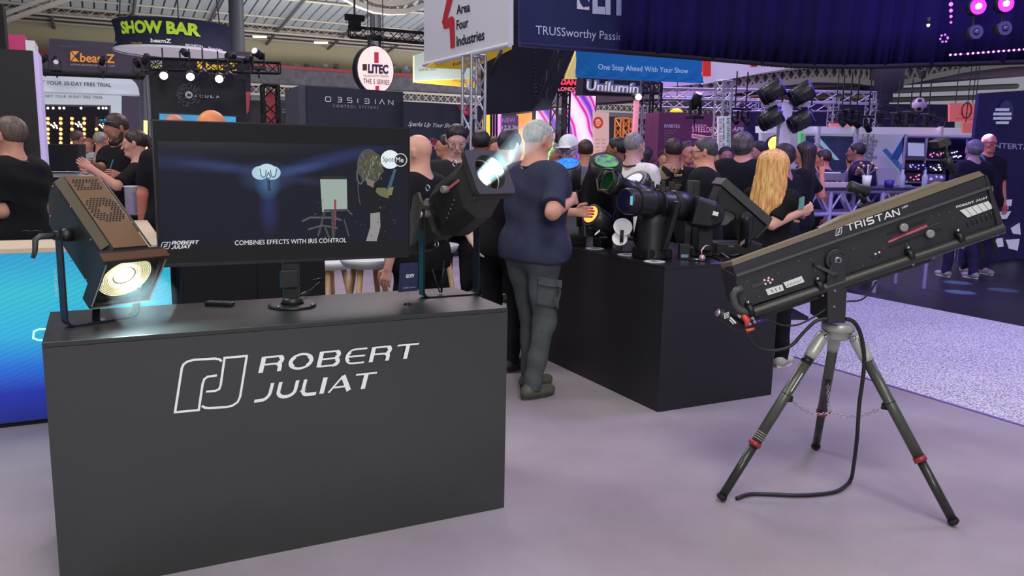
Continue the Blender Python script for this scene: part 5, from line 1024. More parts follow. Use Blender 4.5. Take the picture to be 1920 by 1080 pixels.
for (x0, x1, y0, y1, nm) in ((-.108, .108, -.113, -.110, 'lower_lip'), (-.112, -.109, -.10, .10, 'side_lip'), (.109, .112, -.10, .10, 'side_lip')): MB().hexa([fc+a*z+s*x+u*y for z in (.025, .031) for x, y in ((x0, y0), (x1, y0), (x1, y1), (x0, y1))]).build(nm, mat('bright_edge', (190, 190, 185), .3, .8), t)
q = MB(); q.hexa([fc+a*x+s*y+u*z for z in (FW, FW+.006) for x, y in ((-.012, -FW-.008), (.027, -FW-.008), (.027, FW+.008), (-.012, FW+.008))]); q.build('top_hood', mat('hood_bronze', (92, 62, 44), .4, .2), t, bev=.001)
# ribbed lens: glowing centre and glass rings
LB = mat('lens_back', (50, 44, 26), .3, emit=.30, ecol=(214, 204, 150)); LH = mat('lens_hot', (255, 252, 225), .3, emit=7)
MB().lathe(fc-a*.02, fc-a*.016, [(0, .100), (1, .100)], 40).build('lens_plate', LB, t); le = MB().lathe(fc-a*.012, fc-a*.004, [(0, .036), (.6, .030), (1, .001)], 30); le.build('lit_core', LH, t)
RG = mat('lens_rib', (255, 250, 205), .15, emit=.62); RG2 = mat('lens_rib_inner', (255, 253, 225), .15, emit=1.6)
for k in range(9):
    r_ = .045+k*.0062; q = MB(); q.tube([fc-a*(.010-.0006*k)+s*r_*math.cos(x)+u*r_*math.sin(x) for x in np.linspace(0, 2*math.pi, 41)[:-1]], .0019, 6, closed=True); q.build('lens_rib', RG2 if k < 3 else RG, t)
# yoke
hx = np.array([-s[1], s[0], 0]); hx = hx if hx[1] > 0 else -hx; hs = np.array([s[0], s[1], 0]); zb = AZ+.004
YK = mat('yoke_paint', (30, 26, 44), .4)
hw = .137; pz = c[2]-.0; P0 = np.array([c[0], c[1], 0])+a*[1, 1, 0]*.0
prof = [(-hw, pz+.03), (-hw, zb+.035)]+[(-hw+.03-.03*math.cos(R(k)), zb+.03-.03*math.sin(R(k))) for k in (15, 35, 55, 75)]+[(-hw+.04, zb), (hw-.04, zb)]+[(hw-.03+.03*math.sin(R(k)), zb+.03-.03*math.cos(R(k))) for k in (15, 35, 55, 75)]+[(hw, zb+.035), (hw, pz+.03)]
q = MB(); vs = []
for x, z in prof:
    for w_ in (-.022, .022): vs.append(P0+hs*x+hx*w_+np.array([0, 0, z]))
q.add(vs, [(2*i, 2*i+1, 2*i+3, 2*i+2) for i in range(len(prof)-1)]); o = q.build('yoke', YK, t); md = o.modifiers.new('thick', 'SOLIDIFY'); md.thickness = .007; md.offset = 0
for sg in (-1, 1):
    p = P0+hs*hw*sg+np.array([0, 0, pz]); MB().lathe(P0+hs*(W/2)*sg+np.array([0, 0, pz]), p+hs*.018*sg, [(0, .024), (.5, .024), (.55, .017), (1, .017)], 18).build('pivot_knob', BLK, t)
p = P0+hs*(hw+.018)+np.array([0, 0, pz]); q = MB(); q.tube([p, p+hs*.045, p+hs*.062-np.array([0, 0, .01])-hx*.0, p+hs*.066+np.array([0, 0, -.05]), p+hs*.075+np.array([0, 0, -.075])], [.010, .0115, .011, .0095, .007], 8); q.build('clamp_lever', mat('lever_grey', (56, 58, 60), .5), t)
q = MB(); b_ = P0+np.array([0, 0, zb+.004]); q.fbox(b_+np.array([0, 0, .045])-hs*-.02, hs, (a*[1, 1, 0]*.2+np.array([0, 0, 1.]))/1.02, hx, .014, .05, .002); q.build('support_strap', BLKM, t)
MB().lathe(b_-[0, 0, .004], b_+[0, 0, .004], [(0, .011), (1, .011)], 12).build('base_bolt', STEEL, t)
for (x, y) in ((-.19, .07), (-.15, -.04), (-.05, .09), (.12, .08), (.17, -.07), (.05, -.08)): p = c+s*(W/2+.001)+a*x+u*y; MB().lathe(p, p+s*.002, [(0, .004), (1, .003)], 8).build('screw', STEEL, t)
q = MB(); p = P0+hs*(hw+.0045); 
plk = Plane(p, hs); tx(t, 'ROBERT JULIAT', Plane(P0-hx*.0+hs*hw-hx*.023, hx), (107, 556), (104, 502), (103, 556), mat('small_white', (200, 200, 210), .5), off=.003)
lamp_front = fc+a*.03
spot('fresnel_beam', lamp_front, lamp_front+a*2, 26, (.72, .92, 1), 150, 1, .05)
HZ = bpy.data.materials.new('lens_bloom_haze'); HZ.use_nodes = True; nt = HZ.node_tree; nt.nodes.remove(nt.nodes['Principled BSDF']); vsn = nt.nodes.new('ShaderNodeVolumeScatter'); vsn.inputs['Color'].default_value = (.75, .95, 1, 1); vsn.inputs['Density'].default_value = .30; nt.links.new(vsn.outputs[0], nt.nodes['Material Output'].inputs['Volume'])  # scattering volume added to stand in for glare around the lens
tag(MB().lathe(fc+a*.036, fc+a*.20+np.array([.03, 0, -.02]), [(0, .09), (.4, .12), (.8, .10), (1, .04)], 28).build('bloom_haze', HZ), 'added bluish haze standing in for glare below the blazing ribbed lens', 'haze', kind='stuff')

# ---------------------------------------------------------------- television
TY = 3.43; pt = Plane((0, TY, 0), (0, 1, 0)); TL, TR_, BR_, BL_ = pt.at(283, 224), pt.at(768, 240), pt.at(768, 480), pt.at(298, 504)
x0, x1 = (TL[0]+BL_[0])/2, TR_[0]; z1, z0 = (TL[2]+TR_[2])/2, (BL_[2]+BR_[2])/2
t = thing('television', 'big black television on a desk stand showing a dark stage picture', 'television', ((x0+x1)/2, TY, AZ))
MB().box((x0, TY+.004, z0), (x1, TY+.05, z1)).build('case', mat('tv_case', (24, 24, 26), .4), t, bev=.004)
for aa, bb in (((x0, TY-.004, z0), (x0+.004, TY+.01, z1)), ((x1-.004, TY-.004, z0), (x1, TY+.01, z1)), ((x0, TY-.004, z1-.004), (x1, TY+.01, z1)), ((x0, TY-.004, z0), (x1, TY+.01, z0+.012))): MB().box(aa, bb).build('bezel', mat('tv_bezel', (46, 46, 48), .3, .4), t)
MB().box((x0+.004, TY, z0+.012), (x1-.004, TY+.004, z1-.004)).build('screen_glass', mat('tv_black', (8, 8, 9), .12, emit=1, ecol=(21, 20, 20)), t)
ptv = Plane((0, TY-.001, 0), (0, 1, 0))
m = bpy.data.materials.new('tv_picture'); m.use_nodes = True; nt = m.node_tree; b = nt.nodes['Principled BSDF']; b.inputs['Base Color'].default_value = (.002, .002, .003, 1); b.inputs['Roughness'].default_value = .15; b.inputs['Emission Strength'].default_value = 1
tc = nt.nodes.new('ShaderNodeTexCoord'); _pc = [ptv.at(*p) for p in ((295, 264), (762, 273), (762, 452), (303, 466))]; _c = (np.min(_pc, 0)+np.max(_pc, 0))/2
acc = None
def blob(cx_, cy_, rx_, ry_, ang, c_, prev):       # soft elliptical patch of the displayed picture
    p = ptv.at(cx_, cy_)-_c; e = np.linalg.norm(ptv.at(cx_+1, cy_)-ptv.at(cx_, cy_)); mp = nt.nodes.new('ShaderNodeMapping'); mp.vector_type = 'TEXTURE'; mp.inputs['Location'].default_value = p; mp.inputs['Rotation'].default_value = (0, R(ang), 0); mp.inputs['Scale'].default_value = (rx_*e, 1, ry_*e)
    g = nt.nodes.new('ShaderNodeTexGradient'); g.gradient_type = 'SPHERICAL'; nt.links.new(tc.outputs['Object'], mp.inputs[0]); nt.links.new(mp.outputs[0], g.inputs[0])
    x = nt.nodes.new('ShaderNodeMixRGB'); x.blend_type = 'ADD'; nt.links.new(g.outputs['Fac'], x.inputs[0]); x.inputs[2].default_value = (*lin(c_), 1)
    if prev is None: x.inputs[1].default_value = (*lin((21, 21, 33)), 1)
    else: nt.links.new(prev, x.inputs[1])
    return x.outputs[0]
for args in ((400, 268, 300, 26, 0, (26, 32, 26)), (345, 305, 130, 22, 4, (26, 34, 66)), (425, 314, 90, 13, 6, (36, 48, 88)), (610, 302, 110, 17, -13, (34, 46, 90)), (560, 318, 60, 12, -10, (42, 60, 98)), (690, 282, 70, 14, -8, (20, 26, 52)), (500, 332, 60, 34, 0, (44, 60, 92)), (502, 345, 26, 34, 0, (50, 90, 120)), (504, 390, 22, 60, 0, (30, 38, 84)), (570, 338, 50, 12, 8, (30, 36, 60))): acc = blob(*args, acc)
nt.links.new(acc, b.inputs['Emission Color'])
q = MB(); q.add([ptv.at(*p) for p in ((295, 264), (762, 273), (762, 452), (303, 466))], [(0, 1, 2, 3)]); q.build('picture', m, t)
def em(c_, k=1.): return mat('px_%d_%d_%d' % c_, (4, 4, 5), .3, emit=k, ecol=c_)
def flat(name, pts, m_, off): q = MB(); q.add([ptv.at(x, y, off) for x, y in pts], [tuple(range(len(pts)))]); return q.build(name, m_, t)
def el(cx_, cy_, rx_, ry_, n=24): return [(cx_+rx_*math.cos(2*math.pi*i/n), cy_+ry_*math.sin(2*math.pi*i/n)) for i in range(n)]
for cx_ in (488, 510): flat('spot_circle', el(cx_, 324, 16, 13), em((168, 200, 214)), .002)
flat('spot_circle', el(500, 320, 17, 13), em((186, 216, 226)), .0022)
for dx, dy in ((0, 0), (3, 0)): flat('figure', [(501+dx, 338), (503+dx, 338), (504+dx, 358), (502+dx, 358)], em((8, 8, 12)), .0026)
ribbons(t, 'figure_arms', ptv, (487, 336), (519, 336), (487, 314), [([(0, .9), (.08, .3), (.22, .15), (.34, .3), (.36, .8)], .07, False), ([(.5, .6), (.38, .2), (.5, 0), (.62, .2), (.5, .6)], .07, False), ([(.98, .9), (.92, .3), (.78, .15), (.66, .3), (.62, .8)], .07, False)], em((24, 60, 84)), .0028)
# operator silhouette in the picture
flat('operator_box', [(600, 335), (650, 335), (651, 393), (604, 398)], em((150, 166, 158)), .002); flat('operator_box_top', [(598, 336), (604, 330), (645, 330), (652, 336)], em((30, 34, 34)), .0021)
flat('operator_hair', [(670+3*math.sin(k*2.1)+24*(1+math.cos(k*2*math.pi/26)), 313+2*math.cos(k*3.3)-30*math.sin(k*2*math.pi/26)) for k in range(26)], em((74, 74, 60)), .002); 
rnd = random.Random(11)
for i in range(70): x, y = rnd.uniform(676, 714), rnd.uniform(288, 332); flat('hair_light', [(x, y), (x+1.3, y+.4), (x-1+rnd.uniform(-3, 3), y+7)], em(((150, 150, 120), (118, 118, 90), (40, 42, 36))[i % 3]), .0024)
flat('operator_body', [(690, 345), (706, 345), (738, 352), (740, 380), (730, 400), (726, 452), (694, 452), (698, 400), (690, 380), (672, 392), (656, 374), (652, 350), (660, 348), (672, 372)], em((14, 14, 18)), .0019)
flat('operator_arm', [(694, 400), (712, 398), (713, 425), (706, 452), (686, 452), (694, 425)], em((140, 136, 138)), .0022); flat('neck', [(686, 334), (702, 340), (700, 352), (688, 346)], em((120, 110, 100)), .0021)
ribbons(t, 'headset', ptv, (666, 350), (712, 350), (666, 288), [(arc(.2, .35, .14, .26, 0, 360, 16), .05, False), (arc(.52, .62, .42, .5, 190, 60), .045, False), ([(.1, .1), (.12, -.25), (.2, -.55)], .025, False)], em((78, 84, 88)), .0026)
ribbons(t, 'picture_stand', ptv, (596, 450), (660, 450), (596, 370), [([(0, .1), (.2, .7), (.85, .72), (1, .6)], .05, False), ([(.42, .7), (.44, 0)], .07, False), ([(.2, .3), (.35, .0)], .05, False), ([(.75, .5), (.9, .1)], .04, False)], em((64, 66, 70)), .0024); flat('red_strap', [(626, 374), (630, 374), (630, 410), (628, 440)], em((150, 50, 60)), .0025)
ribbons(t, 'picture_clamp', ptv, (566, 430), (640, 430), (566, 405), [([(0, .6), (.2, .9), (.8, .9), (1, .7)], .14, False), ([(.15, .0), (.5, .3), (.9, .1)], .12, False)], em((80, 82, 86)), .0024)
flat('jacket_patch', [(706, 352), (722, 352), (730, 360), (728, 372), (714, 368), (704, 360)], em((104, 104, 70)), .0025); flat('light_strap', [(738, 316), (743, 318), (733, 352), (726, 362), (724, 358)], em((58, 84, 112)), .00245); flat('jacket_patch', [(728, 352), (738, 350), (734, 366), (726, 366)], em((120, 116, 70)), .0026)
rnd = random.Random(21)
for i in range(30): x, y = rnd.uniform(590, 745), rnd.uniform(372, 448); flat('gear_glint', [(x, y), (x+rnd.uniform(1, 4), y+.6), (x+rnd.uniform(-2, 3), y+rnd.uniform(1, 4))], em(((70, 72, 78), (54, 56, 66), (96, 96, 104))[i % 3]), .0023)
flat('badge_disc', el(731, 299, 17.5, 17.5, 32), em((226, 236, 240)), .003); flat('badge_ring', el(750.5, 300, 12.5, 12.5, 28), em((210, 214, 218)), .0032); flat('badge_ring_core', el(750.5, 300, 11, 11, 28), em((24, 24, 30)), .0034)
tx(t, 'Spot', ptv, (717, 303), (738, 303.5), (717, 293.5), em((20, 20, 24)), off=.0036, bold=.0); tx(t, 'Me', ptv, (742, 304), (756, 304.3), (742, 294.5), em((236, 236, 240)), off=.0038, bold=.0)
tx(t, 'COMBINES EFFECTS WITH IRIS CONTROL', ptv, (440, 459.5), (649, 454), (440, 451), em((224, 224, 228)), off=.003, bold=0.)
ribbons(t, 'picture_logo', ptv, (301, 467), (315, 466.3), (304, 454), [(p_, w_*2, c_) for p_, w_, c_ in EMBLEM], em((200, 202, 206)), .003); ribbons(t, 'picture_lettering', ptv, (322, 458.5), (371, 457), (324, 452), word('ROBERT', .3, .17), em((214, 214, 218)), .003); ribbons(t, 'picture_lettering', ptv, (321, 466.3), (356, 465), (323, 460), word('JULIAT', .3, .17), em((214, 214, 218)), .003)
pb = G(545, 580, AZ); px_, py_ = PD(545, 500, 3.42)[0], TY+.05
MB().box((px_-.035, TY+.02, AZ+.03), (px_+.035, TY+.05, z0+.2)).build('stand_pole', BLK, t, bev=.004); MB().box((px_-.052, TY-.004, AZ+.085), (px_+.02, TY+.02, AZ+.16)).build('pole_clamp', BLK, t, bev=.003)
MB().lathe((px_, TY+.03, AZ+.001), (px_, TY+.03, AZ+.012), [(0, .10), (.7, .10), (1, .09)], 32).build('stand_base', BLK, t); MB().lathe((px_, TY+.03, AZ+.012), (px_, TY+.03, AZ+.04), [(0, .05), (1, .035)], 20).build('stand_collar', BLK, t)
for dx in (-.07, .07): MB().lathe((px_+dx, TY-.03, AZ+.012), (px_+dx, TY-.03, AZ+.017), [(0, .008), (1, .006)], 10).build('stand_bolt', STEEL, t)
q = MB(); q.tube([G(560, 577, AZ)+[0, 0, .008], G(566, 565, AZ)+[0, .04, .02], PD(580, 545, 3.7)+[0, 0, .0], PD(600, 530, 3.75), PD(603, 522, 3.75), PD(585, 527, 3.72)], .006, 6); tag(q.build('cable', BLKG), 'short black cable with pale plug curling behind the television stand', 'cable'); 
# remote control, clutter
q0 = G(412, 573, AZ); t = thing('remote_control', 'slim black remote control lying on the desk below the television', 'remote', q0); MB().fbox(q0+[0, 0, .009], (.83, -.55, 0), (.55, .83, 0), (0, 0, 1), .06, .020, .008).build('body', BLK, t, bev=.004)
for i in range(6):
    for j in (-1, 0, 1): p = q0+np.array([.83, -.55, 0])*(-.045+i*.016)+np.array([.55, .83, 0])*.011*j+[0, 0, .0175]; MB().lathe(p, p+[0, 0, .002], [(0, .0035), (1, .003)], 8).build('button', mat('button_grey', (120, 120, 124), .5), t)
# small card on a stand
pk = Plane(G(764, 571, AZ), (0, 1, 0)); t = thing('card_stand', 'small dark blue card on a thin pin stand beside the lens spotlight', 'sign', G(764, 571, AZ)); b0 = np.array(t['_w']); MB().lathe(b0, b0+[0, 0, .004], [(0, .018), (1, .017)], 20).build('foot', BLKG, t); rod(t, 'pin', b0, pk.at(765, 548), .0016, STEEL)
board('card', pk, [(747, 548), (750, 494), (784, 492), (783, 545)], mat('card_navy', (26, 28, 58), .3, col2=(36, 42, 80), scale=40), .003, t); tx(t, 'GOTF', pk, (761, 521), (776, 520), (761, 515), WHT, off=.001, bold=.02); tx(t, 'ROBERT JULIAT', pk, (755, 541), (779, 539.5), (755, 539), WORD((170, 170, 190)), off=.001)

# ---------------------------------------------------------------- centre spotlight on the desk
a, s, u = frame_of(163, -28.4); fcn = np.array([1.498, 3.158, 1.506]); 
t = thing('lens_spotlight', 'large black spotlight aimed up with square hood and bright narrow beam', 'stage light', (1.44, 3.46, AZ)); BD = mat('spot_body', (44, 45, 42), .5, bump=.06, bscale=300)
def rr_(w_, h_, ch, dy=0): return [(x, y+dy) for x, y in oc(w_, h_, ch)]
sect(MB(), fcn, a, s, u, [(-.36, rr_(.150, .20, .03, -.035)), (-.30, rr_(.185, .25, .05, -.04)), (-.13, rr_(.185, .24, .05, -.035)), (-.115, rr_(.180, .21, .03, -.02))]).build('housing', mat('spot_body_dark', (28, 29, 28), .5, bump=.06, bscale=300), t, bev=.005)
qq = MB(); sect(qq, fcn, a, s, u, [(-.13, rr_(.185, .24, .05, -.035)), (-.04, rr_(.185, .19, .03)), (-.028, rr_(.185, .19, .02))]); qq.f = qq.f[2:]; qq.m = qq.m[2:]; qq.sm = qq.sm[2:]; qq.build('nose_shell', BD, t)
sect(MB(), fcn, a, s, u, [(-.66, rr_(.11, .15, .02, -.03)), (-.58, rr_(.15, .19, .03, -.03)), (-.40, rr_(.15, .19, .03, -.03)), (-.362, rr_(.12, .15, .03, -.035))]).build('rear_housing', BD, t, bev=.004)
q = MB(); W2, H2 = .109, .102; n = 48; inn = [(.080*math.cos(2*math.pi*k/n), .080*math.sin(2*math.pi*k/n)) for k in range(n)]; out = []
for k in range(n):
    an = 2*math.pi*k/n; m_ = 1/max(abs(math.cos(an))/W2, abs(math.sin(an))/H2); out.append((m_*math.cos(an), m_*math.sin(an)))
vs = [fcn+a*z+s*x+u*y for z, lst in ((0, inn), (0, out), (-.030, out), (-.030, inn)) for x, y in lst]
q.add(vs, [(j*n+k, j*n+(k+1) % n, ((j+1) % 4)*n+(k+1) % n, ((j+1) % 4)*n+k) for j in range(4) for k in range(n)]); q.build('square_hood', BD, t)
MB().hexa([fcn+a*z+s*x+u*y for z in (-.05, -.02) for x, y in ((-.10, -.105), (.10, -.105), (.095, -.095), (-.095, -.095))]).build('lower_lip', BD, t)
MB().lathe(fcn-a*.10, fcn-a*.002, [(0, .079), (1, .080)], 40, caps=False).build('bore', mat('bore_black', (14, 14, 14), .5), t)
q = MB(); q.tube([fcn-a*.045+s*.078*math.cos(x)+u*.078*math.sin(x) for x in np.linspace(0, 2*math.pi, 41)[:-1]], .0028, 6, closed=True); q.build('lens_ring', STEEL, t)
MB().lathe(fcn-a*.1, fcn-a*.095, [(0, .078), (1, .078)], 36).build('lens_back', mat('lens_brown', (62, 54, 44), .2), t)
lc = fcn-a*.09+s*.022-u*.018; MB().lathe(lc, lc+a*.008, [(0, .050), (.7, .048), (1, .001)], 30).build('lit_lens', mat('lit_lens_cream', (255, 246, 200), .3, emit=3.0), t)
p = fcn-a*.19+s*.094+u*.01; MB().lathe(p, p+s*.032, [(0, .016), (.9, .016), (1, .013)], 16).build('side_knob', mat('knob_grey', (120, 120, 116), .5), t); p2 = p-a*.0+a*.03-u*.0; MB().fbox(p2+s*.002+a*.02, a, u, s, .04, .006, .002).build('red_scale', mat('scale_red', (176, 90, 96), .5), t)
for k in range(5): pp_ = fcn-a*(.17+.02*k)+s*.095-u*(.05+.012*k); MB().lathe(pp_, pp_+s*.003, [(0, .004), (1, .003)], 8).build('screw', STEEL, t)
for k, (dx, dy) in enumerate(((-.02, .10), (-.24, .09), (-.30, -.16))): q = MB(); p = fcn+a*(dx-.10)+s*.07+u*dy; q.tube([p+a*.013*math.cos(x)+u*.013*math.sin(x) for x in np.linspace(0, 2*math.pi, 17)[:-1]], .0028, 6, closed=True); q.build('hook_ring', STEEL, t)
grl = MB()
for i in range(-5, 6):
    for j in range(-4, 5):
        if 1 < math.hypot(i, j*1.1) < 5: p = fcn-a*(.50+i*.012)+s*j*.012-u*.126; grl.lathe(p, p-u*.0015, [(0, .0042), (1, .0042)], 6)
grl.build('vent_holes', mat('hole_black', (6, 6, 7), .9), t, kind='stuff')
base = np.array([1.44, 3.465]); ys = np.array([.995, .02, 0]); ys /= np.linalg.norm(ys); yn = np.array([-ys[1], ys[0], 0]); zb = AZ+.004; ztp = 1.335; hw = .138; TEAL = mat('yoke_teal_lit', (24, 62, 66), .35, .3)
prof = [(-hw, ztp), (-hw, zb+.035)]+[(-hw+.03-.03*math.cos(R(k)), zb+.03-.03*math.sin(R(k))) for k in (15, 35, 55, 75)]+[(-hw+.04, zb), (hw-.04, zb)]+[(hw-.03+.03*math.sin(R(k)), zb+.03-.03*math.cos(R(k))) for k in (15, 35, 55, 75)]+[(hw, zb+.035), (hw, ztp)]
q = MB(); vs = []
for x, z in prof:
    for w_ in (-.030, .030): vs.append(np.array([base[0], base[1], z])+ys*x+yn*w_)
q.add(vs, [(2*i, 2*i+1, 2*i+3, 2*i+2) for i in range(len(prof)-1)]); o = q.build('yoke', mat('yoke_black2', (22, 24, 26), .35, .2), t); md = o.modifiers.new('thick', 'SOLIDIFY'); md.thickness = .007; md.offset = 0
for sg in (-1, 1): p = np.array([base[0], base[1], ztp-.03])+ys*hw*sg; MB().lathe(p-ys*sg*.05, p+ys*sg*.02, [(0, .018), (.7, .018), (1, .022)], 16).build('pivot', mat('pivot_alloy', (140, 140, 136), .4, .6), t); MB().fbox(p-[0, 0, .22]+ys*sg*.0042, yn, (0, 0, 1), ys, .022, .15, .0008).build('teal_light_strip', mat('teal_glow_paint', (20, 92, 98), .4, .2), t)  # strips put the teal light on the yoke legs into colour
plr = Plane(np.array([base[0], base[1], 0])-ys*hw, yn); 
q = MB(); bb_ = np.array([base[0]-.02, base[1]+.02, zb]); q.tube([bb_+[0, .0, .16], bb_+[-.012, 0, .01]], .005, 6); q.tube([bb_+[-.05, .02, .12], bb_+[-.02, 0, .01]], .003, 6); q.build('tether', BLK, t)
# small arm bracket at its rear left
p = fcn-a*.40+s*.12; MB().prism([p+a*x+u*y for x, y in ((-.14, -.10), (-.10, -.12), (.06, .02), (.06, .07), (.02, .07))], s*.014).build('rear_bracket', mat('bracket_grey', (70, 66, 60), .5), t)
# beam of light through haze: a narrow cone of scattering haze lit by the lamp
bs = lc+a*.01; bdv = PD(985, 262, 3.62)-bs; bdv /= np.linalg.norm(bdv); bl = .52
hz = bpy.data.materials.new('beam_haze'); hz.use_nodes = True; nt = hz.node_tree; nt.nodes.remove(nt.nodes['Principled BSDF']); vsn = nt.nodes.new('ShaderNodeVolumeScatter'); vsn.inputs['Color'].default_value = (.80, .97, 1, 1); vsn.inputs['Anisotropy'].default_value = .0; tc = nt.nodes.new('ShaderNodeTexCoord'); dt = nt.nodes.new('ShaderNodeVectorMath'); dt.operation = 'DOT_PRODUCT'; dt.inputs[1].default_value = bdv; nt.links.new(tc.outputs['Object'], dt.inputs[0]); mr = nt.nodes.new('ShaderNodeMapRange'); mr.inputs['From Min'].default_value = -bl*.35; mr.inputs['From Max'].default_value = bl*.5; mr.inputs['To Min'].default_value = 3.2; mr.inputs['To Max'].default_value = 0; mr.interpolation_type = 'SMOOTHSTEP'; nt.links.new(dt.outputs['Value'], mr.inputs['Value']); nt.links.new(mr.outputs[0], vsn.inputs['Density']); nt.links.new(vsn.outputs[0], nt.nodes['Material Output'].inputs['Volume'])
hm_ = MB().lathe(bs, bs+bdv*bl, [(0, .038), (.5, .060), (1, .088)], 28).build('haze_beam', hz); tag(hm_, 'pale blue visible light beam rising from the square hooded spotlight', 'light beam', kind='stuff')
hl = area('haze_lamp', bs+bdv*.012, bs+bdv, .066, 1.8, (.66, .95, 1)); hl.data.shape = 'DISK'; hl.data.spread = R(26)

# ---------------------------------------------------------------- cyan counter at the left
CY0 = 5.2; ppc = Plane((0, CY0, 0), (0, 1, 0)); xr = ppc.at(322, 560)[0]; xl = -3.2; zt = 1.02
m = bpy.data.materials.new('led_counter_cyan'); m.use_nodes = True; nt = m.node_tree; b = nt.nodes['Principled BSDF']; b.inputs['Base Color'].default_value = (.01, .02, .03, 1); b.inputs['Emission Strength'].default_value = 1.0
tc = nt.nodes.new('ShaderNodeTexCoord'); sx = nt.nodes.new('ShaderNodeSeparateXYZ'); mr = nt.nodes.new('ShaderNodeMapRange'); mr.inputs['From Min'].default_value = -.5; mr.inputs['From Max'].default_value = .45; r = nt.nodes.new('ShaderNodeValToRGB')
nt.links.new(tc.outputs['Object'], sx.inputs[0]); nt.links.new(sx.outputs['Z'], mr.inputs['Value']); nt.links.new(mr.outputs[0], r.inputs[0])
r.color_ramp.elements[0].color = (*lin((20, 24, 110)), 1); r.color_ramp.elements[1].color = (*lin((36, 160, 210)), 1)
for p_, c_ in ((.2, (26, 40, 170)), (.36, (30, 110, 215)), (.55, (44, 178, 222)), (.8, (50, 190, 214))): e = r.color_ramp.elements.new(p_); e.color = (*lin(c_), 1)
wv = nt.nodes.new('ShaderNodeTexWave'); wv.inputs['Scale'].default_value = 12; wv.inputs['Distortion'].default_value = 3; wv.inputs['Detail'].default_value = 2; mp = nt.nodes.new('ShaderNodeMapping'); mp.inputs['Rotation'].default_value = (0, R(-68), 0); nt.links.new(tc.outputs['Object'], mp.inputs[0]); nt.links.new(mp.outputs[0], wv.inputs[0])
mx = nt.nodes.new('ShaderNodeMixRGB'); mx.blend_type = 'MULTIPLY'; mx.inputs[0].default_value = .14; nt.links.new(r.outputs[0], mx.inputs[1]); nt.links.new(wv.outputs[0], mx.inputs[2]); nt.links.new(mx.outputs[0], b.inputs['Emission Color'])
t = thing('reception_counter', 'cyan glowing screen fronted counter with pale beige top at the left', 'counter', ((xl+xr)/2, CY0+.3, 0))
MB().box((xl, CY0, 0.03), (xr, CY0+.04, zt-.03)).build('led_front', m, t); MB().box((xl, CY0+.041, 0), (xr-.02, CY0+.42, zt-.03)).build('body', mat('counter_navy', (30, 30, 60), .6), t)
MB().box((xl, CY0-.01, zt-.03), (xr, CY0+.44, zt)).build('counter_top', mat('beige_top', (214, 196, 168), .5), t, bev=.003)
MB().box((xl, CY0+.02, 0), (xr, CY0+.06, .028)).build('plinth', BLKM, t)
ribbons(t, 'printed_ring', ppc, (62, 638), (140, 636), (64, 617), [([(.3, 0), (.12, .02), (0, .2), (0, .8), (.12, 1), (1.0, 1.05)], .16, False), ([(.3, 0), (1, -.05)], .16, False)], mat('led_pale', (170, 240, 250), emit=1.1), .004)
q = MB(); a0, a1 = G(238, 440, zt), G(300, 430, zt)
t = thing('side_counter', 'beige topped counter arm running back beside the television', 'counter', (PD(262, 420, 6.6)*[1, 1, 0])); c1, c2 = G(236, 470, zt), G(330, 466, zt); c3, c4 = G(345, 352, zt), G(232, 355, zt)
c2 = G(296, 466, zt); xL, xR = min(c1[0], c4[0]), c2[0]+.05; yA, yB = CY0+.445, 6.95; AVOID.append((xL, xR, CY0-.05, yB)); AVOID.append((-3.2, xr, CY0-.1, CY0+.5)); MB().box((xL+.1, yA, zt-.03), (xR, yB, zt)).build('counter_top', mat('beige_top', (214, 196, 168), .5), t, bev=.003); MB().box((xL+.12, yA+.02, 0), (xR-.02, yB-.02, zt-.031)).build('body', mat('led_counter_side', (30, 110, 150), .5, emit=.25, ecol=(40, 170, 210)), t)
q0 = G(256, 402, zt); t = thing('leaflet_holder', 'clear round leaflet holder with purple leaflets on the beige counter', 'leaflet holder', q0); gl = mat('clear_plastic', (225, 230, 235), .08, alpha=.28); MB().lathe(q0, q0+[0, 0, .235], [(0, .085), (1, .085)], 28, caps=False).build('clear_tub', gl, t); q = MB(); q.tube([q0+[.085*math.cos(x), .085*math.sin(x), .235] for x in np.linspace(0, 2*math.pi, 29)[:-1]], .004, 6, closed=True); q.build('tub_rim', WHT, t)
for i, (dx, c_) in enumerate(((-.04, (128, 80, 170)), (-.01, (60, 50, 110)), (.03, (226, 214, 196)), (.055, (96, 60, 140)))): tag(MB().fbox(q0+R0*dx+[0, .01*i, .085+.02*(i % 2)], R0+np.array([0, 0, .2*(i-1)]), F0, (0, 0, 1.), .022, .0015, .08).build('leaflet', mat('leaflet_%d' % i, c_, .6)), ('purple leaflet at the left in the clear holder', 'dark violet leaflet in the clear holder', 'cream leaflet in the clear holder', 'dark plum leaflet at the right in the clear holder')[i], 'leaflet')
q0 = G(27, 434, zt); 
for i, (px, py) in enumerate(((40, 436), (58, 436))): p = G(px, py, zt); q = MB(); q.tube([p+[0, 0, .006], p+R0*.03+[0, 0, .014], p+R0*.07+[0, .02, .006]], .004, 6); tag(q.build('pen', mat('pen_dark', (50, 50, 60), .4)), ('pen on the beige counter nearest the man in the lanyard', 'pen on the beige counter nearest the ribbed lens lamp')[i], 'pen')
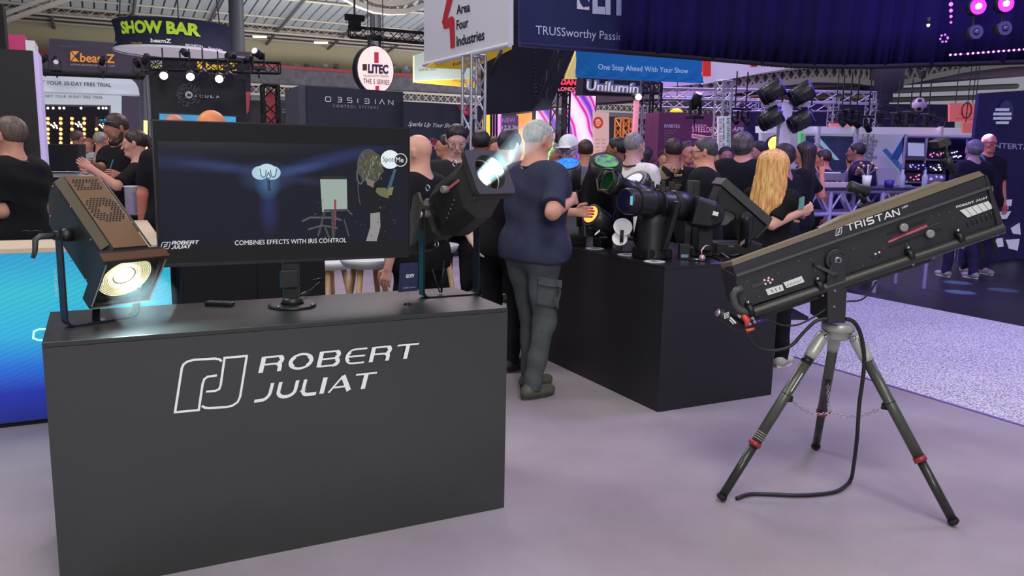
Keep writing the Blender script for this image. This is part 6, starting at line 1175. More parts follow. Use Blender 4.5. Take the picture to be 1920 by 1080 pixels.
# dark cabinet and stools behind the desk
p = PD(425, 540, 4.9); t = thing('black_cabinet', 'low black cabinet standing behind the television', 'cabinet', (p[0], p[1], 0)); 
pcab = Plane((0, p[1], 0), (0, 1, 0)); xa, xb = pcab.at(345, 540)[0], pcab.at(610, 540)[0]; xa_ = pcab.at(320, 540)[0]
MB().prism([(xa_, p[1], 0), (xb, p[1], 0), (xb, p[1], 1.0), (xa, p[1], 1.0)], (0, .25, 0)).build('carcass', mat('cabinet_black', (20, 20, 24), .6), t); MB().box((xa, p[1]-.006, .1), ((xa+xb)/2-.003, p[1]-.0005, .97)).build('door', mat('cabinet_black', (20, 20, 24), .6), t); MB().box(((xa+xb)/2+.003, p[1]-.006, .1), (xb-.01, p[1]-.0005, .97)).build('door', mat('cabinet_black', (20, 20, 24), .6), t)
def stool(px, py, d, label, rz=0):
    c = PD(px, py, d); zs = c[2]; t = thing('bar_stool', label, 'stool', (c[0], c[1], 0), 'wooden legged bar stools'); WD = mat('beech_wood', (206, 168, 118), .5, mott=.15, scale=12)
    MB().lathe((c[0], c[1], zs-.02), (c[0], c[1], zs+.05), [(0, .10), (.2, .17), (.6, .19), (1, .20)], 28).build('seat', mat('seat_white', (222, 226, 226), .4), t)
    for k in range(4):
        a_ = rz+math.pi/4+k*math.pi/2; e = np.array([math.cos(a_), math.sin(a_), 0]); top_ = np.array([c[0], c[1], zs-.02])+e*.11; bot = np.array([c[0], c[1], 0])+e*.24; MB().lathe(top_, bot, [(0, .022), (1, .013)], 10).build('leg', WD, t)
        e2 = np.array([math.cos(a_+math.pi/2), math.sin(a_+math.pi/2), 0]); b1 = np.array([c[0], c[1], .28])+e*.195; b2 = np.array([c[0], c[1], .28])+e2*.195; rod(t, 'foot_rail', b1, b2, .009, WD)
stool(690, 497, 5.7, 'wooden legged bar stool with white seat directly under the television right half'); stool(618, 500, 6.4, 'wooden legged bar stool half hidden left of the other, by the cable', .4); stool(812, 470, 6.2, 'wooden legged bar stool seen behind the square hooded spotlight', .2)

# ---------------------------------------------------------------- stage lights on the second desk
def dB(px, py): return G(px, py, BZ)
BT = mat('head_black', (26, 26, 29), .38, bump=.05, bscale=250); BT2 = mat('head_dark', (18, 18, 22), .5)
def head(name, label, rear, front, prof, lens_m, lens_r, base_px, parts=True, n=24, base_half=(.12, .10), lensname='lens', arm=.0):
    rear, front = np.array(rear), np.array(front); b0 = dB(*base_px); t = thing(name, label, 'stage light', b0); dv = (front-rear)/np.linalg.norm(front-rear)
    MB().lathe(rear, front, prof, n).build('head', BT, t); MB().lathe(front-dv*.001, front+dv*.006, [(0, lens_r), (1, lens_r*.96)], n).build(lensname, lens_m, t)
    q = MB(); q.tube([front+x for x in [np.cross(dv, (0, 0, 1.))/np.linalg.norm(np.cross(dv, (0, 0, 1.)))*lens_r*1.05*math.cos(k)+np.cross(np.cross(dv, (0, 0, 1.))/np.linalg.norm(np.cross(dv, (0, 0, 1.))), dv)*lens_r*1.05*math.sin(k) for k in np.linspace(0, 2*math.pi, 25)[:-1]]], .006, 6, closed=True); q.build('lens_rim', BT2, t)
    MB().fbox(b0+[0, 0, .035], (1, 0, 0), (0, 1, 0), (0, 0, 1), base_half[0], base_half[1], .035).build('base', BT2, t, bev=.01)
    pv = rear+(front-rear)*.4; sd = np.cross(dv, (0, 0, 1.)); sd /= np.linalg.norm(sd); rm = max(p_[1] for p_ in prof)+.018
    for sg in (-1, 1): MB().hexa([b0*[1, 1, 0]+[0, 0, BZ+.065]+sd*sg*(rm+o_)*.85+np.array(w_) for o_ in (0,) for w_ in ((-.02, -.03, 0), (.02, -.03, 0), (.02, .03, 0), (-.02, .03, 0))]+[pv+sd*sg*rm+np.array(w_) for w_ in ((-.015, -.025, .03), (.015, -.025, .03), (.015, .025, .03), (-.015, .025, .03))]).build('yoke_arm', BT, t, bev=.006)
    return t
# big profile head lying level
f_, r_ = PD(1172, 377, 5.15), PD(1292, 388, 5.45); t = head('profile_moving_light', 'large black level barrelled stage light with a pale blue tag near its lens', r_, f_, [(0, .06), (.03, .095), (.28, .10), (.30, .088), (.33, .088), (.36, .082), (.62, .082), (.64, .09), (.66, .09), (.68, .082), (.98, .084), (1, .078)], mat('lens_navy', (24, 26, 60), .05, .2), .070, (1222, 484), base_half=(.10, .09))
b0 = dB(1221, 484); MB().lathe(b0+[0, 0, .0], [b0[0], b0[1], PD(1221, 402, 5.2)[2]], [(0, .105), (.05, .105), (.1, .10), (.8, .10), (1, .09)], 26).build('drum_base', BT2, t); 
pt_ = PD(1184, 376, 5.07); MB().fbox(pt_, R0, F0, (0, 0, 1.), .008, .002, .028).build('blue_tag', mat('tag_blue', (110, 190, 214), .5, emit=.2), t)
dvv = (f_-r_)/np.linalg.norm(f_-r_)
for k_ in (.3, .5, .85): MB().lathe(r_+dvv*k_*np.linalg.norm(f_-r_), r_+dvv*(k_*np.linalg.norm(f_-r_)+.012), [(0, .094), (1, .094)], 24).build('seam_ring', BT2, t)
# green lens head
f_, r_ = PD(1137, 302, 5.9), PD(1118, 405, 6.15); head('moving_head_light', 'big black upright stage light with a green and violet lens', r_, f_, [(0, .07), (.06, .13), (.5, .15), (.8, .125), (1, .12)], mat('lens_green', (90, 190, 60), .05, emit=.35, col2=(90, 40, 130), scale=18), .088, (1118, 440))
# small gel framed tube
f_, r_ = PD(1142, 340, 5.5), PD(1222, 378, 5.75); t = head('profile_moving_light', 'black tube stage light with an open green framed nose and violet sheen', r_, f_, [(0, .05), (.05, .08), (.5, .085), (.52, .07), (.85, .066), (.87, .082), (1, .082)], mat('lens_darkgreen', (16, 60, 36), .05, .3, emit=.05), .062, (1178, 462), base_half=(.05, .05))
dvv = (f_-r_)/np.linalg.norm(f_-r_); sd = np.cross(dvv, (0, 0, 1.)); sd /= np.linalg.norm(sd); uu = np.cross(sd, dvv); q = MB(); q.tube([f_+dvv*.035+sd*.085*math.cos(k)+uu*.085*math.sin(k) for k in np.linspace(0, 2*math.pi, 7)[:-1]], .008, 6, closed=True, smooth=False); q.build('gel_frame', mat('frame_green', (36, 60, 40), .4), t)
for k in np.linspace(0, 2*math.pi, 4)[:-1]: rod(t, 'frame_stud', f_+sd*.08*math.cos(k)+uu*.08*math.sin(k), f_+dvv*.04+sd*.085*math.cos(k)+uu*.085*math.sin(k), .006, BLK)
# violet arc light behind
f_, r_ = PD(1188, 338, 6.1), PD(1215, 385, 6.2); head('moving_head_light', 'violet lit stage light with a pale half round window', r_, f_, [(0, .06), (.1, .11), (.9, .12), (1, .11)], mat('window_pale', (190, 196, 220), .2, emit=.5), .075, (1200, 452), base_half=(.06, .06))
# blue lens beyond the man
f_, r_ = PD(1063, 307, 6.3), PD(1068, 385, 6.45); head('moving_head_light', 'black stage light with a bright blue glittering lens beyond the standing man', r_, f_, [(0, .06), (.05, .10), (.6, .105), (1, .11)], mat('lens_blue', (40, 130, 230), .05, emit=1.3, col2=(20, 60, 200), scale=45), .092, (1070, 458), base_half=(.08, .1))
# small lamp with orange glow, label, wedge
f_, r_ = PD(1108, 402, 5.6), PD(1152, 430, 5.75); t = head('led_par_lamp', 'small black lamp glowing orange over a hand', r_, f_, [(0, .04), (.1, .07), (1, .08)], mat('lens_orange', (255, 110, 50), .1, emit=4), .062, (1130, 463), base_half=(.06, .05)); spot('orange_lamp', f_+(f_-r_)*.1, PD(1083, 408, 5.45), 4, (1, .25, .08), 100, .5, .04)
MB().fbox(PD(1120, 436, 5.45), R0+np.array([0, 0, .9]), (0, 0, 1), F0, .016, .007, .003).build('white_label', WHT, t)
# white reflector dishes
c_ = dB(1172, 470); t = thing('reflector_lamp', 'small lamp on a grey foot with two white dish reflectors', 'stage light', c_); MB().hexa([c_+np.array(v) for v in ((-.06, -.05, 0), (.07, -.05, 0), (.07, .05, 0), (-.06, .05, 0), (-.03, -.03, .07), (.05, -.03, .07), (.05, .03, .07), (-.03, .03, .07))]).build('foot', mat('foot_grey', (66, 66, 70), .6), t, bev=.004)
for (px, py, r1) in ((1167, 428, .062), (1161, 450, .05)): p = PD(px, py, 5.3); MB().lathe(p, p-F0*.02+[0, 0, .012], [(0, .02), (.5, r1*.8), (1, r1)], 24).build('dish', mat('dish_white', (222, 218, 222), .4, emit=.12), t)
rod(t, 'stem', c_+[0, 0, .07], PD(1164, 440, 5.33), .012, BLK); MB().lathe(PD(1166, 440, 5.25)-[0, 0, .05], PD(1166, 440, 5.25)+[0, 0, .03], [(0, .012), (1, .012)], 10).build('grip', BLK, t)
# gear bunch behind
c_ = PD(1240, 352, 5.9); t = thing('clamp_assembly', 'bunch of black clamps and knobs resting above the level barrelled light', 'equipment', c_); rnd = random.Random(4)
for k in range(9): p = c_+R0*(-.11+k*.027)+np.array([0, rnd.uniform(-.03, .03), rnd.uniform(-.02, .03)]); MB().fbox(p, R0, F0, (0, 0, 1.), .016, .03, rnd.uniform(.012, .03)).build('clamp_block', BT if k % 2 else DSTEEL, t, bev=.003)
rod(t, 'support_tube', c_+[0, 0, -.02], (c_[0], c_[1], BZ), .02, BLK)
# upright flat panel
b0 = dB(1294, 472); pz = PD(1294, 342, 5.25)[2]; t = thing('slim_panel_light', 'tall thin black panel light standing on edge in the middle of the desk', 'stage light', b0); MB().fbox((b0[0], b0[1], (BZ+pz)/2), R0, F0, (0, 0, 1.), .024, .10, (pz-BZ)/2).build('panel', BT, t, bev=.004); MB().fbox(b0+[0, 0, .012], R0, F0, (0, 0, 1.), .06, .12, .012).build('foot', BT2, t)
# louvred head with label
c_ = PD(1325, 402, 5.35); b0 = dB(1310, 478); t = thing('louvred_moving_light', 'black boxy stage light with cooling slots and a small white label', 'stage light', b0); dx = R0*.93+np.array([0, 0, -.22]); dx /= np.linalg.norm(dx); dz = np.cross(dx, F0)*1; dz = dz if dz[2] > 0 else -dz
sect(MB(), c_, dx, F0, dz, [(-.10, oc(.19, .20, .02)), (.02, oc(.19, .19, .03)), (.085, oc(.17, .13, .04)), (.10, oc(.14, .08, .03))]).build('housing', BT, t, bev=.004)
for k in range(8): MB().fbox(c_-F0*.097+dx*(-.055)+dz*(.06-.018*k), dx, F0, dz, .035, .003, .004).build('cooling_slat', BT2, t)
MB().fbox(c_-F0*.097+dx*.03+dz*.02, dx, F0, dz, .018, .002, .013).build('white_label', WHT, t); MB().fbox(c_-F0*.097+dx*.03-dz*.012, dx, F0, dz, .022, .002, .012).build('black_label', mat('label_black', (12, 12, 14), .3), t)
MB().fbox(b0+[0, 0, .03], R0, F0, (0, 0, 1.), .075, .1, .03).build('base', BT2, t, bev=.008); MB().fbox((b0+c_)/2+[0, 0, -.0], R0, F0, (0, 0, 1.), .05, .09, .10).build('yoke', BT, t, bev=.01)
# wedge head with big flat flap
b0 = dB(1378, 477); t = thing('shutter_moving_light', 'black stage light with a big flat tilted flap and fat round pillar', 'stage light', b0)
pf = FP(5.45); MB().prism([pf.at(*p) for p in ((1351, 346), (1362, 334), (1449, 410), (1441, 425))], F0*.26).build('flat_flap', mat('flap_grey', (62, 62, 62), .5), t, bev=.003)
MB().prism([pf.at(*p)+F0*.06 for p in ((1352, 388), (1396, 392), (1398, 398), (1366, 424), (1340, 424))], F0*.14).build('wedge_head', mat('wedge_grey', (82, 82, 82), .5), t, bev=.004); MB().prism([pf.at(*p)+F0*.03 for p in ((1340, 384), (1354, 350), (1440, 426), (1425, 446), (1398, 452), (1380, 400))], F0*.2).build('flap_body', BT2, t)
MB().lathe(b0+R0*.06, PD(1400, 402, 5.4), [(0, .05), (.1, .046), (.9, .046), (1, .03)], 20).build('pillar', BT, t); MB().fbox(b0+[0, 0, .045], R0, F0, (0, 0, 1.), .16, .10, .045).build('base', BT2, t, bev=.012); tx(t, 'Ivalo', FP(5.2), (1366, 463), (1376, 463), (1366, 459.5), WORD((130, 130, 130)))
MB().fbox(PD(1392, 455, 5.2), R0+np.array([0, 0, .8]), (0, 0, 1.), F0, .014, .012, .004).build('bright_corner', mat('corner_grey', (110, 110, 112), .4), t)
rod(t, 'stay', pf.at(1440, 424), pf.at(1417, 446), .006, DSTEEL); rod(t, 'stay', pf.at(1352, 350), pf.at(1345, 386), .006, DSTEEL)
# little controller with pale blue label, cables, dishes on the edge
b0 = dB(1282, 486); t = thing('control_box', 'small black upright control box with a pale blue label', 'equipment', b0); MB().fbox(b0+[0, 0, .05], R0, F0, (0, 0, 1.), .035, .025, .05).build('case', BT, t, bev=.003); MB().fbox(b0-F0*.026+[0, 0, .025], R0, F0, (0, 0, 1.), .024, .0015, .010).build('label', mat('label_blue', (120, 150, 176), .5), t)
b0 = dB(1316, 490); t = thing('glass_ornament', 'small pinkish glass and metal connector piece near the desk front edge', 'connector', b0); MB().ball(b0+[0, 0, .022], .022, 14, 10).build('globe', mat('pink_glass', (214, 170, 184), .1, .5), t); q = MB(); q.tube([b0+[0, 0, .03], b0+[-.01, 0, .07], b0+[.02, 0, .10], b0+[.05, 0, .10]], .006, 6); q.build('stem', mat('pink_metal', (220, 180, 190), .2, .7), t); q = MB(); q.tube([b0+[0, 0, .012], b0-R0*.06+[0, 0, .012]], .006, 6); q.build('side_arm', STEEL, t)
for i, pts in enumerate((((1330, 478), (1350, 490), (1380, 487), (1400, 479)), ((1325, 474), (1345, 481), (1375, 482), (1400, 477)), ((1322, 476), (1330, 472), (1345, 474), (1365, 488)))):
    q = MB(); q.tube([dB(x, y)+[0, 0, .006+.006*i] for x, y in pts], .005, 6); tag(q.build('cable', mat('cable_grey_%d' % i, (70+30*i, 70+30*i, 72+30*i), .4)), ('dark cable lying on the long desk right of the pink glass piece', 'mid grey cable lying on the long desk behind the dark one', 'palest cable on the long desk, bending toward the front edge')[i], 'cable')
for i, (px, py) in enumerate(((1115, 466.5), (1176, 478.5), (1227, 491))):
    b0 = dB(px, py); q = MB(); rnd = random.Random(i); n = 26; q.prism([b0+np.array([math.cos(2*math.pi*k/n)*(.062+.006*(k % 2)), math.sin(2*math.pi*k/n)*(.062+.006*(k % 2)), .001]) for k in range(n)], (0, 0, .004)); o = q.build('round_label', mat('label_white', (226, 226, 222), .5)); tag(o, ('round white printed label on the desk edge nearest the standing man', 'middle one of three round white labels on the desk edge', 'round white printed label nearest the long desk corner')[i], 'label', 'round white labels on the desk edge')
    tq = MB()
    for k in range(5): tq.box(b0+[-.04+.004*k, -.035+.016*k, .0052], b0+[.035-.006*(k % 3), -.030+.016*k, .006])
    tq.build('print_lines', mat('label_ink', (60, 60, 64), .5), o)

# ---------------------------------------------------------------- the long followspot on its tripod
FEET = [G(1350, 941), G(1790, 988), G(1529, 843)]; hub = PD(1571, 622, 3.73)
t = thing('tripod', 'heavy tripod with silver head, three dark legs and red collars', 'tripod', (hub[0], hub[1], 0)); LEGM = mat('leg_green_grey', (84, 87, 78), .35, .35); RED = mat('collar_red', (150, 40, 54), .4); CAST = mat('cast_alloy', (190, 192, 184), .4, .35)
MB().lathe(hub-[0, 0, .035], hub+[0, 0, .045], [(0, .040), (.15, .062), (.5, .062), (.55, .075), (.95, .075), (1, .07)], 28).build('head_casting', CAST, t)
for i, ft in enumerate(FEET):
    h2 = np.array([ft[0]-hub[0], ft[1]-hub[1], 0]); h2 /= np.linalg.norm(h2); top_ = hub+h2*.070+[0, 0, .0]; ft = ft+np.array([0, 0, .012]); d_ = ft-top_; L = np.linalg.norm(d_); d_ /= L; P = lambda k: top_+d_*k*L
    lg = MB().lathe(P(.0), P(.15), [(0, .022), (.2, .031), (.8, .029), (1, .027)], 18).build('leg_clamp', CAST, t)
    sdv = np.cross(d_, (0, 0, 1.)); sdv /= np.linalg.norm(sdv); p = P(.02); MB().lathe(p-sdv*.036, p+sdv*.036, [(0, .010), (.05, .014), (.95, .014), (1, .010)], 12).build('pivot_bolt', STEEL, t)
    lg = MB().lathe(P(.14), P(.67), [(0, .0245), (1, .0245)], 18).build('leg', LEGM, t); MB().lathe(P(.66), P(.985), [(0, .0205), (1, .0205)], 18).build('lower_leg', mat('leg_low', (60, 62, 56), .3, .45), t)
    MB().lathe(P(.655), P(.68), [(0, .029), (1, .029)], 18).build('collar', RED, t); q = MB(); q.fbox(P(.667)+sdv*.032, sdv, d_, np.cross(sdv, d_), .012, .007, .006); q.build('collar_lever', RED, t)
    MB().lathe(P(.975), P(1.0), [(0, .024), (.6, .025), (1, .014)], 16).build('rubber_foot', BLKM, t); MB().lathe(P(.37), P(.374), [(0, .0255), (1, .0255)], 18).build('seam', BLKM, t)
    inw = -h2; br = P(.40)+inw*.035; MB().fbox(P(.40)+inw*.028, inw, (0, 0, 1.), np.cross(inw, (0, 0, 1.)), .018, .014, .010).build('chain_bracket', BLKM, t)
    cen = np.array([hub[0], hub[1], P(.43)[2]-.06]) if i == 0 else cen
    n = 15; q = MB(); pts = [br*(1-k/n)+cen*(k/n)-np.array([0, 0, .035*math.sin(math.pi*k/n)]) for k in range(n+1)]
    for k in range(n):
        m0, m1 = pts[k], pts[k+1]; dd = (m1-m0); L_ = np.linalg.norm(dd); dd /= L_; o1 = np.cross(dd, (0, 0, 1.)) if k % 2 else np.array([0, 0, 1.]); o1 -= dd*(o1@dd); o1 /= np.linalg.norm(o1); mc = (m0+m1)/2
        q.tube([mc+dd*L_*.62*math.cos(x)+o1*.0065*math.sin(x) for x in np.linspace(0, 2*math.pi, 9)[:-1]], .0016, 5, closed=True)
    q.build('chain', STEEL, t)
    if i == 0: MB().lathe(P(.155), P(.185), [(0, .0255), (1, .0255)], 18).build('printed_band', mat('band_black', (20, 18, 18), .4), t); MB().fbox(P(.29)-F0*.0245, sdv, d_, F0, .006, .05, .0012).build('white_sticker', WHT, t)
    for k in range(4 if i == 0 else 0): MB().lathe(P(.60+.012*k), P(.603+.012*k), [(0, .0252), (1, .0252)], 16).build('pale_ring', mat('worn_tape', (170, 170, 160), .5), t)
t = thing('followspot', 'very long black stage followspot with white lettering, tilted up to the right on a tripod', 'followspot', hub+[0, 0, .047]); FS = mat('followspot_black', (40, 40, 44), .42, bump=.05, bscale=300, coat=.1); TOPM = mat('top_cover_beige', (122, 112, 92), .5, .1)
dn = 3.60; pn = FP(dn); e1 = pn.at(1836, 321)-pn.at(1373, 491); e1 /= np.linalg.norm(e1); e2 = np.cross(F0, e1); e2 = -e2 if e2[2] < 0 else e2; DB = .26
pts = lambda l, o=0.: [pn.at(x, y)+F0*o for x, y in l]
MB().prism(pts([(1379, 517), (1853, 352), (1880, 421), (1391, 581)], .012), F0*(DB-.012)).build('lower_housing', FS, t, bev=.003)
sk = MB(); f4 = pts([(1374, 499), (1846, 330), (1854, 352), (1380, 517)], .004); bk = [p+F0*(DB-.004) for p in f4]; bk[0] = bk[0]-e2*.045; bk[1] = bk[1]-e2*.045; sk.add(f4+bk, [(0, 1, 2, 3), (7, 6, 5, 4), (0, 4, 5, 1), (1, 5, 6, 2), (2, 6, 7, 3), (3, 7, 4, 0)]); sk.build('upper_housing', FS, t)
sk = MB(); f4 = pts([(1372, 489.5), (1836, 320.5), (1846, 328.5), (1373.5, 498.5)], 0); bk = [p+F0*DB-e2*.05 for p in f4]; sk.add(f4+bk, [(0, 1, 2, 3), (7, 6, 5, 4), (0, 4, 5, 1), (1, 5, 6, 2), (2, 6, 7, 3), (3, 7, 4, 0)]); sk.build('top_cover', TOPM, t)
MB().prism(pts([(1540, 428.5), (1581, 407), (1767, 341), (1775, 343), (1776, 346)], .012), F0*.05).build('raised_cover', TOPM, t, bev=.002)
MB().prism(pts([(1846, 328), (1852, 330), (1888, 438), (1872, 428)], .0), F0*DB).build('rear_plate', FS, t, bev=.002)
for y0, y1, nm in ((516, 351, 'seam_rail'),): q = MB(); q.prism(pts([(1380, 514.5), (1854, 349), (1855, 353.5), (1381, 519)], -.006), F0*.008); q.build(nm, mat('rail_grey', (92, 92, 92), .35, .4), t)
rod(t, 'carrying_tube', pn.at(1412, 585)+F0*.0, pn.at(1881, 428)+F0*.0, .0245, mat('tube_black', (54, 54, 52), .4, .2)); rod(t, 'carrying_tube', pn.at(1412, 585)+F0*.26, pn.at(1881, 428)+F0*.26, .0245, mat('tube_black', (54, 54, 52), .4, .2))
MB().prism(pts([(1420, 592), (1560, 548), (1752, 480), (1752, 493), (1600, 543), (1420, 603)], .03), F0*.20).build('under_tray', mat('tray_black', (36, 36, 34), .5), t, bev=.002)
for px, py in ((1536, 536), (1705, 478), (1798, 446), (1406, 580)):
    c_ = pn.at(px, py)-F0*.0; MB().lathe(c_-e1*.012, c_+e1*.012, [(0, .030), (1, .030)], 18).build('tube_clamp', BLK, t); MB().lathe(c_+e2*.03-F0*.01, c_+e2*.042-F0*.01, [(0, .008), (1, .008)], 10).build('clamp_bolt', STEEL, t); c2 = c_-e2*.045-F0*.0; MB().lathe(c2, c2-F0*.012, [(0, .006), (1, .005)], 8).build('tray_screw', STEEL, t)
q = MB(); q.tube(pts([(1392, 540), (1380, 545), (1375, 553), (1378, 570), (1385, 580), (1400, 585), (1412, 585)], 0.), .0165, 12); q.build('rear_handle', mat('handle_rubber', (70, 70, 68), .5), t)
# yoke
pv = pn.at(1568.6, 487.3); 
MB().lathe(pv-F0*.0, pv-F0*.014, [(0, .052), (.7, .052), (1, .048)], 30).build('pivot_disc', FS, t); q = MB(); q.tube([pv-F0*.014+e1*.036*math.cos(x)+e2*.036*math.sin(x) for x in np.linspace(R(20), R(190), 14)], .003, 6); q.build('pivot_groove', BLK, t)
MB().lathe(pv-F0*.014, pv-F0*.022, [(0, .017), (.8, .016), (1, .014)], 20).build('pivot_bolt', STEEL, t); MB().lathe(pv-F0*.022, pv-F0*.024, [(0, .008), (1, .008)], 14).build('bolt_socket', DSTEEL, t)
ph = FP(dn-.022); MB().prism([ph.at(*p) for p in ((1551, 520), (1560, 492), (1580, 492), (1586, 505), (1586, 530), (1576, 606), (1552, 606))], F0*.010).build('yoke_plate', FS, t, bev=.002)
MB().prism([ph.at(*p)+F0*.01 for p in ((1553, 541), (1590, 541), (1587, 607), (1553, 607))], F0*.22).build('yoke_post', FS, t, bev=.003)
for px, py in ((1565, 545), (1564, 575)): p = ph.at(px, py); MB().lathe(p, p-F0*.004, [(0, .006), (1, .005)], 10).build('post_screw', STEEL, t)
for px, py in ((1565, 558), (1564, 588), (1569, 602)): p = ph.at(px, py); MB().lathe(p, p-F0*.001, [(0, .003), (1, .003)], 8).build('post_hole', BLKM, t)
# friction arm
p1, p2 = pn.at(1527, 496)-F0*.006, pn.at(1564, 514)-F0*.03; q = MB(); dd = p2-p1; nn = np.cross(dd, F0); nn /= np.linalg.norm(nn); q.hexa([p1-nn*.006, p2-nn*.009, p2+nn*.009, p1+nn*.006, p1-nn*.006-F0*.004, p2-nn*.009-F0*.004, p2+nn*.009-F0*.004, p1+nn*.006-F0*.004]); q.build('friction_arm', BLK, t)
for p in (p1, p2): MB().lathe(p, p-F0*.01, [(0, .009), (1, .007)], 12).build('arm_bolt', DSTEEL, t)
# print and controls on the near side (the housing face is 12 mm behind the reference plane)
pf_ = FP(dn+.004); pg_ = FP(dn+.012)
tx(t, 'LED', pf_, (1691, 391), (1702, 387), (1690.5, 388), WHT, off=.002, bold=.02)
ribbons(t, 'lettering', pf_, (1588, 434), (1687, 402.3), (1585, 422), word('TRISTAN', .20, .14), LG, .002)
ribbons(t, 'logo_emblem', pf_, (1566.8, 442), (1576.5, 438.5), (1567.5, 429.5), [(p_, w_*1.9, c_) for p_, w_, c_ in EMBLEM], LG, .002)
ribbons(t, 'lettering', pg_, (1793, 390), (1825, 380), (1792, 386.3), word('ROBERT', .3, .2), LG, .002); ribbons(t, 'lettering', pg_, (1829, 378.5), (1851, 371.5), (1828, 375), word('JULIAT', .3, .2), LG, .002)
def side(name, l, m_, off=.0015, th=.003): return MB().prism([pg_.at(x, y)-F0*off for x, y in l], -F0*th).build(name, m_, t)
LW_ = mat('label_plate', (218, 220, 216), .45)
side('white_panel', [(1798.5, 394.5), (1852, 377), (1862, 389.8), (1813.5, 407.7)], LW_)
for k in range(1, 5): x = 1798.5+k*10.7; side('panel_line', [(x, 394.6-3.5*k), (x+.6, 394.4-3.5*k), (x+12, 407-3.5*k), (x+11.4, 407.2-3.5*k)], mat('ink', (50, 50, 54), .6), .005, .0006)
side('white_label', [(1435, 542.4), (1466, 533), (1469.5, 544), (1439.6, 553.5)], LW_); side('white_label', [(1468, 530), (1502.5, 517.3), (1508, 528.3), (1474.5, 540)], LW_)
for k in range(3): side('label_mark', [(1444+k*8, 543-k*2.4), (1445.4+k*8, 542.6-k*2.4), (1450+k*6.5, 547.5-k*2.4), (1448.6+k*6.5, 547.9-k*2.4)], mat('ink', (50, 50, 54), .6), .005, .0006)
for k in range(5): side('label_mark', [(1475+k*5, 537-k*1.8), (1476.2+k*5, 536.6-k*1.8), (1478+k*6, 531.5-k*2), (1476.8+k*6, 531.9-k*2)], mat('ink', (50, 50, 54), .6), .005, .0006)
side('dark_slot', [(1408, 535), (1431, 526), (1433, 533), (1410, 541)], mat('slot_grey', (58, 58, 62), .4))
for px, py in ((1433, 525), (1441, 521), (1448, 524), (1435, 532), (1444, 530), (1440, 526)): p = pg_.at(px, py); MB().lathe(p, p-F0*.004, [(0, .0052), (1, .0045)], 12).build('button', mat('button_pink', (236, 196, 200), .4, emit=.15), t)
for px, py in ((1690.8, 425.9), (1740, 437.5)): p = pg_.at(px, py); MB().lathe(p, p-F0*.028, [(0, .014), (.3, .014), (.35, .0185), (.9, .0185), (1, .015)], 22).build('focus_knob', mat('knob_silver', (150, 150, 148), .45, .3), t)
for l, m_ in (([(1664.5, 452), (1737, 421), (1738, 424.5), (1665.5, 455.5)], mat('scale_pink', (190, 92, 106), .5)), ([(1670, 445.5), (1735, 418), (1736, 420), (1671, 447.5)], mat('scale_dim', (96, 46, 56), .5)), ([(1682, 447), (1762, 416.5), (1762.5, 417.8), (1682.5, 448.3)], mat('rail_grey', (92, 92, 92), .35, .4)), ([(1663, 438), (1735, 411), (1736, 414), (1664, 441)], BLKM), ([(1667, 461), (1765, 427), (1766, 430), (1668, 464)], BLKM)): side('focus_slot', l, m_)
for k in range(6): x, y = 1815+k*8.8, 417-k*3.2; p = [pg_.at(x+dx, y+dy)-F0*.004 for dx, dy in ((0, 8), (-2, -2), (4, -4))]; q = MB(); q.tube(p, .0022, 6); q.build('shutter_lever', mat('lever_dark', (70, 70, 72), .4, .3), t)
for px, py in ((1634, 480), (1641, 476), (1648, 473), (1637, 484), (1650, 480), (1646, 484)): p = pg_.at(px, py); MB().fbox(p-F0*.002, e1, e2, F0, .004, .003, .002).build('terminal', WHT if py < 480 else DSTEEL, t)
for px, py in ((1387, 505), (1440, 493), (1485, 477), (1519, 486), (1498, 489), (1528, 507), (1618, 498), (1656, 465), (1700, 458), (1750, 390), (1745, 405), (1760, 403), (1787, 408), (1780, 398), (1413, 545), (1424, 556), (1401, 527), (1459, 512), (1640, 424), (1600, 466), (1868, 402)): p = pg_.at(px, py); MB().lathe(p, p-F0*.003, [(0, .0035), (1, .0028)], 8).build('screw', mat('screw_dull', (120, 120, 122), .4, .6), t)
# sight on top and control pod at the far end
MB().prism(pts([(1628, 388), (1650, 380), (1662, 383), (1640, 392)], .1), F0*.05).build('sight_foot', BLK, t); q = MB(); q.tube(pts([(1645, 384), (1636, 370), (1627, 360)], .12), .012, 8); q.build('sight_arm', BLK, t); MB().lathe(pn.at(1612, 350)+F0*.12, pn.at(1650, 362)+F0*.12, [(0, .02), (.1, .026), (.5, .022), (.9, .028), (1, .024)], 16).build('sight_tube', BLK, t)
q = MB(); q.tube(pts([(1824, 326), (1815, 300), (1806, 275)], .16), .010, 8); q.tube(pts([(1806, 330), (1798, 296), (1796, 278)], .16), .004, 6); q.build('pod_arm', BLK, t); MB().prism(pts([(1783, 264), (1806, 254), (1813, 270), (1790, 278)], .12), F0*.08).build('control_pod', mat('pod_grey', (50, 48, 50), .4), t, bev=.004); MB().lathe(pn.at(1812, 296)+F0*.16, pn.at(1818, 316)+F0*.16, [(0, .014), (.5, .02), (1, .014)], 12).build('pod_clamp', BLK, t)
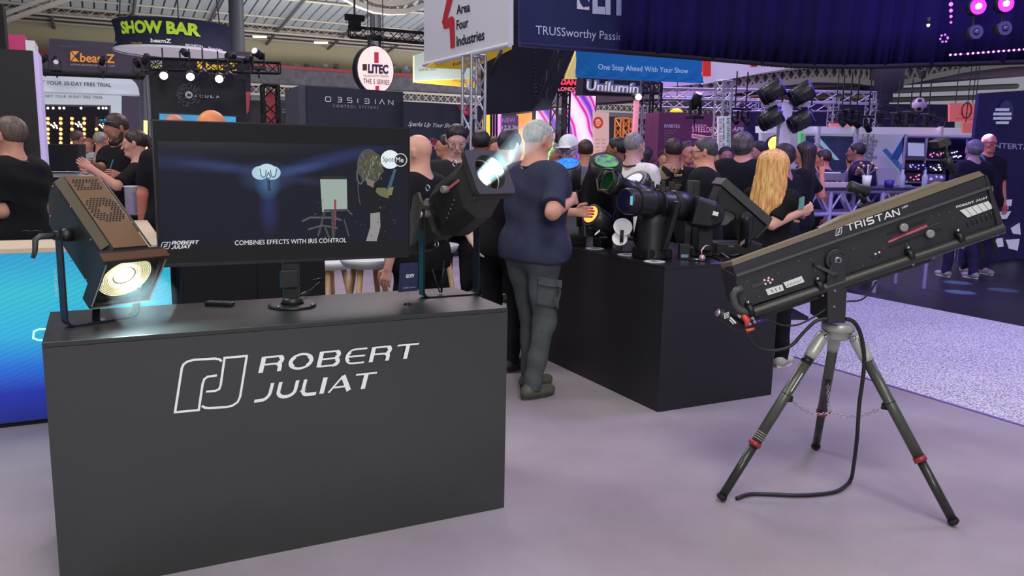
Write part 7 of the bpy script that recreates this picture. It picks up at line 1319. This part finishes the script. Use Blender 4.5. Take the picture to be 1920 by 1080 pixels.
# tail cluster: switches, red parts
c_ = pn.at(1352, 590)+F0*.04; c2 = pn.at(1398, 618)+F0*.04; MB().lathe(c_, c2, [(0, .018), (.1, .026), (.9, .026), (1, .018)], 18).build('switch_pod', BLK, t); dd = (c2-c_)/np.linalg.norm(c2-c_); MB().lathe(c_-dd*.012, c_+dd*.004, [(0, .016), (1, .020)], 16).build('pod_cap', STEEL, t)
ribbons(t, 'pod_emblem', FP(dn+.012), (1358, 597), (1366, 594), (1358, 588), [([(0, 0), (0, 1), (1, 1), (1, 0)], .1, True), ([(.3, .3), (.3, .7), (.7, .7), (.7, .3)], .12, True)], WHT, .003)
for l in ([(1368, 596), (1370, 594), (1381, 605), (1378.5, 607)], [(1367, 600), (1368.5, 599), (1376, 607.5), (1374.5, 608)]): MB().prism([FP(dn+.010).at(x, y) for x, y in l], -F0*.002).build('white_mark', WHT, t)
q = MB(); q.tube([pn.at(1393, 590), pn.at(1401, 600), pn.at(1400, 612)], [.012, .016, .008], 8); q.build('red_grip', mat('grip_red', (222, 82, 62), .4), t); q = MB(); q.tube([pn.at(1398, 620)-F0*.01, pn.at(1413, 615)-F0*.01], [.010, .006], 8); q.build('red_clip', mat('grip_red', (222, 82, 62), .4), t)
for px, py in ((1385, 592), (1404, 578), (1409, 595), (1413, 602), (1404, 606)): p = pn.at(px, py); MB().lathe(p, p-F0*.02, [(0, .009), (1, .007)], 10).build('fitting', STEEL, t)
MB().lathe(pn.at(1412, 606), pn.at(1434, 598), [(0, .010), (1, .007)], 10).build('blue_plug', mat('plug_blue', (44, 32, 120), .4), t)
q = MB()
for k in range(9):
    x = 1842+k*5.2; q.tube(pts([(x, 440-k*.8), (x+3+k, 458), (x+8+k*1.6, 482+(k*7) % 16)], .03+.02*(k % 4)), .0028, 5)
q.build('hanging_ties', BLKM, t)
# cables
for i, (l, r_, lab) in enumerate(((((1586, 598), (1600, 603), (1612, 622), (1620, 660), (1619, 700), (1611, 760), (1607, 820), (1605, 868)), .0095, ''), )):
    top_ = [PD(x, y, 3.62) for x, y in l]; gr = [G(x, y)+[0, 0, .012] for x, y in ((1594, 905), (1572, 924), (1535, 931), (1490, 933), (1440, 931), (1405, 931), (1381, 939))]; top_[-1] = (top_[-1]+gr[0])/2+[0, 0, .04]
    P_s = top_+gr
    def smooth(P_s, n=5):
        o = []
        for i in range(len(P_s)-1):
            p0, p1, p2, p3 = P_s[max(i-1, 0)], P_s[i], P_s[i+1], P_s[min(i+2, len(P_s)-1)]
            for k in range(n): u_ = k/n; o.append(.5*((2*p1)+(-p0+p2)*u_+(2*p0-5*p1+4*p2-p3)*u_*u_+(-p0+3*p1-3*p2+p3)*u_**3))
        return o+[P_s[-1]]
    q = MB(); q.tube(smooth(P_s), r_, 8); tag(q.build('power_cable', mat('rubber_cable', (28, 28, 30), .5)), 'thick black cable dropping from the followspot and lying on the carpet', 'cable')
for l, d_, r_, lab in ((((1552, 597), (1530, 602), (1508, 622), (1480, 650), (1440, 657), (1412, 643), (1400, 622)), 3.58, .008, 'thick black cable looping from the tripod head to the followspot tail'), (((1552, 577), (1525, 595), (1495, 609), (1465, 609), (1440, 600), (1420, 602)), 3.60, .0045, 'thin black cable sagging below the followspot tail'), (((1588, 565), (1615, 562), (1633, 545), (1643, 528)), 3.74, .004, 'thin black cable right of the followspot post')):
    q = MB(); q.tube(smooth([PD(x, y, d_) for x, y in l]), r_, 7); tag(q.build('cable', mat('rubber_cable', (28, 28, 30), .5)), lab, 'cable')

# ---------------------------------------------------------------- right background: truss table, racks
TM = mat('table_truss_lilac', (170, 160, 220), .4, .3); a_, b_ = PD(1512, 356, 9.2), PD(1762, 352, 10.2); a_[2] = b_[2] = (a_[2]+b_[2])/2
t = thing('truss_table', 'high table built of silver truss carrying small consoles', 'table', (a_+b_)/2*[1, 1, 0]); zt_ = a_[2]; dxy = (b_-a_); dxy[2] = 0; Lx = np.linalg.norm(dxy); dxy /= Lx; nv = np.array([-dxy[1], dxy[0], 0])
for o_ in (0, .42):
    for z in (zt_-.03, zt_-.29): rod(t, 'chord', a_*[1, 1, 0]+nv*o_+[0, 0, z], b_*[1, 1, 0]+nv*o_+[0, 0, z], .024, TM)
    n = 12
    for k in range(n):
        p, q_ = a_+dxy*Lx*k/n+nv*o_, a_+dxy*Lx*(k+1)/n+nv*o_; p[2], q_[2] = (zt_-.04, zt_-.28) if k % 2 else (zt_-.28, zt_-.04); rod(t, 'brace', p, q_, .014, TM)
    for k in (.17, .55, .95): p = a_+dxy*Lx*k+nv*o_; rod(t, 'leg', [p[0], p[1], 0], [p[0], p[1], zt_-.03], .028, TM)
MB().fbox((a_+b_)/2+nv*.21, dxy, nv, (0, 0, 1.), Lx/2+.03, .26, .012).build('table_top', mat('table_dark', (40, 36, 80), .4), t)
for k in range(12): p = a_+dxy*Lx*k/11+nv*.21; PLACED.append((p[0], p[1], .22))
PLACED.append((c0[0], c0[1], .12)) if False else None
def onT(u_, v_=.15): p = a_+dxy*Lx*u_+nv*v_; p[2] = zt_+.013; return p
p = onT(.20); t = thing('mixing_console', 'pale flat console at the left end of the truss table', 'console', p); MB().fbox(p+[0, 0, .03], dxy, nv, (0, 0, 1.), .22, .14, .03).build('case', mat('console_pale', (200, 180, 196), .5), t, bev=.006)
for k in range(5):
    for j in range(2): c_ = p+dxy*(-.16+.08*k)+nv*(-.06+.1*j)+[0, 0, .06]; MB().lathe(c_, c_+[0, 0, .02], [(0, .018), (1, .014)], 10).build('knob', BLK, t)
p = onT(.30, .3); t = thing('mixing_console', 'raised grey console behind the pale one on the truss table', 'console', p); MB().fbox(p+[0, 0, .08], dxy, nv, (0, 0, 1.), .16, .08, .08).build('case', mat('console_grey', (120, 116, 140), .5), t, bev=.006); MB().fbox(p+[0, 0, .166], dxy, nv, (0, 0, 1.), .12, .05, .006).build('screen', mat('console_screen', (190, 196, 220), .3, emit=.3), t)
p = onT(.50); t = thing('microphone_bunch', 'white cup bristling with small microphones on the truss table', 'microphones', p); MB().lathe(p, p+[0, 0, .14], [(0, .045), (1, .055)], 16).build('cup', WHT, t)
for k in range(7): e = p+[0, 0, .12]; an = k*.9; tip = e+np.array([.13*math.cos(an), .08*math.sin(an), .10+.03*(k % 3)]); rod(t, 'stem', e, tip, .008, (DSTEEL, ALU)[k % 2]); MB().ball(tip, .02, 8, 6).build('tip', mat('mic_gold', (210, 180, 120), .3, .6), t)
p = onT(.80, .3); t = thing('laptop', 'open grey laptop on the truss table', 'laptop', p); MB().fbox(p+[0, 0, .012], dxy, nv, (0, 0, 1.), .17, .12, .012).build('base', mat('laptop_grey', (150, 146, 170), .4, .3), t); MB().fbox(p+nv*.13+[0, 0, .12], dxy, (nv*.25+np.array([0, 0, 1.]))/1.03, np.cross(dxy, nv*.25+np.array([0, 0, 1.])), .17, .11, .008).build('lid', mat('laptop_grey', (150, 146, 170), .4, .3), t)
for i, u_ in enumerate((.72, .90, .62)): p = onT(u_, .05); t = thing('water_bottle', ('clear bottle on the truss table left of the laptop', 'clear bottle on the truss table right of the laptop', 'dark blue low cup on the truss table')[i], 'bottle', p); MB().lathe(p, p+[0, 0, .22 if i < 2 else .09], [(0, .032), (.6, .034), (.8, .014), (1, .014)] if i < 2 else [(0, .05), (1, .06)], 14).build('body', mat('bottle_clear', (200, 206, 240), .1, alpha=.5) if i < 2 else mat('cup_blue', (50, 40, 140), .4), t); MB().lathe(p+[0, 0, .22 if i < 2 else .09], p+[0, 0, .245 if i < 2 else .095], [(0, .015), (1, .015)], 10).build('cap', mat('cap_blue', (60, 70, 170), .4), t)
# rack shelves
d = 13.2; pl = YP(1760, 300, d); t = thing('equipment_rack', 'open silver framed rack full of small lit electronics', 'rack', pl.at(1760, 345)*[1, 1, 0]); RKM = mat('rack_frame', (176, 168, 206), .4, .3)
for px in (1699, 1738, 1776, 1815, 1836): p = pl.at(px, 258); rod(t, 'upright', (p[0], p[1], 0), p, .022, RKM)
for py in (258, 300, 343, 378): p, q_ = pl.at(1699, py-2), pl.at(1836, py+2); rod(t, 'rail', p, q_, .02, RKM)
MB().prism([pl.at(*p)+[0, .06, 0] for p in ((1700, 350), (1700, 258), (1836, 262), (1836, 350))], (0, .02, 0)).build('back', mat('rack_back', (34, 28, 60), .8), t)
s_ = thing('monitor', 'grey monitor in the top left bay of the silver rack', 'monitor', pl.at(1716, 298)+[0, -.05, 0]); board('case', Plane(pl.p+[0, -.04, 0], pl.n), [(1701, 298), (1701, 266), (1735, 267), (1735, 299)], mat('monitor_rim', (110, 106, 140), .4), .05, s_); board('screen', Plane(pl.p+[0, -.052, 0], pl.n), [(1703, 292), (1703, 268), (1733, 269), (1733, 293)], mat('monitor_glow', (170, 176, 214), .3, emit=.5), .005, s_)
rnd = random.Random(9)
for i, (px0, px1, py0, py1) in enumerate(((1741, 1773, 283, 298), (1779, 1812, 280, 299), (1703, 1735, 306, 320), (1703, 1735, 324, 340), (1741, 1773, 306, 322), (1741, 1773, 326, 341), (1779, 1812, 306, 322), (1779, 1812, 326, 341), (1818, 1834, 282, 300), (1818, 1834, 306, 322))):
    s_ = thing('rack_unit', 'dark electronics unit with tiny lights, %s' % ('top row middle bay|top row third bay|upper one in the left bay|lower one in the left bay|upper one in the middle bay|lower one with pale front in the middle bay|upper one in the third bay|lower one in the third bay|top row narrow right bay|upper one in the narrow right bay'.split('|')[i]), 'electronics', pl.at(px0, py1)); pf2 = Plane(pl.p+[0, -.02, 0], pl.n)
    board('case', pf2, [(px0, py1), (px0, py0), (px1, py0+.4), (px1, py1+.4)], mat('unit_pale' if i == 5 else 'unit_dark', (190, 184, 206) if i == 5 else (40, 34, 66), .5), .05, s_); q = MB()
    for k in range(9): q.ball(pf2.at(rnd.uniform(px0+2, px1-2), rnd.uniform(py0+3, py1-3), .01), .012, 6, 4)
    q.build('indicator_lamps', mat('ind_%d' % (i % 3), ((236, 120, 170), (220, 220, 250), (150, 140, 250))[i % 3], emit=1.6), s_)
# dark low table front and seated shelf under the blue wall
# blue pools of light on the stage floor
for i, (px, py, k) in enumerate(((1800, 549, 1), (1742, 558, 1), (1795, 531, .8), (1850, 520, .7), (1690, 560, .8), (1880, 545, .5))):
    g = G(px, py); spot('pool_light', (g[0]+.3, g[1]+.8, 4.6), g, 5200*k, (.30, .55, 1), 4.6, .4, .02)
# ---------------------------------------------------------------- the people
SK1, SK2, SK3, SK4 = (206, 150, 128), (188, 130, 108), (150, 100, 80), (222, 172, 150)
GREY, DK, BR, BLD = (150, 140, 132), (34, 26, 24), (74, 54, 42), (232, 190, 120)
CR_ = 'crowd behind the long desk'
# hero: man in navy T-shirt
m1 = person('man in navy T-shirt and dark cargo trousers standing between the two black desks', 1004, 229, 5.25, 52, SK1, 'short', (168, 166, 150), None, (50, 54, 76), (80, 86, 88), (84, 84, 74), 1.27, .0085, hem=-.035, head=(8, 14), lean=2, h=None,
       lh={'w': PD(1077, 398, 5.45)}, rh={'w': PD(1070, 378, 5.10)}, sleeve=.64, extra=('eyes', ('lanyard', (20, 20, 22))), feet=[(-.12, .10), (.08, -.05)], curl=.7, hx=-.02)
spot('green_lamp', PD(1060, 300, 5.5), PD(1022, 262, 5.25), 22, (.05, 1, .15), 50, .6, .04)
# cargo pocket and shoes' laces are on his visible leg
p_ = PD(1035, 560, 5.12); 
man2 = person('man in black clothes with bare hand hanging, behind the spotlight beam', 944, 246, 5.9, 30, (226, 190, 176), 'short', (40, 44, 58), None, (20, 20, 23), (20, 20, 23), (26, 26, 26), 1.25, .011, head=(20, 8), lh={'w': PD(886, 452, 5.85)}, curl=.3, sleeve=.75, hx=.05)
person('short haired man in black polo and lanyard behind the cyan counter', 20, 227, 5.75, -78, (206, 150, 124), 'short', (110, 92, 80), (78, 66, 60), (20, 20, 22), girth=1.25, vox=.0085, head=(0, 4), lh={'w': PD(18, 418, 5.75)}, extra=('eyes', ('lanyard', (24, 24, 26))), curl=.4, hs=1.14)
person('bearded man in black T-shirt with mirrored sunglasses on his head and blue lanyard', 222, 219, 7.9, -150, (176, 122, 104), 'short', (66, 44, 34), None, (20, 20, 23), girth=1.2, vox=.010, head=(12, 26), rh={'w': PD(172, 306, 7.5)}, lh={'w': PD(228, 330, 7.6)}, extra=('shades', 'beard', 'eyes', ('lanyard', (50, 120, 150))), hs=1.1)
person('woman in black T-shirt with dark ponytail reaching her hand to a screen', 256, 247, 7.3, -105, (212, 156, 134), 'pony', (50, 32, 28), None, (18, 18, 20), girth=.95, vox=.010, head=(0, 6), lh={'w': PD(172, 316, 6.9)}, rh={'w': PD(176, 322, 7.3)}, sleeve=.7, extra=('eyes',), curl=.15)
for px, py, dd, f, hc_, lab, tp in ((143, 246, 13, 30, (110, 90, 80), 'small far man with glasses before the warm bulb sticks', (60, 60, 66)), (165, 260, 12.6, 170, (150, 90, 70), 'small far person with reddish hair between two men in the dark booth', (50, 60, 66)), (187, 249, 11.5, 20, (160, 150, 140), 'small far grey haired man in a pale green shirt', (150, 172, 170))):
    person(lab, px, py, dd, f, SK2, 'short', hc_, None, tp, vox=.018)
person('bald man seen from behind just above the television, the smaller head at the left', 326, 216, 5.9, -10, (206, 128, 108), 'bald', top=(22, 22, 26), vox=.013, girth=1.15)
person('man with domed bald head just above the television, the larger orange lit one', 395, 212, 5.6, 15, (232, 146, 92), 'bald', top=(22, 22, 26), vox=.013, girth=1.2, hs=1.1)  # skin tone carries the orange light on this head
person('bald man in black shirt leaning forward at the right edge of the television', 787, 257, 5.3, -62, (214, 160, 140), 'bald', top=(20, 20, 22), girth=1.3, vox=.0095, head=(-12, 10), extra=('eyes',), hs=1.05)
person('young man in dark jacket looking down beside the silver truss tower', 856, 238, 7.0, 172, (196, 152, 144), 'short', (30, 24, 26), None, (38, 38, 42), vox=.010, head=(0, 22), sleeve=2, extra=('eyes',), hs=1.04)
person('dark haired person half hidden left of the young man in a jacket', 838, 255, 8.9, -100, SK2, 'short', DK, None, (30, 30, 34), vox=.016, group=None)
person('dark haired man seen from behind just right of the silver truss tower', 902, 247, 7.3, 10, (140, 92, 76), 'short', (34, 26, 28), None, (56, 56, 50), vox=.012, girth=1.15)
person('man with dark fringe peeking over the square hood', 927, 259, 8.9, 160, SK2, 'short', DK, None, (30, 30, 34), vox=.016)
person('man in white baseball cap and glasses lit blue, behind the blue lens light', 1068, 257, 7.35, -155, (180, 150, 190), 'cap', (222, 224, 226), None, (92, 96, 104), girth=1.1, vox=.011, head=(0, 14), extra=('glasses', 'eyes'))  # skin tone holds the blue light falling on his face
person('grey haired head beside the white baseball cap', 1037, 270, 8.2, -140, SK2, 'short', GREY, None, (40, 40, 46), vox=.016)
person('brown haired man in black shirt seen from behind before the magenta screen', 1098, 264, 8.0, 5, SK2, 'short', (70, 46, 38), None, (26, 26, 30), vox=.012, girth=1.1)
person('balding pinkish head far behind the green lens light', 1142, 275, 9.0, 170, (220, 168, 160), 'bald', top=(120, 90, 110), vox=.016)
person('black haired man in profile left of the white T-shirt', 1160, 260, 8.6, -70, SK3, 'short', (24, 20, 24), None, (70, 74, 76), vox=.013)
person('grey haired man in white T-shirt looking right', 1189, 251, 7.3, 38, (196, 150, 150), 'short', (150, 146, 152), (96, 90, 96), (226, 224, 222), girth=1.15, vox=.010, head=(12, 0), extra=(('lanyard', (30, 30, 40)),))
person('dark skinned woman with black hair right of the white T-shirt', 1208, 277, 7.9, 75, (92, 60, 66), 'bob', (22, 18, 28), None, (40, 34, 60), vox=.012, girth=.95)
ts = person('man in black T-shirt with swirling gold back print and close cropped dark hair', 1264, 262, 7.0, -4, (168, 116, 104), 'short', (56, 36, 38), None, (20, 20, 24), girth=1.15, vox=.0095)
person('smiling dark haired man in violet checked shirt facing the camera', 1288, 267, 8.3, 165, (190, 120, 116), 'short', (56, 44, 60), None, (130, 110, 170), vox=.011, head=(0, 0), sleeve=2, extra=('eyes',))
person('grey templed man with black glasses and black shirt in left profile', 1326, 261, 6.85, -70, (214, 150, 130), 'short', (76, 72, 80), None, (18, 18, 22), girth=1.35, vox=.0095, head=(-6, 4), extra=('glasses', 'eyes'), sleeve=2)
person('dark haired head partly behind the man with black glasses', 1309, 268, 9.2, -120, SK2, 'short', DK, None, (40, 36, 60), vox=.016)
person('small dark haired person under the silver tower banners', 1361, 276, 9.2, 180, (150, 100, 110), 'short', (30, 26, 40), None, (30, 28, 44), vox=.016)
person('tall broad man in black shirt with curly grey hair seen from behind', 1396, 251, 7.2, 28, (190, 136, 130), 'curly', (92, 86, 96), (50, 44, 56), (16, 16, 26), girth=1.45, vox=.010, head=(14, -8), sleeve=2)
person('balding man in navy shirt in left profile beside the tall broad man', 1426, 267, 8.1, -110, (206, 140, 150), 'short', (46, 34, 44), None, (34, 34, 70), vox=.011, head=(0, 6), sleeve=2, extra=('eyes',))
bl = person('blonde woman in black printed T-shirt holding a phone behind the followspot', 1452, 291, 6.25, 42, (224, 168, 150), 'long', (240, 196, 120), (196, 122, 70), (20, 20, 22), (20, 20, 26), (196, 192, 176), 1.0, .0085, head=(-2, 10), rh={'w': PD(1501, 398, 6.08)}, rp=(.25, -.3, -1), lh={'w': PD(1478, 408, 6.3)}, extra=(), hs=1.25, curl=.8, feet=[(.04, .06), (.20, -.02)])
person('dark curly haired woman in black right behind the blonde woman', 1472, 273, 7.5, -40, (170, 120, 130), 'curly', (40, 28, 44), None, (16, 16, 30), vox=.011, girth=1.1, hx=.0)
person('woman with long dark hair leaning her arm on the truss table', 1512, 268, 9.0, -60, (206, 132, 126), 'long', (52, 34, 48), (28, 18, 34), (18, 18, 30), vox=.012, rh={'w': PD(1541, 326, 9.1)}, extra=('eyes',))
person('grey haired head far behind the woman leaning on the truss table', 1529, 271, 11.5, 180, SK2, 'short', GREY, None, (40, 36, 60), vox=.018)
person('crop haired man in navy T-shirt behind the truss table', 1569, 279, 10.3, -60, (196, 120, 120), 'short', (56, 34, 50), None, (28, 24, 62), vox=.011, girth=1.1, lean=12, rh={'w': PD(1600, 335, 9.4)})
person('small grey haired woman far behind the tables by the white booth', 1613, 288, 12.6, 170, (200, 170, 190), 'bob', (170, 160, 190), None, (110, 100, 140), vox=.018)
person('man in navy shirt leaning left before the blue folded logo', 1641, 264, 10.6, -55, (160, 100, 104), 'short', (40, 28, 40), None, (26, 24, 66), vox=.011, girth=1.35, lean=16, lh={'w': PD(1616, 330, 9.3)})
person('grey curly haired man seen from behind at the right, in dark clothes', 1829, 265, 11.2, -12, (170, 130, 160), 'curly', (120, 112, 150), (70, 62, 96), (20, 18, 44), (44, 40, 80), (150, 140, 160), girth=1.25, vox=.012, feet=[(-.14, .1), (.12, -.08)])  # purple light is mixed into his skin, hair and clothes colours
person('smiling man with glasses and shaved head in dark embroidered shirt at the right', 1854, 252, 11.6, 172, (220, 130, 130), 'bald', top=(24, 20, 48), legs=(44, 40, 80), shoes=(150, 140, 160), girth=1.2, vox=.012, head=(0, 4), extra=('glasses', 'eyes'))
for i, (px, py, dd, f, hh, lab) in enumerate(((1003, 283, 10.5, 170, BR, 'far brown haired visitor partly behind the grey haired man'), (1246, 284, 10.4, 190, DK, 'far dark haired visitor left of the gold printed T-shirt'), (1545, 288, 12.8, 170, GREY, 'far visitor seen between the long dark haired woman and the crop haired man'), (1598, 290, 13.4, 0, DK, 'far dark haired visitor by the booth window'), (1345, 284, 11, 170, DK, 'far visitor between the man with glasses and the silver tower'))):
    person(lab, px, py, dd, f, SK2, 'short', hh, None, (44, 40, 56), vox=.018)
# things they hold or wear
q0 = PD(1503, 381, 6.05); MBp = MB().fbox(q0, R0*.8-F0*.5+np.array([0, 0, .35]), F0*.5+R0*.75+np.array([0, 0, -.1]), (0, 0, 1.), .020, .004, .045); tag(MBp.build('phone', mat('phone_teal', (110, 160, 160), .25), bev=.003), 'pale teal phone in the blonde woman\'s hand', 'phone')
pk = FP(6.08); ps_ = person.__name__
def onback(t, pl, items):
    for kind, a in items: pass
tsp = FP(6.75); PRT = WORD((214, 186, 130))
def printed(parent, s, pl, BL, BR, TL, m):
    o = tx(parent, s, pl, BL, BR, TL, m, bold=.02)
def world_child(o, parent):                         # keep its place while the parent is turned
    bpy.context.view_layer.update(); o.parent = parent; o.matrix_parent_inverse = parent.matrix_world.inverted()
def free(fn):
    o = fn(None); return o
def project_on(parent, q, m, name, lift=.004, onto='shirt'):      # wraps a flat print onto the person's shirt along the view direction
    bpy.context.view_layer.update(); dg = bpy.context.evaluated_depsgraph_get(); tgt = [c_ for c_ in parent.children if c_.name.startswith(onto)][0]; inv = tgt.matrix_world.inverted(); vs = []
    for v in q.v:
        v = np.array(v); o_ = inv @ Vector(C0); d_ = (inv @ Vector(v))-o_; d_.normalize(); ok, loc, nr, ix = tgt.ray_cast(o_, d_)
        w_ = np.array((tgt.matrix_world @ loc)[:]) if ok else v; w_ = w_+(C0-w_)/np.linalg.norm(C0-w_)*lift*2; vs.append(tuple(w_))
    q.v = vs; o = q.build(name, m, None); world_child(o, parent); return o
def txq(s, pl, BL, BR, TL, bold=.02):
    V, F = text_mesh(s, 1, bold); x0, x1 = V[:, 0].min(), V[:, 0].max(); H = text_mesh('H')[0][:, 1].max(); a = pl.at(*BL); ex = pl.at(*BR)-a; ey = pl.at(*TL)-a; q = MB(); q.add(a+np.outer((V[:, 0]-x0)/(x1-x0), ex)+np.outer(V[:, 1]/H, ey), F); return q
project_on(ts, txq('The Wall', tsp, (1254, 322), (1284, 317), (1254, 313)), PRT, 'print_lettering'); project_on(ts, txq('tour', tsp, (1264, 331), (1280, 330), (1264, 325)), PRT, 'print_lettering')
q = MB()
for k in range(6):
    pts_ = [tsp.at(1246+12*math.cos(x)+k*1.2, 322+(14-k)*math.sin(x)-k) for x in np.linspace(.6+k*.3, 3.4+k*.55, 12)]; q.tube(pts_, .0022, 4)
for k in range(5): q.tube([tsp.at(1262+k*3.4, 336+k), tsp.at(1266+k*2.6, 346), tsp.at(1272+k*1.5, 356-k*2)], .0022, 4)
project_on(ts, q, PRT, 'print_swirl', .002)
bp = FP(6.1); project_on(bl, txq('LATE', bp, (1420, 399), (1438, 401), (1420, 393)), WORD((170, 160, 150)), 'print_lettering'); project_on(bl, txq('FEES', bp, (1424, 408), (1443, 411), (1424, 402)), WORD((170, 160, 150)), 'print_lettering')

def patch(px4, nx=14, ny=10):                        # small cloth patch laid on the garment below it
    P4 = [np.array(p, float) for p in px4]; q = MB(); vs = []
    for j in range(ny+1):
        for i in range(nx+1): u, v = i/nx, j/ny; p = (P4[0]*(1-u)+P4[1]*u)*(1-v)+(P4[3]*(1-u)+P4[2]*u)*v; vs.append(PD(p[0], p[1], 5.1))
    q.add(vs, [(j*(nx+1)+i, j*(nx+1)+i+1, (j+1)*(nx+1)+i+1, (j+1)*(nx+1)+i) for j in range(ny) for i in range(nx)], True); return q
for nm, p4, lf in (('cargo_pocket', [(1010, 528), (1052, 534), (1046, 580), (1004, 572)], .005), ('pocket_flap', [(1009, 519), (1054, 526), (1053, 541), (1009, 534)], .009)):
    o = project_on(m1, patch(p4), cloth((80, 86, 88), 'denim'), nm, lf, 'trousers'); md = o.modifiers.new('thick', 'SOLIDIFY'); md.thickness = .006
bp2 = FP(7.6); bm_ = [o for o in bpy.data.objects if o.get('label', '').startswith('bearded man')][0]
project_on(bm_, txq('Live', bp2, (234, 291), (244, 293), (234, 287)), WHT, 'print_lettering', .006)
